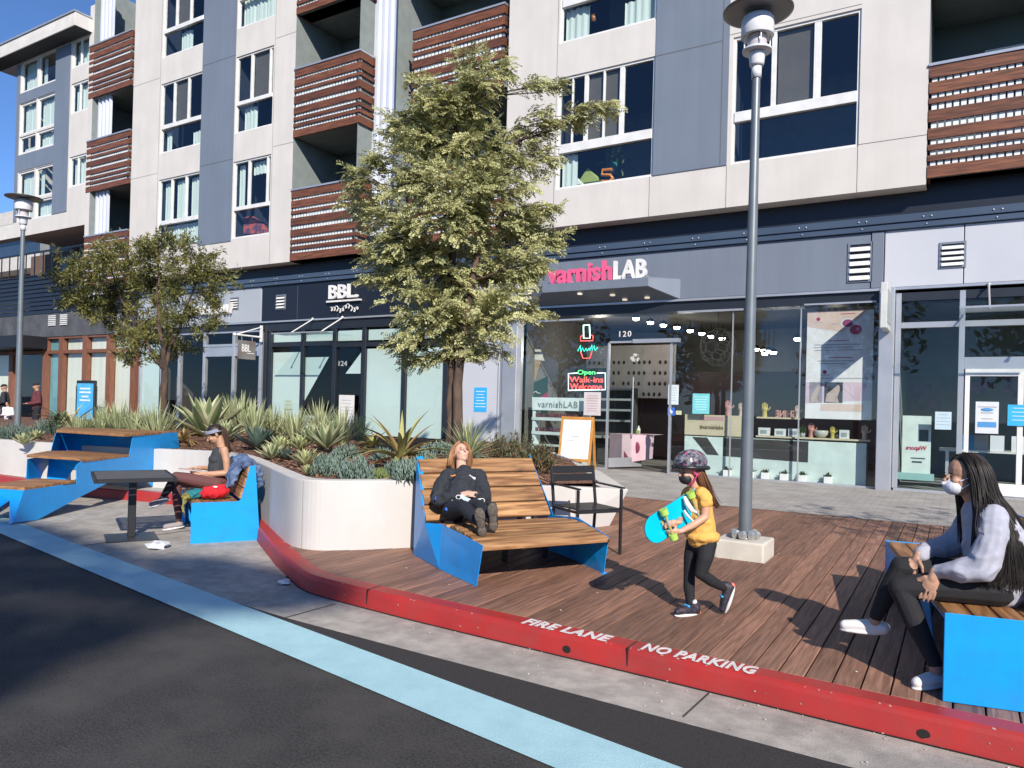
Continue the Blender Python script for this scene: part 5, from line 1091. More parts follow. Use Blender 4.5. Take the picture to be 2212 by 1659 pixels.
for x,z,w_,h in ((.2,2.1,.5,.3),(.75,2.05,.35,.5),(-.6,2.0,.4,.3),(-.5,1.75,.5,.25)):
    t=thing('wall_picture','dim picture on the far wall of the office','picture',(x,17.5,z),'pictures on the office wall'); mb=MB(); mb.box(x*1.2-w_/2,x*1.2+w_/2,17.9,17.93,z,z+h); mb.build('print',M('dim_%d'%int(x*100),(.05,.07,.08),(.25,.12,.2),scale=6),t)
# ---------------------------------------------------------------- salon display
ply=M('pale_plywood',(.62,.52,.38),(.56,.46,.33),scale=6,rough=.5,stretch=(1,8,8)); wcab=M('white_cabinet',(.66,.74,.72),rough=.5)
cb=thing('display_cabinet','long low white cabinet with an angled opening in the salon window','cabinet',(-3.1,14.8,.34)); mb=MB(); yc=14.66
wall(mb,-4.76,-1.42,.335,1.10,yc,[],.3); 
for q in ([(-4.30,.74),(-4.06,.74),(-4.3,1.08),(-4.6,1.08)],[(-3.98,.73),(-2.4,.70),(-2.4,1.09),(-3.98,1.09)]):
    m2=MB(); m2.prism([(x,yc-.001,z) for x,z in q],(0,-.004,0)); m2.build('opening',M('cab_dark_%d'%len(bpy.data.materials),(.05,.045,.045)),cb)
mb.quad((-4.76,yc,1.10),(-1.42,yc,1.10),(-1.42,yc+.35,1.10),(-4.76,yc+.35,1.10)); mb.quad((-1.42,yc,.335),(-1.42,yc+.35,.335),(-1.42,yc+.35,1.1),(-1.42,yc,1.1)); mb.build('body',wcab,cb)
mb=MB(); mb.box(-3.35,-1.36,14.62,14.9,1.135,1.165); mb.build('lower_shelf',ply,cb); mb=MB(); mb.box(-3.35,-2.56,14.64,14.9,1.495,1.525); mb.build('upper_shelf',ply,cb)
bx=thing('plywood_box','pale plywood counter box with dark lettering on the display cabinet','box',(-4.2,14.7,1.12)); mb=MB(); mb.box(-4.76,-3.60,14.63,14.98,1.12,1.53); mb.build('case',ply,bx,bevel=.005)
mb=MB(); fit(mb,'#varnishlabs',-4.45,-3.98,1.24,1.33,14.629,.002,.02); mb.build('lettering',M('burnt_print',(.14,.09,.05)),bx); mb=MB(); mb.box(-4.45,-3.97,14.626,14.629,1.42,1.5); mb.build('pink_band',M('pink_band',(.6,.35,.36)),bx)
skin_t={'pink':(.55,.24,.20),'beige':(.60,.42,.32),'yellow':(.50,.40,.10)}
def hand_stand(label,x,z,h,tone,y=14.74):
    mb=MB(); r_=h*.16; mb.tube([(x,y,z),(x,y,z+h*.35),(x,y,z+h*.5)],[r_*1.1,r_*.9,r_*1.25],10); mb.ball((x,y,z+h*.55),(r_*1.4,r_*.7,h*.14),10)
    for k,(dx,l) in enumerate(((-.9,.33),(-.3,.40),(.3,.38),(.9,.30))): mb.tube([(x+dx*r_,y,z+h*.6),(x+dx*r_*1.1,y-.004,z+h*(.6+l*.6)),(x+dx*r_*.95,y-.012,z+h*(.6+l))],[r_*.34,r_*.3,r_*.2],6)
    mb.tube([(x+r_*1.2,y,z+h*.48),(x+r_*2.1,y-.01,z+h*.58),(x+r_*2.3,y-.02,z+h*.7)],[r_*.36,r_*.32,r_*.22],6)
    mt='hand_'+tone; o=mb.build('display_hand',bpy.data.materials.get(mt) or M(mt,skin_t[tone],rough=.4)); tag(o,label,'display hand','display hands in the salon window')
for lab,x,z,h,tn in (('pink display hand standing on the plywood box',-3.92,1.53,.3,'pink'),('beige display hand on the plywood box by the lamp post',-3.67,1.53,.26,'beige'),('yellow display hand on the upper shelf by the lamp post',-3.22,1.525,.28,'yellow'),('brown beige display hand at the right end of the upper shelf',-2.62,1.525,.24,'beige'),('pink display hand left of the bowl on the lower shelf',-2.37,1.165,.27,'pink'),('yellow display hand with a plant on the lower shelf',-2.0,1.165,.22,'yellow'),('beige display hand at the right end of the lower shelf',-1.46,1.165,.27,'beige')): hand_stand(lab,x,z,h,tn)
t=thing('letter_sign','pink standing SHINE letters seen from behind on the upper shelf','sign',(-2.9,14.74,1.525)); mb=MB(); fit(mb,'SHINE',-3.02,-2.66,1.527,1.66,14.78,.018,.02,mirror=True); mb.build('letters',M('coral_letter',(.62,.28,.23)),t)
for lab,x,w_,h in (('white box at the left of the lower shelf',-3.22,.2,.15),('white patterned box on the lower shelf',-2.92,.2,.14),('white box beside the small plant on the lower shelf',-2.67,.2,.15),('white box right of the bowl on the lower shelf',-1.80,.16,.16)):
    t=thing('product_box',lab,'box',(x,14.75,1.165),'white boxes on the lower shelf'); mb=MB(); mb.box(x-w_/2,x+w_/2,14.68,14.82,1.166,1.166+h); mb.build('carton',M('carton',(.66,.67,.68)) if 'carton' not in bpy.data.materials else bpy.data.materials['carton'],t,bevel=.004); mb=MB(); mb.box(x-w_*.3,x+w_*.3,14.676,14.679,1.2,1.166+h*.7); mb.build('print',M('carton_print',(.3,.32,.34)) if 'carton_print' not in bpy.data.materials else bpy.data.materials['carton_print'],t)
mb=MB(); mb.lathe((-2.2,14.75,1.166),[(0,0),(.06,0),(.12,.06),(.13,.12),(.12,.14),(.115,.13),(.1,.06),(0,.03)],16); tag(mb.build('bowl',M('bowl_glaze',(.5,.48,.44),rough=.3)),'pale bowl in the middle of the lower shelf','bowl')
green=leafmat('pot_leaf',(.09,.15,.05),(.05,.09,.03))
def potted(label,x,y,z,h,group,pot=True):
    t=thing('potted_plant',label,'potted plant',(x,y,z),group); mb=MB()
    if pot: mb.box(x-.075,x+.075,y-.075,y+.075,z,z+.13); mb.build('pot',whitem,t,bevel=.01)
    else: mb.lathe((x,y,z),[(0,0),(.04,0),(.05,.08),(0,.08)],10); mb.build('pot',M('pot_grey',(.4,.4,.4)) if 'pot_grey' not in bpy.data.materials else bpy.data.materials['pot_grey'],t)
    mb=MB(); r_=np.random.default_rng(int(abs(x)*100))
    for i in range(34): blade(mb,(x+r_.normal(0,.02),y+r_.normal(0,.02),z+(.12 if pot else .07)),r_.uniform(0,6.28),R(r_.uniform(15,85)),h*r_.uniform(.5,1),.028,.5,0,None,3,.4)
    mb.build('leaves',green,t)
ords=['leftmost, nearly behind the lamp post','just right of the lamp post','third from the left','fourth from the left','second from the right','rightmost']
for i,x in enumerate((-3.86,-3.42,-3.14,-2.80,-2.47,-2.03)): potted('white pot with a succulent on the salon sill, '+ords[i],x,14.58,.338,.12,'white potted succulents along the salon sill')
potted('leafy green plant on the lower shelf between two white boxes',-2.52,14.74,1.166,.2,None,False); potted('small dark plant right of the yellow display hand',-1.92,14.80,1.166,.17,None,False)
# big hanging poster
po=thing('poster','large pink and white hanging poster with two photographs in the salon window','poster',(-1.9,14.6,1.5)); X0,X1,Z0,Z1=-2.46,-1.345,1.52,3.50; yp=14.58
mb=MB(); mb.box(X0,X1,yp,yp+.012,Z0,Z1); mb.build('sheet',M('poster_paper',(.80,.745,.755),rough=.5),po)
def pp(u,v): return (X0+u*(X1-X0),Z1-v*(Z1-Z0))
def poly(mb,pts,d=.002): mb.prism([(pp(u,v)[0],yp-.0006,pp(u,v)[1]) for u,v in pts],(0,-d,0))
mb=MB(); poly(mb,[(0,0),(.93,0),(.55,.2),(0,.14)]); poly(mb,[(0,.14),(.45,.21),(.2,.17)],.001); poly(mb,[(.24,.86),(.88,.86),(.88,.925),(.24,.925)]); mb.build('peach_print',M('peach',(.70,.50,.44)),po)
mb=MB(); poly(mb,[(0,.66),(1,.66),(1,.82),(0,.86)],.0008); mb.build('pink_print',M('pale_pink',(.66,.48,.56)),po)
mb=MB()
for u,v,w_ in ((.5,.275,.3),(.52,.43,.36),(.62,.03,.22)): poly(mb,[(u-w_/2,v),(u+w_/2,v),(u+w_/2,v+.006),(u-w_/2,v+.006)],.003)
for u,v,rr in ((.17,.075,.018),(.29,.565,.018)): poly(mb,[(u+rr*1.7*math.cos(k*.524),v+rr*math.sin(k*.524)) for k in range(12)],.003)
mb.build('crimson_print',M('crimson',(.42,.02,.07)),po)
mb=MB()
for i,(v,w_,u) in enumerate([(.31,.7,.42),(.335,.6,.36),(.36,.72,.44),(.46,.55,.4),(.485,.4,.36),(.62,.7,.55),(.12,.12,.38),(.10,.1,.13),(.59,.12,.25)]): poly(mb,[(u-w_/2+.05,v),(u+w_/2+.05,v),(u+w_/2+.05,v+.007),(u-w_/2+.05,v+.007)],.003)
mb.build('text_line',M('grey_print',(.38,.36,.42)),po)
mb=MB(); poly(mb,[(.62+.115*math.cos(k*.39),.12+.05*math.sin(k*.39)) for k in range(16)],.003); mb.build('cup_print',M('lilac',(.70,.62,.70)),po); mb=MB(); poly(mb,[(.62+.08*math.cos(k*.39),.12+.035*math.sin(k*.39)) for k in range(16)],.005); mb.build('tea_print',M('tea',(.30,.06,.16)),po)
mb=MB(); poly(mb,[(.74+.09*math.cos(k*.39),.18+.045*math.sin(k*.39)) for k in range(16)],.0035); mb.build('flower_print',M('rose',(.5,.07,.13)),po)
for a,b,c in ((.06,.26,(.30,.25,.31)),(.29,.57,(.035,.035,.05))):
    mb=MB(); poly(mb,[(a,.66),(b,.66),(b,.85),(a,.85)],.003); f_=mb.build('photo_print',M('photo_%d'%int(a*100),c),po); mb=MB(); m_=(a+b)/2; poly(mb,[(a+.02,.84),(a+.04,.77),(m_,.72),(b-.06,.68),(b-.04,.72),(b-.08,.80),(b-.05,.85)],.004); mb.build('hand_print',M('hand_tone_%d'%int(a*100),(.52,.38,.33)),f_)
# neon signs
nt_=thing('neon_sign','nail polish bottle and fingernail neon outline with script in the salon window','neon sign',(-6.75,14.6,2.4)); yn=14.62
E_=lambda n,c,s=2.2: emit(n,c,s)
def atn(x,y): return aty(1094.4+x*.1736,576+y*.1736,yn)
def neon(par,name,mat,pts,r_=.012,closed=False):
    P=[atn(*p) for p in pts]; P=P+[P[0]] if closed else P; mb=MB(); mb.tube(P,r_,6); return mb.build(name,mat,par)
wn=E_('neon_white',(.75,.9,.88),1.6); rn=E_('neon_red',(.9,.10,.09),1.5); tn_=E_('neon_teal',(.05,.75,.62),1.5); gn=E_('neon_green',(.12,.8,.22),1.5)
neon(nt_,'white_tube',wn,[(955,730),(1030,725),(1038,890),(958,890)],.014,True); neon(nt_,'red_tube',rn,[(950,855),(920,870),(918,925),(1075,920),(1075,860),(1045,850)]); neon(nt_,'red_tube',rn,[(920,1060),(950,1140),(1035,1140),(1062,1050)])
neon(nt_,'teal_tube',tn_,[(885,1050),(920,980),(925,1060),(945,1010),(965,1055),(990,1015),(1000,1050),(1030,1015),(1035,1045),(1062,975),(1065,1045),(1090,980),(1100,1045),(1135,1005)],.011)
ns=thing('neon_sign','framed Open Walk-ins Welcome neon sign in the salon window','neon sign',(-6.75,14.6,2.0)); neon(ns,'white_tube',wn,[(880,1325),(770,1330),(768,1540),(1228,1530),(1228,1322),(1125,1325)],.014)
def neon_text(par,name,mat,txt,x0,x1,y0,y1):
    a=atn(x0,y1);b=atn(x1,y0); mb=MB(); fit(mb,txt,a[0],b[0],a[2],b[2],yn,.008,.0); mb.build(name,mat,par)
neon_text(ns,'green_letters',gn,'Open',885,1105,1285,1360); neon_text(ns,'red_letters',rn,'Walk-ins',785,1205,1370,1440); neon_text(ns,'red_letters',rn,'Welcome',790,1190,1455,1530)
mb=MB(); a=atn(765,1545);b=atn(1232,1260); mb.box(a[0],b[0],yn+.03,yn+.04,a[2],b[2]); mb.build('backing_board',M('neon_board',(.02,.022,.022)),ns)
# wall graphic, white display stand, pegboard, counter, table, lamps inside the salon
t=thing('window_graphic','large printed hand graphic with red and white shapes on the left salon glass','poster',(-8.1,15.2,1)); gp=lambda x,z:aty(737.3+x/3,553+z/3,15.2)
def gpoly(nm,mat,pts,d): mb=MB(); mb.prism([gp(*q)-np.array([0,d,0]) for q in pts],(0,.003,0)); mb.build(nm,mat,t)
gpoly('skin_print',M('skin_print',(.42,.28,.17)),[(1165,600),(1200,560),(1250,590),(1300,650),(1260,800),(1200,860),(1165,840)],0)
gpoly('nail_print',M('nail_print',(.72,.66,.60)),[(1205,600),(1290,600),(1318,680),(1225,665)],.006)
gpoly('red_print',M('red_print',(.62,.16,.13)),[(1165,760),(1190,790),(1215,840),(1165,870)],.009)
gpoly('dark_print',M('dark_green_print',(.02,.06,.055)),[(1165,860),(1340,778),(1340,1020),(1165,1020)],.012)
gpoly('crimson_band',M('crimson_band',(.42,.02,.11)),[(1165,1000),(1340,880),(1340,935),(1240,1015),(1165,1018)],.015)
mb=MB(); path=[gp(1180+i*14,885+8*math.sin(i*1.9))-np.array([0,.02,0]) for i in range(9)]; mb.tube(path,.01,4); mb.build('script_print',whitem,t)
t=thing('display_stand','white stepped nail polish display with black varnishLAB lettering','display stand',(-7.7,14.8,.34)); mb=MB()
for (z,h) in ((1.53,.29),(1.30,.07),(.98,.07),(.72,.05)): mb.box(-8.36,-7.02,14.72,14.98,z,z+h*.2+.01); mb.add([(-8.36,14.715,z),(-7.02,14.715,z),(-7.02,14.70,z+h),(-8.36,14.70,z+h)],[(0,1,2,3)])
for x in (-8.36,-7.09): mb.box(x,x+.07,14.74,15.0,.34,1.80)
mb.build('rack',M('rack_white',(.74,.80,.80)),t); mb=MB(); fit(mb,'varnishLAB',-8.2,-7.2,1.60,1.74,14.698,.002,.0,space=1.1); mb.build('lettering',M('rack_print',(.18,.2,.21)),t)
mb=MB()
for z in (1.32,1.0):
    for i in range(24): x=-8.3+i*.052; mb.box(x,x+.026,14.76,14.79,z+.05,z+.14)
mb.build('polish_bottles',M('bottle_dark',(.03,.03,.035),(.25,.08,.1),scale=9,rough=.2),t)
t=thing('peg_board','grey wall board with rows of dark polish holders at the back of the salon','wall board',(-6.6,18,1.9)); mb=MB(); mb.box(-8.55,-6.1,17.9,17.95,1.9,3.25); mb.build('board',M('board_grey',(.42,.40,.39)),t); mb=MB()
for k in range(4):
    for i in range(17):
        if (i*7+k*3)%5: x=-8.45+i*.14; mb.ball((x,17.89,2.0+k*.27),(.035,.02,.05),6)
mb.build('holders',black,t)
t=thing('shelf_unit','dark shelf unit with pale shelves standing inside the salon left window','shelves',(-7.3,16.4,.34)); mb=MB()
for z in (.9,1.3,1.55,1.8,2.05): mb.box(-7.9,-6.6,16.3,16.6,z,z+.05)
mb.build('shelf',M('shelf_pale',(.30,.31,.31)),t); mb=MB(); mb.box(-7.95,-7.9,16.3,16.6,.34,2.1); mb.box(-6.6,-6.55,16.3,16.6,.34,2.1); mb.box(-7.9,-6.6,16.6,16.64,.34,2.1); mb.build('case',M('case_dark',(.06,.06,.06)),t)
pk=M('pale_pink_paint',(.62,.42,.47),rough=.6)
a=aty(1344,938,15.0);b=aty(1411,936,15.3); t=thing('reception_table','pale pink draped table with a dark red round mark inside the salon door','table',(a[0],15.1,.34)); zt=a[2]; mb=MB()
mb.add([(a[0],15.0,.42),(b[0],15.3,.55),(b[0]+.02,15.3,zt),(a[0],15.0,zt),(a[0],15.9,zt),(b[0],16.0,zt),(a[0]-.4,15.25,.42),(a[0]-.4,15.25,zt)],[(0,1,2,3),(3,2,5,4),(6,0,3,7),(7,3,4)]); mb.build('drape',pk,t); mb=MB(); c=(np.array(a)+np.array(b))/2; mb.ball((c[0]-.02,15.14,zt-.28),(.085,.012,.13),14); mb.add([(a[0]+.05,15.012,.46),(a[0]+.2,15.05,.48),(a[0]+.05,15.012,.7)],[(0,1,2)]); mb.build('red_mark',M('wine_mark',(.22,.04,.09)),t)
t=thing('soap_bottle','small clear pump bottle with green label on the pink table','bottle',(c[0],15.2,zt)); mb=MB(); mb.lathe((c[0]-.02,15.25,zt+.002),[(0,0),(.04,0),(.04,.13),(.015,.15),(.015,.19),(0,.19)],10); mb.build('bottle',M('bottle_pale',(.55,.58,.5)),t); mb=MB(); mb.box(c[0]-.06,c[0]+.02,15.205,15.208,zt+.03,zt+.09); mb.build('label',M('bottle_label',(.25,.35,.1)),t)
# hanging cluster lamp (cellular ball) and pendant lights
t=thing('pendant_lamp','large pale openwork ball lamp hanging in the salon','lamp',(-4.2,15.8,2.4)); c=aty(1550,749,15.8); bm=bmesh.new(); bmesh.ops.create_icosphere(bm,subdivisions=2,radius=.41); rq=np.random.default_rng(2)
for v in bm.verts: v.co*=1+rq.normal(0,.03); v.co+=Vector(rq.normal(0,.03,3))
mb=MB(); dv=bmesh.ops.dissolve_verts
fc=[f.calc_center_median() for f in bm.faces]
for e in bm.edges:
    if len(e.link_faces)==2: p,q=[Vector(f.calc_center_median()) for f in e.link_faces]; mb.tube([np.array(c)+np.array(p),np.array(c)+np.array(q)],.013,5,cap=False)
bm.free(); mb.build('openwork_ball',M('lamp_ply',(.46,.42,.36),rough=.6),t); mb=MB(); mb.tube([(c[0],c[1],c[2]+.4),(c[0],c[1],3.79)],.006,6); mb.build('cord',black,t)
glow=emit('warm_glow',(1,.93,.82),22.)
for i,(x,y,z) in enumerate(((-7.4,16.2,3.0),(-5.6,17.2,3.0),(-3.4,17.2,3.0),(-2.2,16.2,3.0))):
    ld=bpy.data.lights.new('pendant_glow','POINT'); ld.energy=(26,8,4,4)[i]; ld.color=(1,.9,.78); ld.shadow_soft_size=.12; lo_=bpy.data.objects.new('pendant_glow',ld); COL.objects.link(lo_); lo_.location=(x,y,z)
for i,(x,y,Y) in enumerate([(1374,690,16),(1405,698,16.4),(1433,704,16.8),(1462,709,17.2),(1491,716,17.6),(1516,722,18),(1536,728,18.3),(1560,733,18.6),(1633,756,19),(1650,758,19),(1660,760,19),(1652,765,19),(1671,763,19),(1723,734,17)]):
    p=aty(x,y,Y); t=thing('pendant_light','small lit pendant light in a row across the salon ceiling','lamp',tuple(p),'salon pendant lights'); mb=MB(); mb.lathe(tuple(p),[(0,-.03),(.06,-.02),(.075,.02),(.075,.03),(0,.03)],12); mb.build('bulb',glow,t); mb=MB(); mb.lathe((p[0],p[1],p[2]+.032),[(.09,0),(.07,.06),(.02,.09),(.006,.09),(.006,max(.1,3.78-p[2]-.03))],10); mb.build('lamp_shade',black,t)
mb=MB(); mb.box(-8.4,-1.5,18.5,18.6,.4,2.6); tag(mb.build('back_partition',M('wine_wall',(.10,.05,.05),(.06,.05,.05),scale=1.2)),'dim wine coloured partition at the back of the salon','partition')
# terrace lanterns left wing
for i,(x,y) in enumerate([(26,690),(51,678),(73,679),(108,671),(119,669),(129,668),(139,667),(160,662),(182,659)]):
    p=aty(x,y,15.2); tag(MB().lathe(tuple(p),[(0,-.12),(.10,-.10),(.14,0),(.08,.1),(0,.12)],10).build('lantern',whitem),'small white lantern hanging over the roof terrace','lantern','white lanterns along the roof terrace')

# things on the sill inside the middle window
P5=[(1322,366),(1302,367),(1300,378),(1318,378),(1324,385),(1316,392),(1300,392)]
mb=MB(); mb.tube([aty(x,y,14.3) for x,y in P5],.035,8); tag(mb.build('number_ornament',M('orange_foil',(.72,.24,.03),rough=.3)),'orange figure five standing inside the lower middle apartment window','ornament')
mb=MB(); a=aty(1245,398,14.35);b=aty(1300,392,14.35);c=aty(1268,362,14.4); mb.prism([a,b,c],(0,.12,.02)); tag(mb.build('cushion',M('green_cloth',(.30,.36,.10),rough=.9),bevel=.02),'green triangular cushion inside the lower middle apartment window','cushion')
mb=MB(); a=aty(1228,400,14.3); mb.prism([a,aty(1262,400,14.3),aty(1247,384,14.34),aty(1232,390,14.32)],(0,.1,.01)); tag(mb.build('cloth_bundle',M('pale_cloth',(.66,.68,.66),rough=.9),bevel=.02),'pale cloth bundle at the left of the lower middle apartment window','cloth')
t=thing('potted_plant','leafy plant in a teal pot inside the lower middle apartment window','potted plant',tuple(aty(1330,385,14.6))); mb=MB(); r_=np.random.default_rng(6); c=aty(1325,345,14.6)
for i in range(40): blade(mb,c+r_.normal(0,.12,3),r_.uniform(0,6.28),R(r_.uniform(-40,80)),.16,.05,.5,0,None,3,.4)
mb.build('leaves',green,t); mb=MB(); mb.lathe(tuple(aty(1324,378,14.6)),[(0,0),(.07,0),(.09,.25),(0,.25)],10); mb.build('pot',M('teal_pot',(.04,.22,.20),rough=.3),t)
mb=MB(); c=aty(545,487,14.4); r_=np.random.default_rng(8)
mb.prism([aty(523,470,14.35),aty(540,466,14.35),aty(570,485,14.4),aty(572,505,14.4),aty(525,508,14.35)],(0,.15,.02)); tag(mb.build('armchair',M('red_pattern',(.45,.09,.07),(.10,.05,.10),scale=7,thr=(.45,.55),rough=.9),bevel=.03),'red patterned chair back showing in a lower left apartment window','chair')
mb=MB()
for x,w_ in ((1372,.10),(1396,.07)): a=aty(x,70 if x<1380 else 62,14.3)
mb=MB(); a=aty(1282,42,14.28); mb.lathe(tuple(a-np.array([0,0,.05])),[(0,0),(.05,0),(.05,.16),(0,.16)],10); tag(mb.build('jar',M('amber_jar',(.45,.16,.04),rough=.2)),'small amber jar on the sill of the top middle apartment window','jar')
# ---------------------------------------------------------------- people: joints -> tapered limbs -> one fused surface
from mathutils import noise as mnoise
class Fig:
    def __init__(s): s.mb=MB(); s.pr=[]
    def cap(s,a,b,r0,r1,t=0,flat=None):
        a=np.array(a,float);b=np.array(b,float); d=b-a; L=np.linalg.norm(d)
        if L<1e-4: s.mb.ball(a,r0,12); s.pr.append((a,b,r0,r1,t)); return s
        n=12; pts=[];rs=[]
        for i in range(5): th=math.pi/2*(1-i/4); pts.append(a-d/L*r0*math.sin(th)); rs.append(max(1e-3,r0*math.cos(th)))
        for i in range(5): th=math.pi/2*i/4; pts.append(b+d/L*r1*math.sin(th)); rs.append(max(1e-3,r1*math.cos(th)))
        s.mb.tube(pts,rs,n); s.pr.append((a,b,r0,r1,t)); return s
    def chain(s,P,Rr,t=0):
        for i in range(len(P)-1): s.cap(P[i],P[i+1],Rr[i],Rr[i+1],t)
        return s
    def ell(s,c,ax,t=0):
        """ellipsoid with axis vectors ax (3 vectors incl. length)"""
        c=np.array(c,float);A=np.array(ax,float); m=MB(); m.ball((0,0,0),1,16); s.mb.add([c+A.T@np.array(q) for q in m.v],m.f)
        r=np.linalg.norm(A,axis=1); i=int(r.argmax()); h=A[i]*(1-np.median(r)/r[i]) if r[i]>0 else A[i]*0; s.pr.append((c-h,c+h,float(np.median(r)),float(np.median(r)),t)); return s
    def build(s,name,mats,parent,voxel=.006,smooth=5,fold=0.,ff=14.,keep=None):
        tmp=s.mb.build('tmp',[],None); m=tmp.modifiers.new('r','REMESH'); m.mode='VOXEL'; m.voxel_size=voxel; m.use_smooth_shade=True
        if smooth: k=tmp.modifiers.new('s','SMOOTH'); k.factor=.5; k.iterations=smooth
        dg=bpy.context.evaluated_depsgraph_get(); dg.update(); me=bpy.data.meshes.new_from_object(tmp.evaluated_get(dg)); bpy.data.objects.remove(tmp)
        n=len(me.vertices); V=np.empty(n*3); me.vertices.foreach_get('co',V); V=V.reshape(-1,3)
        if fold:
            Nn=np.empty(n*3); me.vertices.foreach_get('normal',Nn); Nn=Nn.reshape(-1,3)
            d=np.array([.45-1.9*abs(mnoise.noise(Vector((q[0]*ff,q[1]*ff,q[2]*ff*1.5))))+.35*mnoise.noise(Vector(q)*ff*2.3) for q in V]); V=V+Nn*(d*fold)[:,None]
        w=WL[parent.name] if parent is not None else np.zeros(3)
        fcount=len(me.polygons); Cc=np.empty(fcount*3); me.polygons.foreach_get('center',Cc); Cc=Cc.reshape(-1,3)
        best=np.full(fcount,1e9); idx=np.zeros(fcount,int)
        for a,b,r0,r1,t in s.pr:
            d=b-a; L2=d@d; tt=np.clip(((Cc-a)@d)/L2,0,1) if L2>1e-9 else np.zeros(fcount)
            q=np.linalg.norm(Cc-(a+tt[:,None]*d),axis=1)-(r0+(r1-r0)*tt); k=q<best; best[k]=q[k]; idx[k]=t
        me.vertices.foreach_set('co',(V-w).ravel()); me.update()
        o=bpy.data.objects.new(name,me); me.name=name; COL.objects.link(o); o.parent=parent; WL[o.name]=w
        for mt in mats: me.materials.append(mt)
        me.polygons.foreach_set('material_index',idx.tolist()); me.polygons.foreach_set('use_smooth',[True]*fcount); me.update(); return o
def nrm(v): v=np.array(v,float); return v/np.linalg.norm(v)
def head(F,c,f,up_,H=.225,t=0,neck=None,nr=.05,tn=None):
    """skull, jaw, nose, ears; c = head centre, f = facing"""
    c=np.array(c,float); f=nrm(f); up_=np.array(up_,float); up_=nrm(up_-f*(up_@f)); l=np.cross(up_,f)
    F.ell(c+up_*H*.13-f*H*.05,[f*H*.43,l*H*.345,up_*H*.38],t); F.ell(c-up_*H*.14+f*H*.10,[f*H*.30,l*H*.275,up_*H*.34],t); F.ell(c-up_*H*.36+f*H*.20,[f*H*.13,l*H*.15,up_*H*.11],t)
    F.cap(c+f*H*.37+up_*H*.04,c+f*H*.48-up_*H*.10,H*.04,H*.062,t); F.ell(c+f*H*.36-up_*H*.235,[f*H*.05,l*H*.12,up_*H*.045],t)
    for s_ in (-1,1): F.ell(c+l*s_*H*.35-up_*H*.03-f*H*.04,[f*H*.07,l*H*.03,up_*H*.14],t); F.ell(c+f*H*.30+l*s_*H*.15-up_*H*.10,[f*H*.1,l*H*.09,up_*H*.09],t)
    if neck is not None: F.cap(neck,c-up_*H*.28-f*H*.08,nr*1.1,nr,t if tn is None else tn)
    return c,f,up_,l
def face_parts(par,c,f,up_,l,H,brow,closed=False,lips=(.42,.16,.14)):
    for s_ in (-1,1):
        m=MB(); e=c+f*H*.40+l*s_*H*.15+up_*H*.0; A=[f*H*.03,l*H*.055,up_*H*(.012 if closed else .026)]; k=MB(); k.ball((0,0,0),1,10); m.add([e+np.array(A).T@np.array(q) for q in k.v],k.f,0,True); m.build('eye',eye_m,par)
        m=MB(); m.tube([e+up_*H*.075-l*s_*H*.06+f*H*.02,e+up_*H*.095+f*H*.025,e+up_*H*.075+l*s_*H*.07-f*H*.005],[H*.012,H*.016,H*.008],6); m.build('eyebrow',brow,par)
def hand(F,wrist,d,palm_n,s=1.,t=0,curl=.5,thumb=1):
    """palm with four jointed fingers and a thumb; d = finger direction, palm_n = palm normal"""
    w=np.array(wrist,float); d=nrm(d); n=np.array(palm_n,float); n=nrm(n-d*(n@d)); x=np.cross(d,n)
    F.ell(w+d*.045*s,[d*.05*s,x*.038*s,n*.016*s],t); F.cap(w-d*.02*s,w+d*.02*s,.022*s,.024*s,t)
    for k,(o,L) in enumerate(((-.028,.062),(-.0095,.072),(.0095,.068),(.028,.054))):
        b=w+d*.088*s+x*o*s; p=b; a=curl*(.5+.12*k); r_=.0085*s
        for j,(fr,ang) in enumerate(((.45,a*.5),(.32,a*1.2),(.23,a*1.7))):
            dd=d*math.cos(ang)+n*math.sin(ang)+x*o*2.5; dd=nrm(dd); q=p+dd*L*fr*s; F.cap(p,q,r_,r_*.9,t); p=q; r_*=.9
    b=w+d*.025*s-x*thumb*.034*s; p=b+nrm(-x*thumb*.7+d*.7+n*.35)*.036*s; q=p+nrm(d*.9-x*thumb*.15+n*.35)*.03*s; F.cap(b,p,.0125*s,.0105*s,t); F.cap(p,q,.0105*s,.008*s,t)
def skinmat(n,c): return M(n,c,tuple(q*.88 for q in c),scale=30,rough=.5,sub=.08)
eye_m=M('eye_dark',(.02,.014,.012),rough=.2)
def hairmat(n,c,c2): 
    m=M(n,c,c2,scale=18,rough=.48,spec=.4,stretch=(1,1,.12)); return m
cloth=lambda n,c,**k: M(n,c,tuple(q*.85 for q in c),scale=40,rough=.85,bump=.25,bscale=400,**k)
def pushout(P,avoid,m=.010):
    for i in range(len(P)):
        for _ in range(2):
            for a,b,r0,r1,t_ in avoid:
                d=b-a; L2=d@d; t=np.clip(((P[i]-a)@d)/L2,0,1) if L2>1e-9 else 0.; c=a+t*d; v=P[i]-c; q=np.linalg.norm(v); r=r0+(r1-r0)*t+m
                if q<r: P[i]=c+v/(q+1e-9)*r
    return P
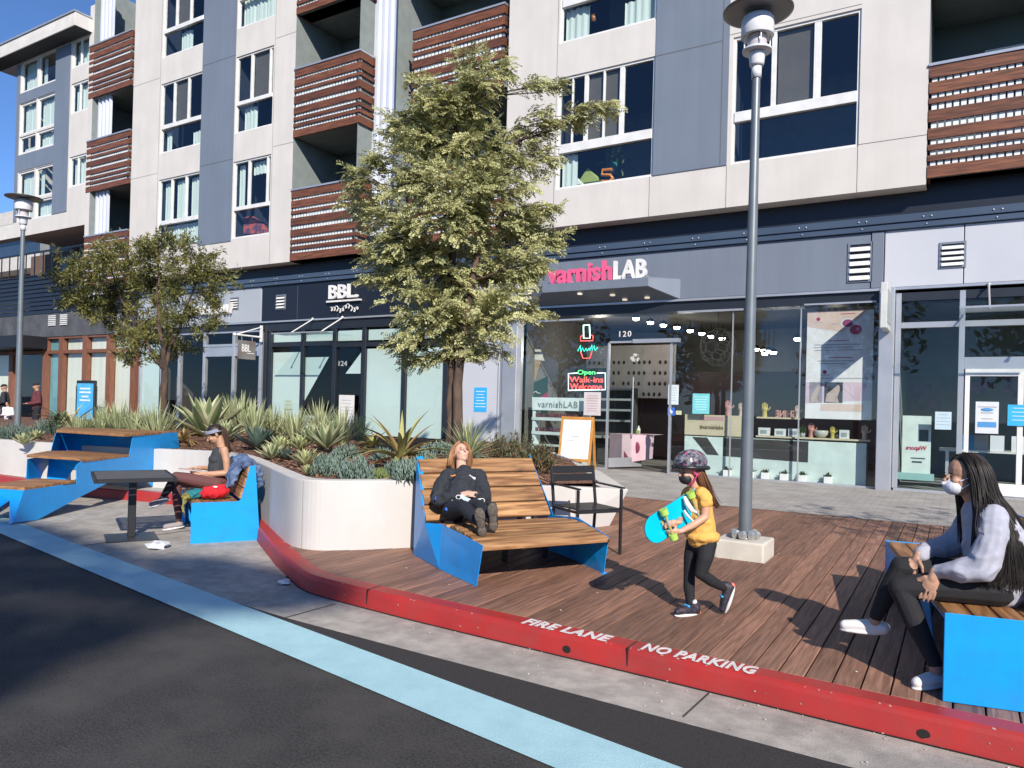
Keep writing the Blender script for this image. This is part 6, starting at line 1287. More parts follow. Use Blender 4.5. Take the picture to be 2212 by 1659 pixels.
def strands(mb,roots,n,r_,rad,seed,mi=0,wav=.01,avoid=()):
    """roots: list of guide polylines; n strands scattered around blends of neighbouring guides"""
    g=np.random.default_rng(seed); G=[np.array(q,float) for q in roots]
    for _ in range(n):
        i=g.integers(0,len(G)-1); t=g.random(); P=G[i]*(1-t)+G[i+1]*t; off=g.normal(0,rad,3); k=len(P); w=np.linspace(.25,1,k)[:,None]; P=P+off*w+np.cumsum(g.normal(0,wav,(k,3)),0)*w*.6
        if avoid: P=pushout(P,avoid,.006+.012*g.random())
        Q=[]; 
        for j in range(k-1): Q+= [P[j],P[j]*.5+P[j+1]*.5]
        Q.append(P[-1]); Q=[Q[0]]+[(Q[j-1]+2*Q[j]+Q[j+1])/4 for j in range(1,len(Q)-1)]+[Q[-1]]; m=len(Q); mb.tube(Q,list(r_*g.uniform(.7,1.2)*np.linspace(1,.35,m)),5,mi)
# ================================================================ woman on the right bench
def frame(o,ux,uy,z0):
    o=np.array(o,float)
    return lambda u,v,z:np.array([o[0]+ux[0]*u+uy[0]*v,o[1]+ux[1]*u+uy[1]*v,z0+z])
B=frame((-.045,4.40),(.981,.193),(-.193,.981),.152); D_=lambda u,v,z:B(u,v,z)-B(0,0,0)
p1=thing('person','woman in a grey sweatshirt, black leggings and white mask seated on the right bench','person',tuple(B(.3,.4,0)))
sk1=skinmat('skin_tan',(.46,.255,.17)); legg=cloth('black_legging',(.014,.014,.017)); swt=cloth('lavender_sweatshirt',(.42,.42,.49)); shoew=M('white_shoe',(.72,.70,.68),rough=.6,bump=.2,bscale=150)
F=Fig()
F.ell(B(.31,.40,.56),[D_(.15,0,0),D_(0,.17,0),D_(0,0,.115)],1); F.chain([B(.30,.31,.535),B(.05,.285,.53),B(-.17,.27,.505)],[.094,.084,.062],1); F.chain([B(-.17,.27,.505),B(-.10,.245,.34),B(-.005,.205,.135)],[.060,.057,.039],1)
F.chain([B(.30,.49,.55),B(.05,.47,.575),B(-.14,.45,.585)],[.092,.080,.060],1); F.chain([B(-.14,.45,.585),B(-.205,.46,.43),B(-.262,.47,.285)],[.058,.056,.038],1)
F.cap(B(-.005,.205,.14),B(.003,.20,.09),.034,.032,0); F.cap(B(-.262,.47,.30),B(-.268,.472,.245),.033,.032,0)
F.chain([B(.30,.40,.60),B(.285,.40,.80),B(.25,.40,.92)],[.13,.135,.11],2); F.cap(B(.25,.27,.93),B(.25,.53,.93),.062,.062,2)
F.chain([B(.25,.245,.93),B(.20,.165,.68),B(-.0,.225,.61)],[.055,.045,.03],2); F.chain([B(.25,.555,.93),B(.15,.6,.70),B(-.05,.45,.665)],[.055,.045,.03],2)
hc=B(.158,.40,1.128); fdir=np.array([-.90,-.43,-.05]); c1,f1,u1,l1=head(F,hc,fdir,(0,0,1),.228,0,B(.225,.40,.97),.052)
hand(F,B(-.02,.215,.60),D_(-.22,-.05,-1),D_(.1,1,-.05),.98,0,.35,1); hand(F,B(-.065,.43,.655),D_(-.30,-.12,-.9),D_(.6,.3,-.3),.95,0,.4,-1)
body=F.build('body',[sk1,legg,swt],p1,.0052,4)
S_=Fig()
S_.ell(B(.31,.40,.60),[D_(.155,0,.0),D_(0,.19,0),D_(0,0,.125)]); S_.chain([B(.33,.40,.62),B(.305,.40,.80),B(.26,.40,.90)],[.154,.158,.118]); S_.cap(B(.26,.27,.925),B(.26,.53,.925),.068,.068); S_.cap(B(.34,.36,.545),B(.36,.45,.545),.12,.12)
S_.chain([B(.26,.245,.925),B(.24,.19,.79),B(.195,.15,.67)],[.072,.074,.073]); S_.chain([B(.195,.15,.67),B(.10,.175,.645),B(.01,.225,.62)],[.072,.064,.042]); S_.chain([B(.26,.56,.925),B(.15,.61,.71),B(.04,.53,.68),B(-.045,.455,.67)],[.072,.07,.062,.043]); S_.cap(B(.235,.4,.955),B(.232,.4,.975),.078,.072)
S_.build('sweatshirt',[swt],p1,.0058,3,.013,7.5)
for nm,hl,ba,to,sd in (('shoe',B(.022,.215,.045),B(-.03,.18,.045),B(-.095,.14,.034),(0,0,1)),('shoe',B(-.225,.478,.215),B(-.31,.485,.215),B(-.425,.492,.205),(0,0,1))):
    q=Fig(); q.chain([hl,ba,to],[.040,.040,.030],0); d=nrm(to-hl); x=np.cross(d,(0,0,1)); q.ell((hl+to)/2-np.array([0,0,.028]),[d*.135 if np.linalg.norm(to-hl)>.15 else d*.105,x*.042,np.array([0,0,.016])],0); q.build(nm,[shoew],p1,.005,3)
# mask with ear loops
maskm=M('white_mask',(.66,.66,.73),rough=.8); H=.228
q=Fig(); q.ell(c1+f1*H*.29-u1*H*.25,[f1*H*.225,l1*H*.255,u1*H*.21],0); q.cap(c1+f1*H*.42-u1*H*.08,c1+f1*H*.52-u1*H*.17,H*.045,H*.05,0); mk=q.build('face_mask',[maskm],p1,.005,2)
mb=MB(); 
for s_ in (-1,1): mb.tube([c1+f1*H*.25+l1*s_*H*.26-u1*H*.1,c1+l1*s_*H*.36+u1*H*.02],.003,5); mb.tube([c1+f1*H*.2+l1*s_*H*.25-u1*H*.28,c1+l1*s_*H*.36-u1*H*.1],.003,5)
mb.build('ear_loop',maskm,mk)
face_parts(p1,c1,f1,u1,l1,H,M('brow_dark',(.02,.014,.012)))
hair1=hairmat('black_hair',(.026,.018,.015),(.010,.007,.006))
q=Fig(); q.ell(c1+u1*H*.15-f1*H*.10,[f1*H*.46,l1*H*.395,u1*H*.42],0); q.ell(c1-u1*H*.12-f1*H*.24,[f1*H*.30,l1*H*.37,u1*H*.42],0); hr=q.build('hair',[hair1],p1,.006,2)
# keep the face clear of the hair cap
me=hr.data; bm=bmesh.new(); bm.from_mesh(me); w_=WL[p1.name]
kill=[v for v in bm.verts if ((np.array(v.co)+w_-c1)@f1>H*.13+max(0,((np.array(v.co)+w_-c1)@u1)-H*.28)*.8)]
bmesh.ops.delete(bm,geom=kill,context='VERTS'); bm.to_mesh(me); bm.free()
mb=MB()
def HG(path): return [c1+f1*a*H+l1*b*H+u1*c*H for a,b,c in path]
nearside=[HG([(.12,.05,.50),(.16,.30,.40),(.08,.42,.10),(.02,.46,-.35),(.04,.62,-.85),(.08,.80,-1.35),(.2,.85,-2.15)]),HG([(.02,.05,.53),(-.05,.36,.38),(-.10,.46,.0),(-.12,.50,-.5),(-.12,.72,-1.0),(-.14,.95,-1.6),(-.0,1.0,-2.35)]),HG([(-.12,.05,.53),(-.22,.34,.35),(-.28,.42,-.05),(-.34,.46,-.5),(-.42,.6,-1.05),(-.55,.8,-1.6),(-.55,.85,-2.4)]),HG([(-.25,.05,.48),(-.42,.25,.25),(-.5,.28,-.1),(-.58,.28,-.6),(-.72,.28,-1.1),(-.98,.3,-1.75),(-1.1,.3,-2.5)]),HG([(-.3,0,.45),(-.5,.0,.2),(-.56,.0,-.1),(-.66,.0,-.6),(-.82,.0,-1.1),(-1.05,.0,-1.75),(-1.15,.0,-2.5)])]
strands(mb,nearside,1300,.0029,.015,3,wav=.0028,avoid=S_.pr)
farside=[HG([(a,-b,c) for a,b,c in [(.12,.05,.50),(.16,.30,.40),(.10,.40,.10),(.02,.42,-.35),(-.05,.45,-.85),(-.1,.5,-1.4),(-.1,.5,-1.7)]]),HG([(-.2,-.05,.5),(-.4,-.28,.25),(-.48,-.3,-.1),(-.55,-.3,-.6),(-.7,-.28,-1.1),(-.9,-.25,-1.6),(-.95,-.2,-1.9)])]
strands(mb,farside,240,.0036,.012,4,wav=.0035,avoid=S_.pr); mb.build('long_hair',hair1,p1)
# ================================================================ woman with headband on the left bench
B2=frame((-7.156,5.126),(.508,.861),(-.861,.508),.006); D2=lambda u,v,z:B2(u,v,z)-B2(0,0,0)
p2=thing('person','woman in a dark tank top and grey headband reading a tablet on the blue bench','person',tuple(B2(.3,1.,0)))
sk2=skinmat('skin_warm',(.52,.29,.18)); tank=cloth('dark_tank',(.040,.043,.052)); mar=cloth('maroon_legging',(.135,.052,.052))
F=Fig(); F.ell(B2(.37,1.0,.56),[D2(.14,0,0),D2(0,.16,0),D2(0,0,.11)],1); F.chain([B2(.36,.91,.55),B2(.12,.93,.60),B2(-.09,.97,.645)],[.09,.08,.058],1); F.chain([B2(-.09,.97,.645),B2(-.155,.99,.52),B2(-.215,1.01,.42)],[.056,.055,.037],2)
F.chain([B2(.36,1.09,.55),B2(.12,1.08,.57),B2(-.08,1.06,.555)],[.09,.078,.058],1); F.chain([B2(-.08,1.06,.555),B2(-.065,1.055,.34),B2(-.045,1.05,.14)],[.056,.054,.037],1); F.cap(B2(-.045,1.05,.15),B2(-.045,1.05,.09),.033,.032,0); F.cap(B2(-.215,1.01,.42),B2(-.235,1.015,.385),.033,.032,0)
F.chain([B2(.37,1.0,.62),B2(.37,1.0,.76),B2(.40,1.0,.90)],[.112,.108,.105],3); F.cap(B2(.425,.90,.955),B2(.425,1.10,.955),.05,.05,0); F.ell(B2(.34,1.0,.84),[D2(.075,0,0),D2(0,.11,0),D2(0,0,.07)],3); F.cap(B2(.43,1.0,.90),B2(.43,1.0,.97),.075,.06,0)
F.chain([B2(.43,.855,.965),B2(.455,.835,.83),B2(.465,.83,.69)],[.048,.042,.036],0); F.chain([B2(.465,.83,.69),B2(.32,.875,.675),B2(.19,.92,.68)],[.038,.036,.024],0); F.chain([B2(.42,1.145,.965),B2(.40,1.2,.71),B2(.18,1.09,.735)],[.048,.037,.024],0)
hand(F,B2(.19,.92,.68),D2(-1,.25,.05),D2(0,.6,.5),.95,0,.7,-1); hand(F,B2(.18,1.09,.735),D2(-1,-.1,.0),D2(0,0,-1),.95,0,.4,1)
c2,f2,u2,l2=head(F,B2(.335,1.0,1.15),D2(-.83,0,-.5),D2(-.5,0,.86),.222,0,B2(.42,1.0,.99),.05)
F.build('body',[sk2,mar,cloth('shaded_legging',(.02,.015,.02)),tank],p2,.006,4)  # crossed shin near black: shadow on the maroon legging put into the colour
mb=MB(); 
for s_ in (-1,1): mb.tube([B2(.345,1.0+s_*.075,.90),B2(.385,1.0+s_*.085,.975),B2(.43,1.0+s_*.08,1.0),B2(.49,1.0+s_*.05,.93)],.008,6)
mb.build('tank_strap',tank,p2)
H=.222; face_parts(p2,c2,f2,u2,l2,H,M('brow_brown',(.03,.02,.015)),True)
hair2=hairmat('dark_brown_hair',(.035,.022,.017),(.012,.008,.007)); q=Fig(); q.ell(c2+u2*H*.17-f2*H*.08,[f2*H*.45,l2*H*.385,u2*H*.40],0); h2=q.build('hair',[hair2],p2,.006,2)
bm=bmesh.new(); bm.from_mesh(h2.data); w_=WL[p2.name]; kill=[v for v in bm.verts if ((np.array(v.co)+w_-c2)@f2>H*.30)]; bmesh.ops.delete(bm,geom=kill,context='VERTS'); bm.to_mesh(h2.data); bm.free()
mb=MB(); fh=nrm(f2*[1,1,0]); G2=lambda path:[c2+fh*a*H+l2*b*H+np.array([0,0,1])*c*H for a,b,c in path]
strands(mb,[G2([(-.2,-.12,.42),(-.55,-.14,.30),(-.66,-.14,-.05),(-.66,-.12,-.5),(-.78,-.1,-.95)]),G2([(-.2,.12,.42),(-.56,.14,.28),(-.62,.14,-.1),(-.60,.12,-.5),(-.70,.1,-.9)]),G2([(-.1,.2,.3),(-.4,.22,.1),(-.52,.2,-.2),(-.6,.14,-.55),(-.74,.1,-.95)])],260,.0045,.014,5,wav=.004); mb.build('ponytail',hairmat('brown_ponytail',(.10,.05,.03),(.04,.02,.014)),p2)
mb=MB(); n=28; ring=[]; 
for i in range(n+1): a=2*math.pi*i/n; ring.append(c2+f2*H*(.44*math.cos(a)-.02)+l2*H*.385*math.sin(a)+u2*H*(.20+.12*math.cos(a)))
for i in range(n): mb.quad(ring[i]-u2*.018,ring[i+1]-u2*.018,ring[i+1]+u2*.022,ring[i]+u2*.022); 
hb=mb.build('headband',cloth('grey_headband',(.30,.31,.40)),p2); so_=hb.modifiers.new('s','SOLIDIFY'); so_.thickness=.004; so_.offset=1
snk=M('grey_sneaker',(.30,.26,.28),rough=.7); 
for hl,to in ((B2(-.03,1.05,.055),B2(-.185,1.045,.035)),(B2(-.20,1.01,.375),B2(-.345,1.02,.315))):
    q=Fig(); d=nrm(to-hl); x=nrm(np.cross(d,(0,0,1))); up_=np.cross(x,d); q.chain([hl,to],[.041,.032],0); o=q.build('shoe',[snk],p2,.006,2); q=Fig(); q.ell((hl+to)/2-up_*.034,[d*.135,x*.045,up_*.016],0); q.build('sole',[shoew],o,.006,2)
t=thing('tablet','thin pale tablet held over the knees of the reading woman','tablet',tuple(B2(.08,1.0,.70))); mb=MB(); a=nrm(D2(-1,0,.12)); b=nrm(D2(0,1,0)); n_=np.cross(a,b); c=B2(.07,1.0,.712); mb.prism([c+a*.13+b*.1,c-a*.13+b*.1,c-a*.13-b*.1,c+a*.13-b*.1],n_*-.009); mb.build('case',M('tablet_pink',(.62,.50,.46),rough=.4),t,bevel=.002); mb=MB(); mb.quad(*[c+a*i*.12+b*j*.09+np.array([0,0,.004]) for i,j in ((1,1),(-1,1),(-1,-1),(1,-1))]); mb.build('screen',M('tablet_white',(.7,.68,.66),rough=.2),t)
# bag, teal pouch, jacket
redb=cloth('red_nylon',(.62,.012,.022)); q=Fig(); q.ell(B2(.28,.24,.53),[D2(.15,.02,0),D2(0,.10,0),D2(0,0,.075)]); q.ell(B2(.19,.25,.51),[D2(.08,0,0),D2(0,.085,0),D2(0,0,.055)]); q.cap(B2(.15,.2,.575),B2(.36,.22,.60),.02,.018)
bag=q.build('bag',[redb],None,.008,3,.012,11.); tag(bag,'bright red soft bag lying on the blue bench seat','bag'); mb=MB(); mb.ball(B2(.26,.175,.595),(.035,.022,.012),10); mb.build('white_patch',whitem,bag)
q=Fig(); q.ell(B2(.10,.42,.50),[D2(.13,.03,0),D2(0,.10,0),D2(0,0,.055)]); q.ell(B2(.02,.36,.48),[D2(.06,.02,0),D2(0,.08,0),D2(0,0,.05)]); o=q.build('pouch',[cloth('teal_cloth',(.02,.19,.22)),],None,.009,2,.016,12.); tag(o,'crumpled teal cloth pouch between the red bag and the woman','pouch')
q=Fig(); q.ell(B2(-.03,.30,.47),[D2(.05,0,0),D2(0,.12,0),D2(0,0,.05)]); q.chain([B2(-.05,.2,.46),B2(-.07,.2,.36),B2(-.05,.17,.27)],[.02,.016,.006]); o=q.build('backpack',[M('black_floral',(.02,.02,.022),(.25,.22,.04),scale=38,rough=.8,thr=(.55,.62))],None,.008,2,.014,14.); tag(o,'small black patterned backpack at the front of the blue bench seat','backpack')
den=M('denim',(.13,.19,.32),(.05,.08,.16),scale=14,rough=.9,bump=.5,bscale=120); q=Fig(); q.chain([B2(.60,.12,.84),B2(.60,.55,.87),B2(.58,.75,.86)],[.06,.065,.05]); q.chain([B2(.62,.30,.86),B2(.72,.22,.78),B2(.77,.2,.62)],[.06,.055,.03]); q.chain([B2(.57,.5,.86),B2(.47,.46,.70),B2(.42,.4,.55)],[.07,.06,.03]); q.chain([B2(.56,.3,.86),B2(.47,.28,.72),B2(.44,.25,.60)],[.06,.055,.03]); q.chain([B2(.62,.55,.87),B2(.70,.55,.76),B2(.74,.5,.62)],[.06,.05,.03]); q.ell(B2(.50,.42,.74),[D2(.05,0,.09),D2(0,.2,0),D2(-.03,0,.03)])
o=q.build('jacket',[den],None,.008,2,.028,9.); tag(o,'blue denim jacket draped over the back of the left bench','jacket')
# ================================================================ reclining person on the lounger
L=lambda u,v,z:np.array([-3.276-.85*u+.527*v,4.949+.527*u+.85*v,.152+z]); DL=lambda u,v,z:L(u,v,z)-L(0,0,0)
p3=thing('person','person with long blond hair in dark tracksuit asleep on the wooden lounger','person',tuple(L(.8,.2,.4)))
sk3=skinmat('skin_fair',(.64,.38,.28)); trk=cloth('black_tracksuit',(.026,.029,.037)); trp=cloth('navy_trouser',(.012,.014,.022))
F=Fig(); F.ell(L(.80,.17,.49),[DL(.13,0,0),DL(0,.16,0),DL(0,0,.105)],1); F.chain([L(.78,.09,.49),L(.58,.06,.55),L(.42,.05,.575)],[.09,.078,.06],1); F.chain([L(.42,.05,.575),L(.31,.07,.53),L(.19,.085,.485)],[.06,.056,.042],1); F.chain([L(.78,.25,.49),L(.58,.22,.55),L(.44,.21,.57)],[.09,.078,.06],1); F.chain([L(.44,.21,.57),L(.33,.205,.535),L(.22,.20,.50)],[.06,.056,.042],1)
F.chain([L(.86,.19,.53),L(.98,.27,.63),L(1.09,.335,.75)],[.125,.135,.115],2); F.cap(L(1.14,.20,.77),L(1.13,.47,.765),.062,.062,2)
F.chain([L(1.13,.175,.765),L(1.0,.06,.655),L(.90,.0,.565)],[.06,.054,.046],2); F.chain([L(.90,.0,.565),L(.80,.06,.60),L(.71,.14,.635)],[.046,.04,.03],2); F.chain([L(1.12,.495,.76),L(.95,.47,.64),L(.82,.43,.57)],[.06,.054,.046],2); F.chain([L(.82,.43,.57),L(.75,.35,.60),L(.69,.26,.64)],[.046,.04,.03],2)
hand(F,L(.71,.145,.635),DL(-.3,1,.1),DL(.4,0,-1),.85,0,.5,-1); hand(F,L(.69,.265,.655),DL(-.1,-1,.05),DL(.5,0,-1),.85,0,.5,1)
c3,f3,u3,l3=head(F,L(1.235,.355,.975),DL(-.84,.05,.54),DL(.54,0,.84),.218,0,L(1.155,.335,.84),.048)
F.build('body',[sk3,trp,trk],p3,.0055,4)
q=Fig(); q.chain([L(.85,.185,.545),L(.98,.27,.65),L(1.08,.33,.745)],[.14,.148,.125]); q.cap(L(1.13,.20,.77),L(1.12,.47,.765),.075,.075); q.chain([L(1.12,.17,.765),L(1.0,.05,.66),L(.90,-.005,.57)],[.074,.068,.062]); q.chain([L(.90,-.005,.57),L(.81,.06,.605),L(.735,.12,.63)],[.062,.055,.042]); q.chain([L(1.11,.50,.76),L(.95,.475,.645),L(.82,.435,.575)],[.074,.068,.062]); q.chain([L(.82,.435,.575),L(.76,.36,.60),L(.71,.285,.64)],[.062,.055,.042]); q.cap(L(1.12,.335,.80),L(1.13,.335,.82),.066,.06)
jk=q.build('track_jacket',[trk],p3,.006,3,.012,9.)
def patch(pts,mat,nm='chest_print',par=None):
    mb=MB(); mb.tube(pts,.007,6); mb.build(nm,mat,par or jk)
z3=lambda x,y:(852.5+x*.2223,921.6+y*.2223)
org=M('orange_print',(.72,.30,.07)); 
def onL(x,y,u): d=ray(*z3(x,y)); U=np.array([-.85,.527]); o2=np.array([-3.276,4.949])+U*u; t=(U@o2)/(U@d[:2]); return CAM+d*t
for pts,m_,u in (([(725,470),(750,490),(785,500)],whitem,.93),([(730,495),(760,505),(780,512)],whitem,.93),([(710,515),(750,530),(780,530)],org,.93),([(545,475),(560,482),(590,470)],org,.95)): patch([onL(*p,u) for p in pts],m_)
patch([onL(525,755,.72),onL(565,715,.72)],whitem,'white_piping'); patch([onL(400,680,.82),onL(395,710,.82)],M('royal_blue',(.02,.12,.62)),'blue_piping'); mb=MB(); mb.tube([onL(490,800,.66),onL(550,815,.64),onL(620,830,.62)],[.014,.02,.012],8); mb.build('blue_stripe',bpy.data.materials['royal_blue'],p3)
sole=M('taupe_sole',(.16,.135,.115),(.09,.075,.065),scale=45,rough=.8,bump=1.,bscale=90)
for hx,hy,tx,ty,u in ((855,1065,820,815,.085),(960,1010,950,765,.13)):
    h_=onL(hx,hy,u+.05); t_=onL(tx,ty,u-.02); d=nrm(t_-h_); n_=nrm(np.array([.855,-.5,.12])*.0+(CAM-h_)); n_=nrm(n_-d*(n_@d)); x=np.cross(d,n_)
    q=Fig(); q.chain([h_+d*.03-n_*.03,t_-d*.03-n_*.035],[.042,.040]); o=q.build('shoe',[M('dark_shoe',(.03,.03,.034)) if 'dark_shoe' not in bpy.data.materials else bpy.data.materials['dark_shoe']],p3,.006,2)
    q=Fig(); q.ell(h_+d*.045,[d*.055,x*.038,n_*.016]); q.ell(t_-d*.05,[d*.075,x*.046,n_*.016]); q.ell((h_+t_)/2,[d*.08,x*.034,n_*.014]); q.build('sole',[sole],o,.005,2)
H=.218; face_parts(p3,c3,f3,u3,l3,H,M('brow_blond',(.22,.12,.06)),True)
hair3=hairmat('blond_hair',(.46,.235,.11),(.22,.10,.045)); q=Fig(); q.ell(c3+u3*H*.16-f3*H*.12,[f3*H*.42,l3*H*.385,u3*H*.40]); h3=q.build('hair',[hair3],p3,.006,2)
bm=bmesh.new(); bm.from_mesh(h3.data); w_=WL[p3.name]; kill=[v for v in bm.verts if ((np.array(v.co)+w_-c3)@f3>H*.22)]; bmesh.ops.delete(bm,geom=kill,context='VERTS'); bm.to_mesh(h3.data); bm.free()
mb=MB(); G3=lambda path:[c3+f3*a*H+l3*b*H+np.array([0,0,1])*c*H for a,b,c in path]
for s_ in (-1,1): strands(mb,[G3([(.1,.1*s_,.5),(.1,.36*s_,.3),(.14,.43*s_,-.1),(.12,.47*s_,-.32),(.05,.44*s_,-.50)]),G3([(-.1,.1*s_,.5),(-.1,.38*s_,.3),(-.02,.46*s_,-.1),(0,.50*s_,-.32),(0,.46*s_,-.52)])],120,.004,.011,8+s_,wav=.004)
mb.build('long_hair',hair3,p3)
t=thing('face_mask','white and pale blue face mask dangling from the sleeping person\'s hands','mask',tuple(L(.66,.2,.66))); mb=MB()
P=[onL(x,y,.60) for x,y in ((640,672),(690,705),(740,725),(790,725),(830,718))]
for i in range(4): mb.add([P[i]+[0,0,.02],P[i+1]+[0,0,.02],P[i+1]-[0,0,.02],P[i]-[0,0,.02]],[(0,1,2,3)])
o=mb.build('mask_cloth',M('mask_blue',(.45,.60,.75),(.66,.70,.74),scale=6),t); s_=o.modifiers.new('s','SOLIDIFY'); s_.thickness=.006
mb=MB()
for c in ((620,685),(850,718)): mb.tube([onL(c[0]+24*math.cos(k*.63),c[1]+20*math.sin(k*.63),.595) for k in range(11)],.004,5)
mb.build('ear_loop',whitem,t)
# ================================================================ girl with helmet and skateboard
z4=lambda x,y,t:att(1324.8+x*.2777,921.6+y*.2777,t)
p4=thing('person','girl in a yellow T-shirt, black leggings and pink patterned helmet walking with a skateboard','person',(-1.58,5.22,.15))
rr=np.array([.855,.517,0]);ff=np.array([-.518,.856,0]); fg=nrm(-rr*.93-ff*.32)
sk4=skinmat('skin_child',(.60,.33,.22)); tee=cloth('yellow_shirt',(.80,.42,.10)); F=Fig(); lg_=1
hN=z4(735,905,5.26);hF=z4(635,900,5.36); F.ell((hN+hF)/2+[0,0,.0],[rr*.085,ff*.095,np.array([0,0,.075])],1)
F.chain([hN,z4(715,1020,5.22),z4(680,1140,5.22)],[.066,.058,.044],1); F.chain([z4(680,1140,5.22),z4(765,1200,5.25),z4(855,1250,5.30)],[.043,.041,.030],1)
F.chain([hF,z4(608,1010,5.36),z4(592,1130,5.36)],[.065,.056,.043],1); F.chain([z4(592,1130,5.36),z4(590,1250,5.345),z4(600,1375,5.33)],[.042,.042,.031],1)
F.chain([(hN+hF)/2,z4(665,720,5.29),z4(650,560,5.29)],[.082,.080,.082],2); F.cap(z4(690,520,5.22),z4(600,515,5.38),.04,.04,2)
F.chain([z4(712,530,5.20),z4(722,620,5.18),z4(712,705,5.17)],[.037,.033,.028],0); F.chain([z4(712,705,5.17),z4(620,765,5.14),z4(528,812,5.10)],[.029,.026,.019],0); F.chain([z4(585,525,5.40),z4(560,660,5.36),z4(520,720,5.2),z4(500,745,5.1)],[.036,.028,.022,.018],0)
hand(F,z4(530,812,5.10),nrm(-rr+np.array([0,0,-.25])-ff*.1),nrm(ff*.8+np.array([0,0,.5])),.72,0,.9,-1); hand(F,z4(505,745,5.1),nrm(-rr+np.array([0,0,-.2])),nrm(-ff),.7,0,.9,1)
c4,f4,u4,l4=head(F,z4(602,345,5.29),fg+np.array([0,0,-.12]),(0,0,1),.195,0,z4(650,490,5.29),.040)
F.build('body',[sk4,cloth('black_legging_child',(.013,.013,.016)),tee],p4,.005,4)
q=Fig(); q.chain([z4(690,850,5.30),z4(680,720,5.29),z4(655,580,5.29)],[.108,.098,.095]); q.cap(z4(690,525,5.21),z4(600,520,5.38),.048,.048); q.chain([z4(708,535,5.20),z4(722,590,5.18)],[.048,.047]); q.chain([z4(590,525,5.40),z4(575,600,5.39)],[.056,.05]); q.ell(z4(695,850,5.30),[rr*.125,ff*.125,np.array([0,0,.055])]); q.cap(z4(645,490,5.29),z4(643,480,5.29),.05,.046)
ts=q.build('t_shirt',[tee],p4,.005,3,.008,11.)
mb=MB(); mb.tube([z4(552,545,5.17),z4(575,600,5.15),z4(610,650,5.15),z4(650,670,5.15)],[.012,.02,.018,.008],6); mb.tube([z4(550,650,5.16),z4(575,690,5.15),z4(625,740,5.14)],[.008,.012,.006],6); mb.build('white_print',M('shirt_white',(.75,.74,.70)),ts)
H=.195; hm=M('helmet_pattern',(.42,.03,.17),(.012,.013,.018),scale=26,rough=.3,coat=.4,thr=(.60,.64),stain=(.60,.56,.64,.55),sscale=30,detail=3)
q=Fig(); hcx=c4+u4*H*.30-f4*H*.02; q.ell(hcx,[f4*H*.66,l4*H*.52,u4*H*.50]); he=q.build('helmet',[hm],p4,.005,2)
bm=bmesh.new(); bm.from_mesh(he.data); w_=WL[p4.name]; kill=[v for v in bm.verts if ((np.array(v.co)+w_-c4)@u4<H*(.12+.10*min(1,max(-1,((np.array(v.co)+w_-c4)@f4)/(H*.5)))))]; bmesh.ops.delete(bm,geom=kill,context='VERTS'); bm.to_mesh(he.data); bm.free(); s_=he.modifiers.new('s','SOLIDIFY'); s_.thickness=.012
mb=MB(); n=30; ring=[c4+f4*H*(.665*math.cos(2*math.pi*i/n)-.02)+l4*H*.525*math.sin(2*math.pi*i/n)+u4*H*(.15+.10*math.cos(2*math.pi*i/n)) for i in range(n)]; mb.tube(ring+[ring[0],ring[1]],.014,8); mb.tube([ring[0]+f4*.0,ring[0]+f4*.02],.014,6); mb.build('helmet_rim',M('helmet_black',(.02,.02,.024),rough=.35),he)
mb=MB(); pkm=M('pink_strap',(.75,.06,.24),rough=.5)
for s_ in (-1,1): mb.tube([c4+f4*H*.22+l4*s_*H*.40+u4*H*.15,c4+l4*s_*H*.39-u4*H*.12,c4+f4*H*.12+l4*s_*H*.30-u4*H*.40,c4+f4*H*.16-u4*H*.50],.006,6); mb.tube([c4-f4*H*.3+l4*s_*H*.36+u4*H*.1,c4-f4*H*.12+l4*s_*H*.38-u4*H*.06,c4+l4*s_*H*.39-u4*H*.12],.009,6)
mb.build('chin_strap',pkm,he)
face_parts(p4,c4,f4,u4,l4,H,M('brow_child',(.08,.045,.025)))
q=Fig(); q.ell(c4+f4*H*.24-u4*H*.24,[f4*H*.235,l4*H*.285,u4*H*.22]); q.cap(c4+f4*H*.36-u4*H*.05,c4+f4*H*.46-u4*H*.15,H*.05,H*.05); q.build('face_mask',[M('black_mask',(.018,.018,.022),(.30,.30,.32),scale=40,thr=(.25,.3))],p4,.0045,2)
hair4=hairmat('brown_hair',(.20,.085,.04),(.085,.035,.018)); mb=MB(); G4=lambda path:[c4+f4*a*H+l4*b*H+u4*c*H for a,b,c in path]
strands(mb,[G4([(-.2,.38,.1),(-.34,.36,-.25),(-.48,.34,-.6),(-.60,.32,-1.0),(-.75,.3,-1.3)]),G4([(-.40,.2,.1),(-.5,.2,-.3),(-.6,.2,-.65),(-.72,.2,-1.05),(-.9,.2,-1.4)]),G4([(-.44,-.1,.1),(-.52,-.1,-.3),(-.6,-.1,-.65),(-.7,-.1,-1.0),(-.8,-.1,-1.3)])],200,.0036,.011,21,wav=.004); strands(mb,[G4([(.0,.40,.1),(-.05,.40,-.2),(-.15,.40,-.5),(-.2,.38,-.7)]),G4([(-.2,.38,.1),(-.25,.38,-.2),(-.3,.36,-.5),(-.4,.36,-.75)])],70,.0034,.007,22,wav=.003); mb.build('hair',hair4,p4)
snb=M('navy_sneaker',(.10,.05,.06),(.016,.018,.03),scale=45,rough=.6,thr=(.5,.7)); coral=M('coral_sole',(.80,.22,.16),rough=.5)
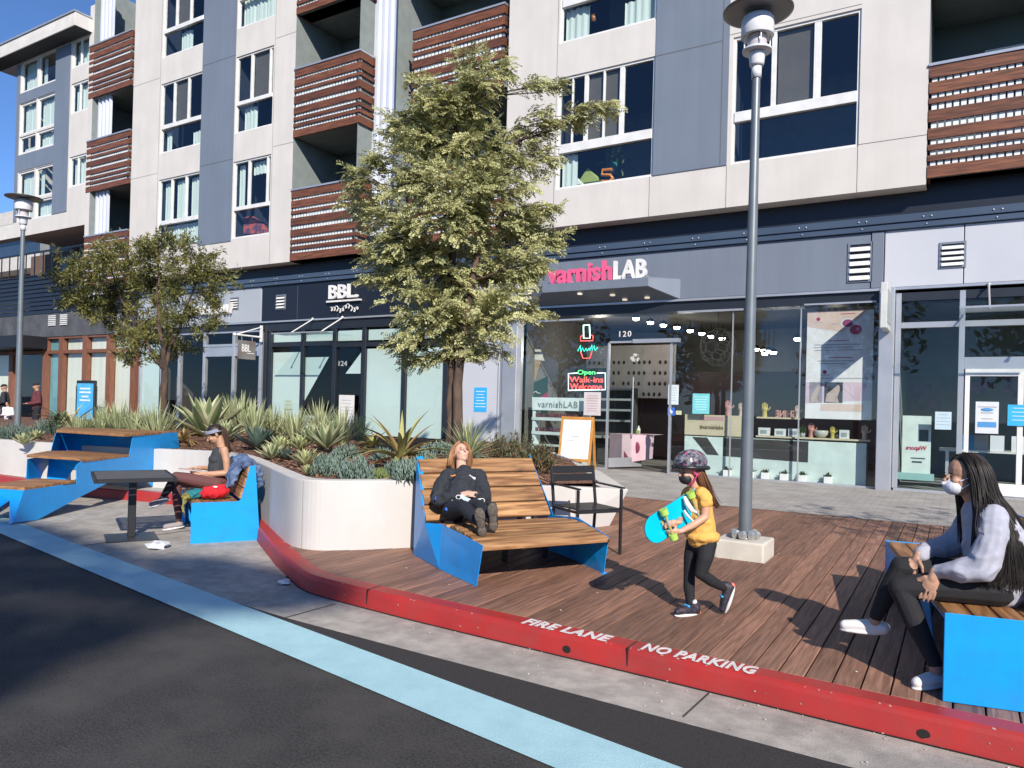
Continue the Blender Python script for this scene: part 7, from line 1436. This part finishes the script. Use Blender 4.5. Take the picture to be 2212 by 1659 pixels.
for kind,hl,to,up_ in (('f',z4(640,1425,5.30),z4(500,1440,5.22),np.array([0,0,1.])),('b',z4(905,1250,5.31),z4(850,1415,5.30),None)):
    d=nrm(to-hl); up_=np.array([0,0,1.]) if up_ is None and False else (up_ if up_ is not None else nrm(np.array([-rr[0],-rr[1],.25]))); up_=nrm(up_-d*(up_@d)); x=np.cross(d,up_); q=Fig(); q.chain([hl+d*.0,(hl+to)/2+up_*.004,to],[.036,.036,.026]); q.cap(hl+up_*.01-d*.005,hl+up_*.045-d*.0,.032,.03); o=q.build('shoe',[snb],p4,.005,2)
    q=Fig(); q.ell((hl+to)/2-up_*.026,[d*.112,x*.038,up_*.018]); q.build('sole',[shoew],o,.005,2); q=Fig(); q.ell(hl-d*.022-up_*.012,[d*.018,x*.028,up_*.022]); q.build('heel_tab',[coral],o,.005,2); q=Fig(); q.cap((hl+to)/2+up_*.036-x*.02,(hl+to)/2+up_*.036+x*.02,.010,.010); q.build('lace',[M('lace_blue',(.05,.40,.75)) if 'lace_blue' not in bpy.data.materials else bpy.data.materials['lace_blue']],o,.004,1)
    q=Fig(); q.cap(hl+up_*.040+d*.006,hl+up_*.048+d*.004,.024,.027); q.build('sock',[shoew],p4,.005,1)
sb=thing('skateboard','bright blue skateboard with lime green wheels held under the girl\'s arm','skateboard',tuple(z4(400,790,5.1)))
ax=nrm(rr*.80+np.array([0,0,.42])+ff*.42); nose=z4(258,845,5.05); wv_=nrm(np.array([0,0,1])-ax*ax[2]); wv_=nrm(wv_-rr*.12-ax*((wv_-rr*.12)@ax)); nz_=np.cross(wv_,ax); nz_=nz_ if nz_@(CAM-nose)>0 else -nz_
Lb,Wb=.60,.20; out=[]
for k in range(25): a=math.pi/2+math.pi*k/24; out.append((.10+.10*math.cos(a),math.sin(a)*Wb/2))
for k in range(25): a=-math.pi/2+math.pi*k/24; out.append((Lb-.10+.10*math.cos(a),math.sin(a)*Wb/2))
mb=MB(); mb.prism([nose+ax*a+wv_*b for a,b in out],-nz_*.011); mb.build('deck',M('deck_cyan',(.0,.50,.72),rough=.3,coat=.3),sb,bevel=.003); mb=MB(); mb.prism([nose+ax*a+wv_*b-nz_*.0115 for a,b in out],-nz_*.001); mb.build('grip_tape',black,sb)
for a in (.17,.43):
    c=nose+ax*a; mb=MB(); mb.bar(c+nz_*.006-ax*.03,c+nz_*.006+ax*.03,.055,.012,up=nz_); mb.cap=None; mb.tube([c+nz_*.01,c+nz_*.045],[.02,.013],8); mb.tube([c+nz_*.045-wv_*.075,c+nz_*.045+wv_*.075],.011,8); tr=mb.build('truck',M('truck_yellow',(.45,.33,.06),(.35,.35,.36),scale=40,rough=.4,thr=(.45,.55)) if 'truck_yellow' not in bpy.data.materials else bpy.data.materials['truck_yellow'],sb)
    for s_ in (-1,1): mb=MB(); mb.tube([c+nz_*.045+wv_*s_*.075,c+nz_*.045+wv_*s_*.115],[.029,.029],14); mb.build('wheel',M('lime_wheel',(.42,.66,.12),rough=.35) if 'lime_wheel' not in bpy.data.materials else bpy.data.materials['lime_wheel'],sb,bevel=.006)
# ================================================================ far people by the left shop
def far_person(label,x,y,z0,h,top,cap_c,fx=(1,-.3,0),seat=False):
    p=thing('person',label,'person',(x,y,z0)); f=nrm(fx); l=np.array([-f[1],f[0],0]); F=Fig(); Z=np.array([0,0,1.]); o=np.array([x,y,z0]); k=h/1.75
    for s_ in (-1,1): F.chain([o+l*s_*.10*k+Z*.92*k,o+l*s_*.11*k+f*.03+Z*.5*k,o+l*s_*.11*k+Z*.09*k],[.10*k,.075*k,.05*k],1); F.cap(o+l*s_*.11*k+Z*.05,o+l*s_*.11*k+f*.15+Z*.04,.05*k,.04*k,1); F.chain([o+l*s_*.22*k+Z*1.40*k,o+l*s_*.27*k+Z*1.12*k-f*.03,o+l*s_*.14*k+f*.24*k+Z*1.06*k],[.075*k,.06*k,.045*k],2); hand(F,o+l*s_*.14*k+f*.25*k+Z*1.06*k,f-l*s_*.4,-Z,.9*k,0,.6,s_)
    F.chain([o+Z*.95*k,o+Z*1.2*k,o+Z*1.38*k],[.15*k,.16*k,.12*k],2); F.cap(o-l*.18*k+Z*1.40*k,o+l*.18*k+Z*1.40*k,.07*k,.07*k,2); c,f_,u_,l_=head(F,o+Z*1.62*k+f*.02,f,(0,0,1),.225*k,0,o+Z*1.45*k,.055*k); F.build('body',[sk1,trp,top],p,.014,3)
    q=Fig(); H=.225*k
    if cap_c is not None: q.ell(c+Z*H*.26,[f*H*.45,l*H*.38,Z*H*.30]); q.ell(c+f*H*.55+Z*H*.18,[f*H*.25,l*H*.28,Z*H*.04]); q.build('cap',[cap_c],p,.010,2)
    else: q.ell(c+Z*H*.15-f*H*.1,[f*H*.44,l*H*.39,Z*H*.40]); q.build('hair',[hair1],p,.010,2)
    face_parts(p,c,f_,u_,l_,H,eye_m)
blk=cloth('black_cap',(.012,.012,.014)); a=aty(10,860,12.);far_person('person in a black jacket and cap standing by the left shop',a[0],12,.27,1.62,trk,blk,(-.6,-.8,0)); a=aty(80,850,12.); far_person('person in a maroon top and black cap looking down by the left shop',a[0],12,.27,1.68,cloth('maroon_top',(.12,.028,.035)),blk,(-.3,-.95,0)); a=aty(17,885,11.2); far_person('person in a white shirt low beside the left lamp post',a[0],11.2,.27,1.08,cloth('white_shirt',(.70,.68,.68)),None,(.4,-.9,0))
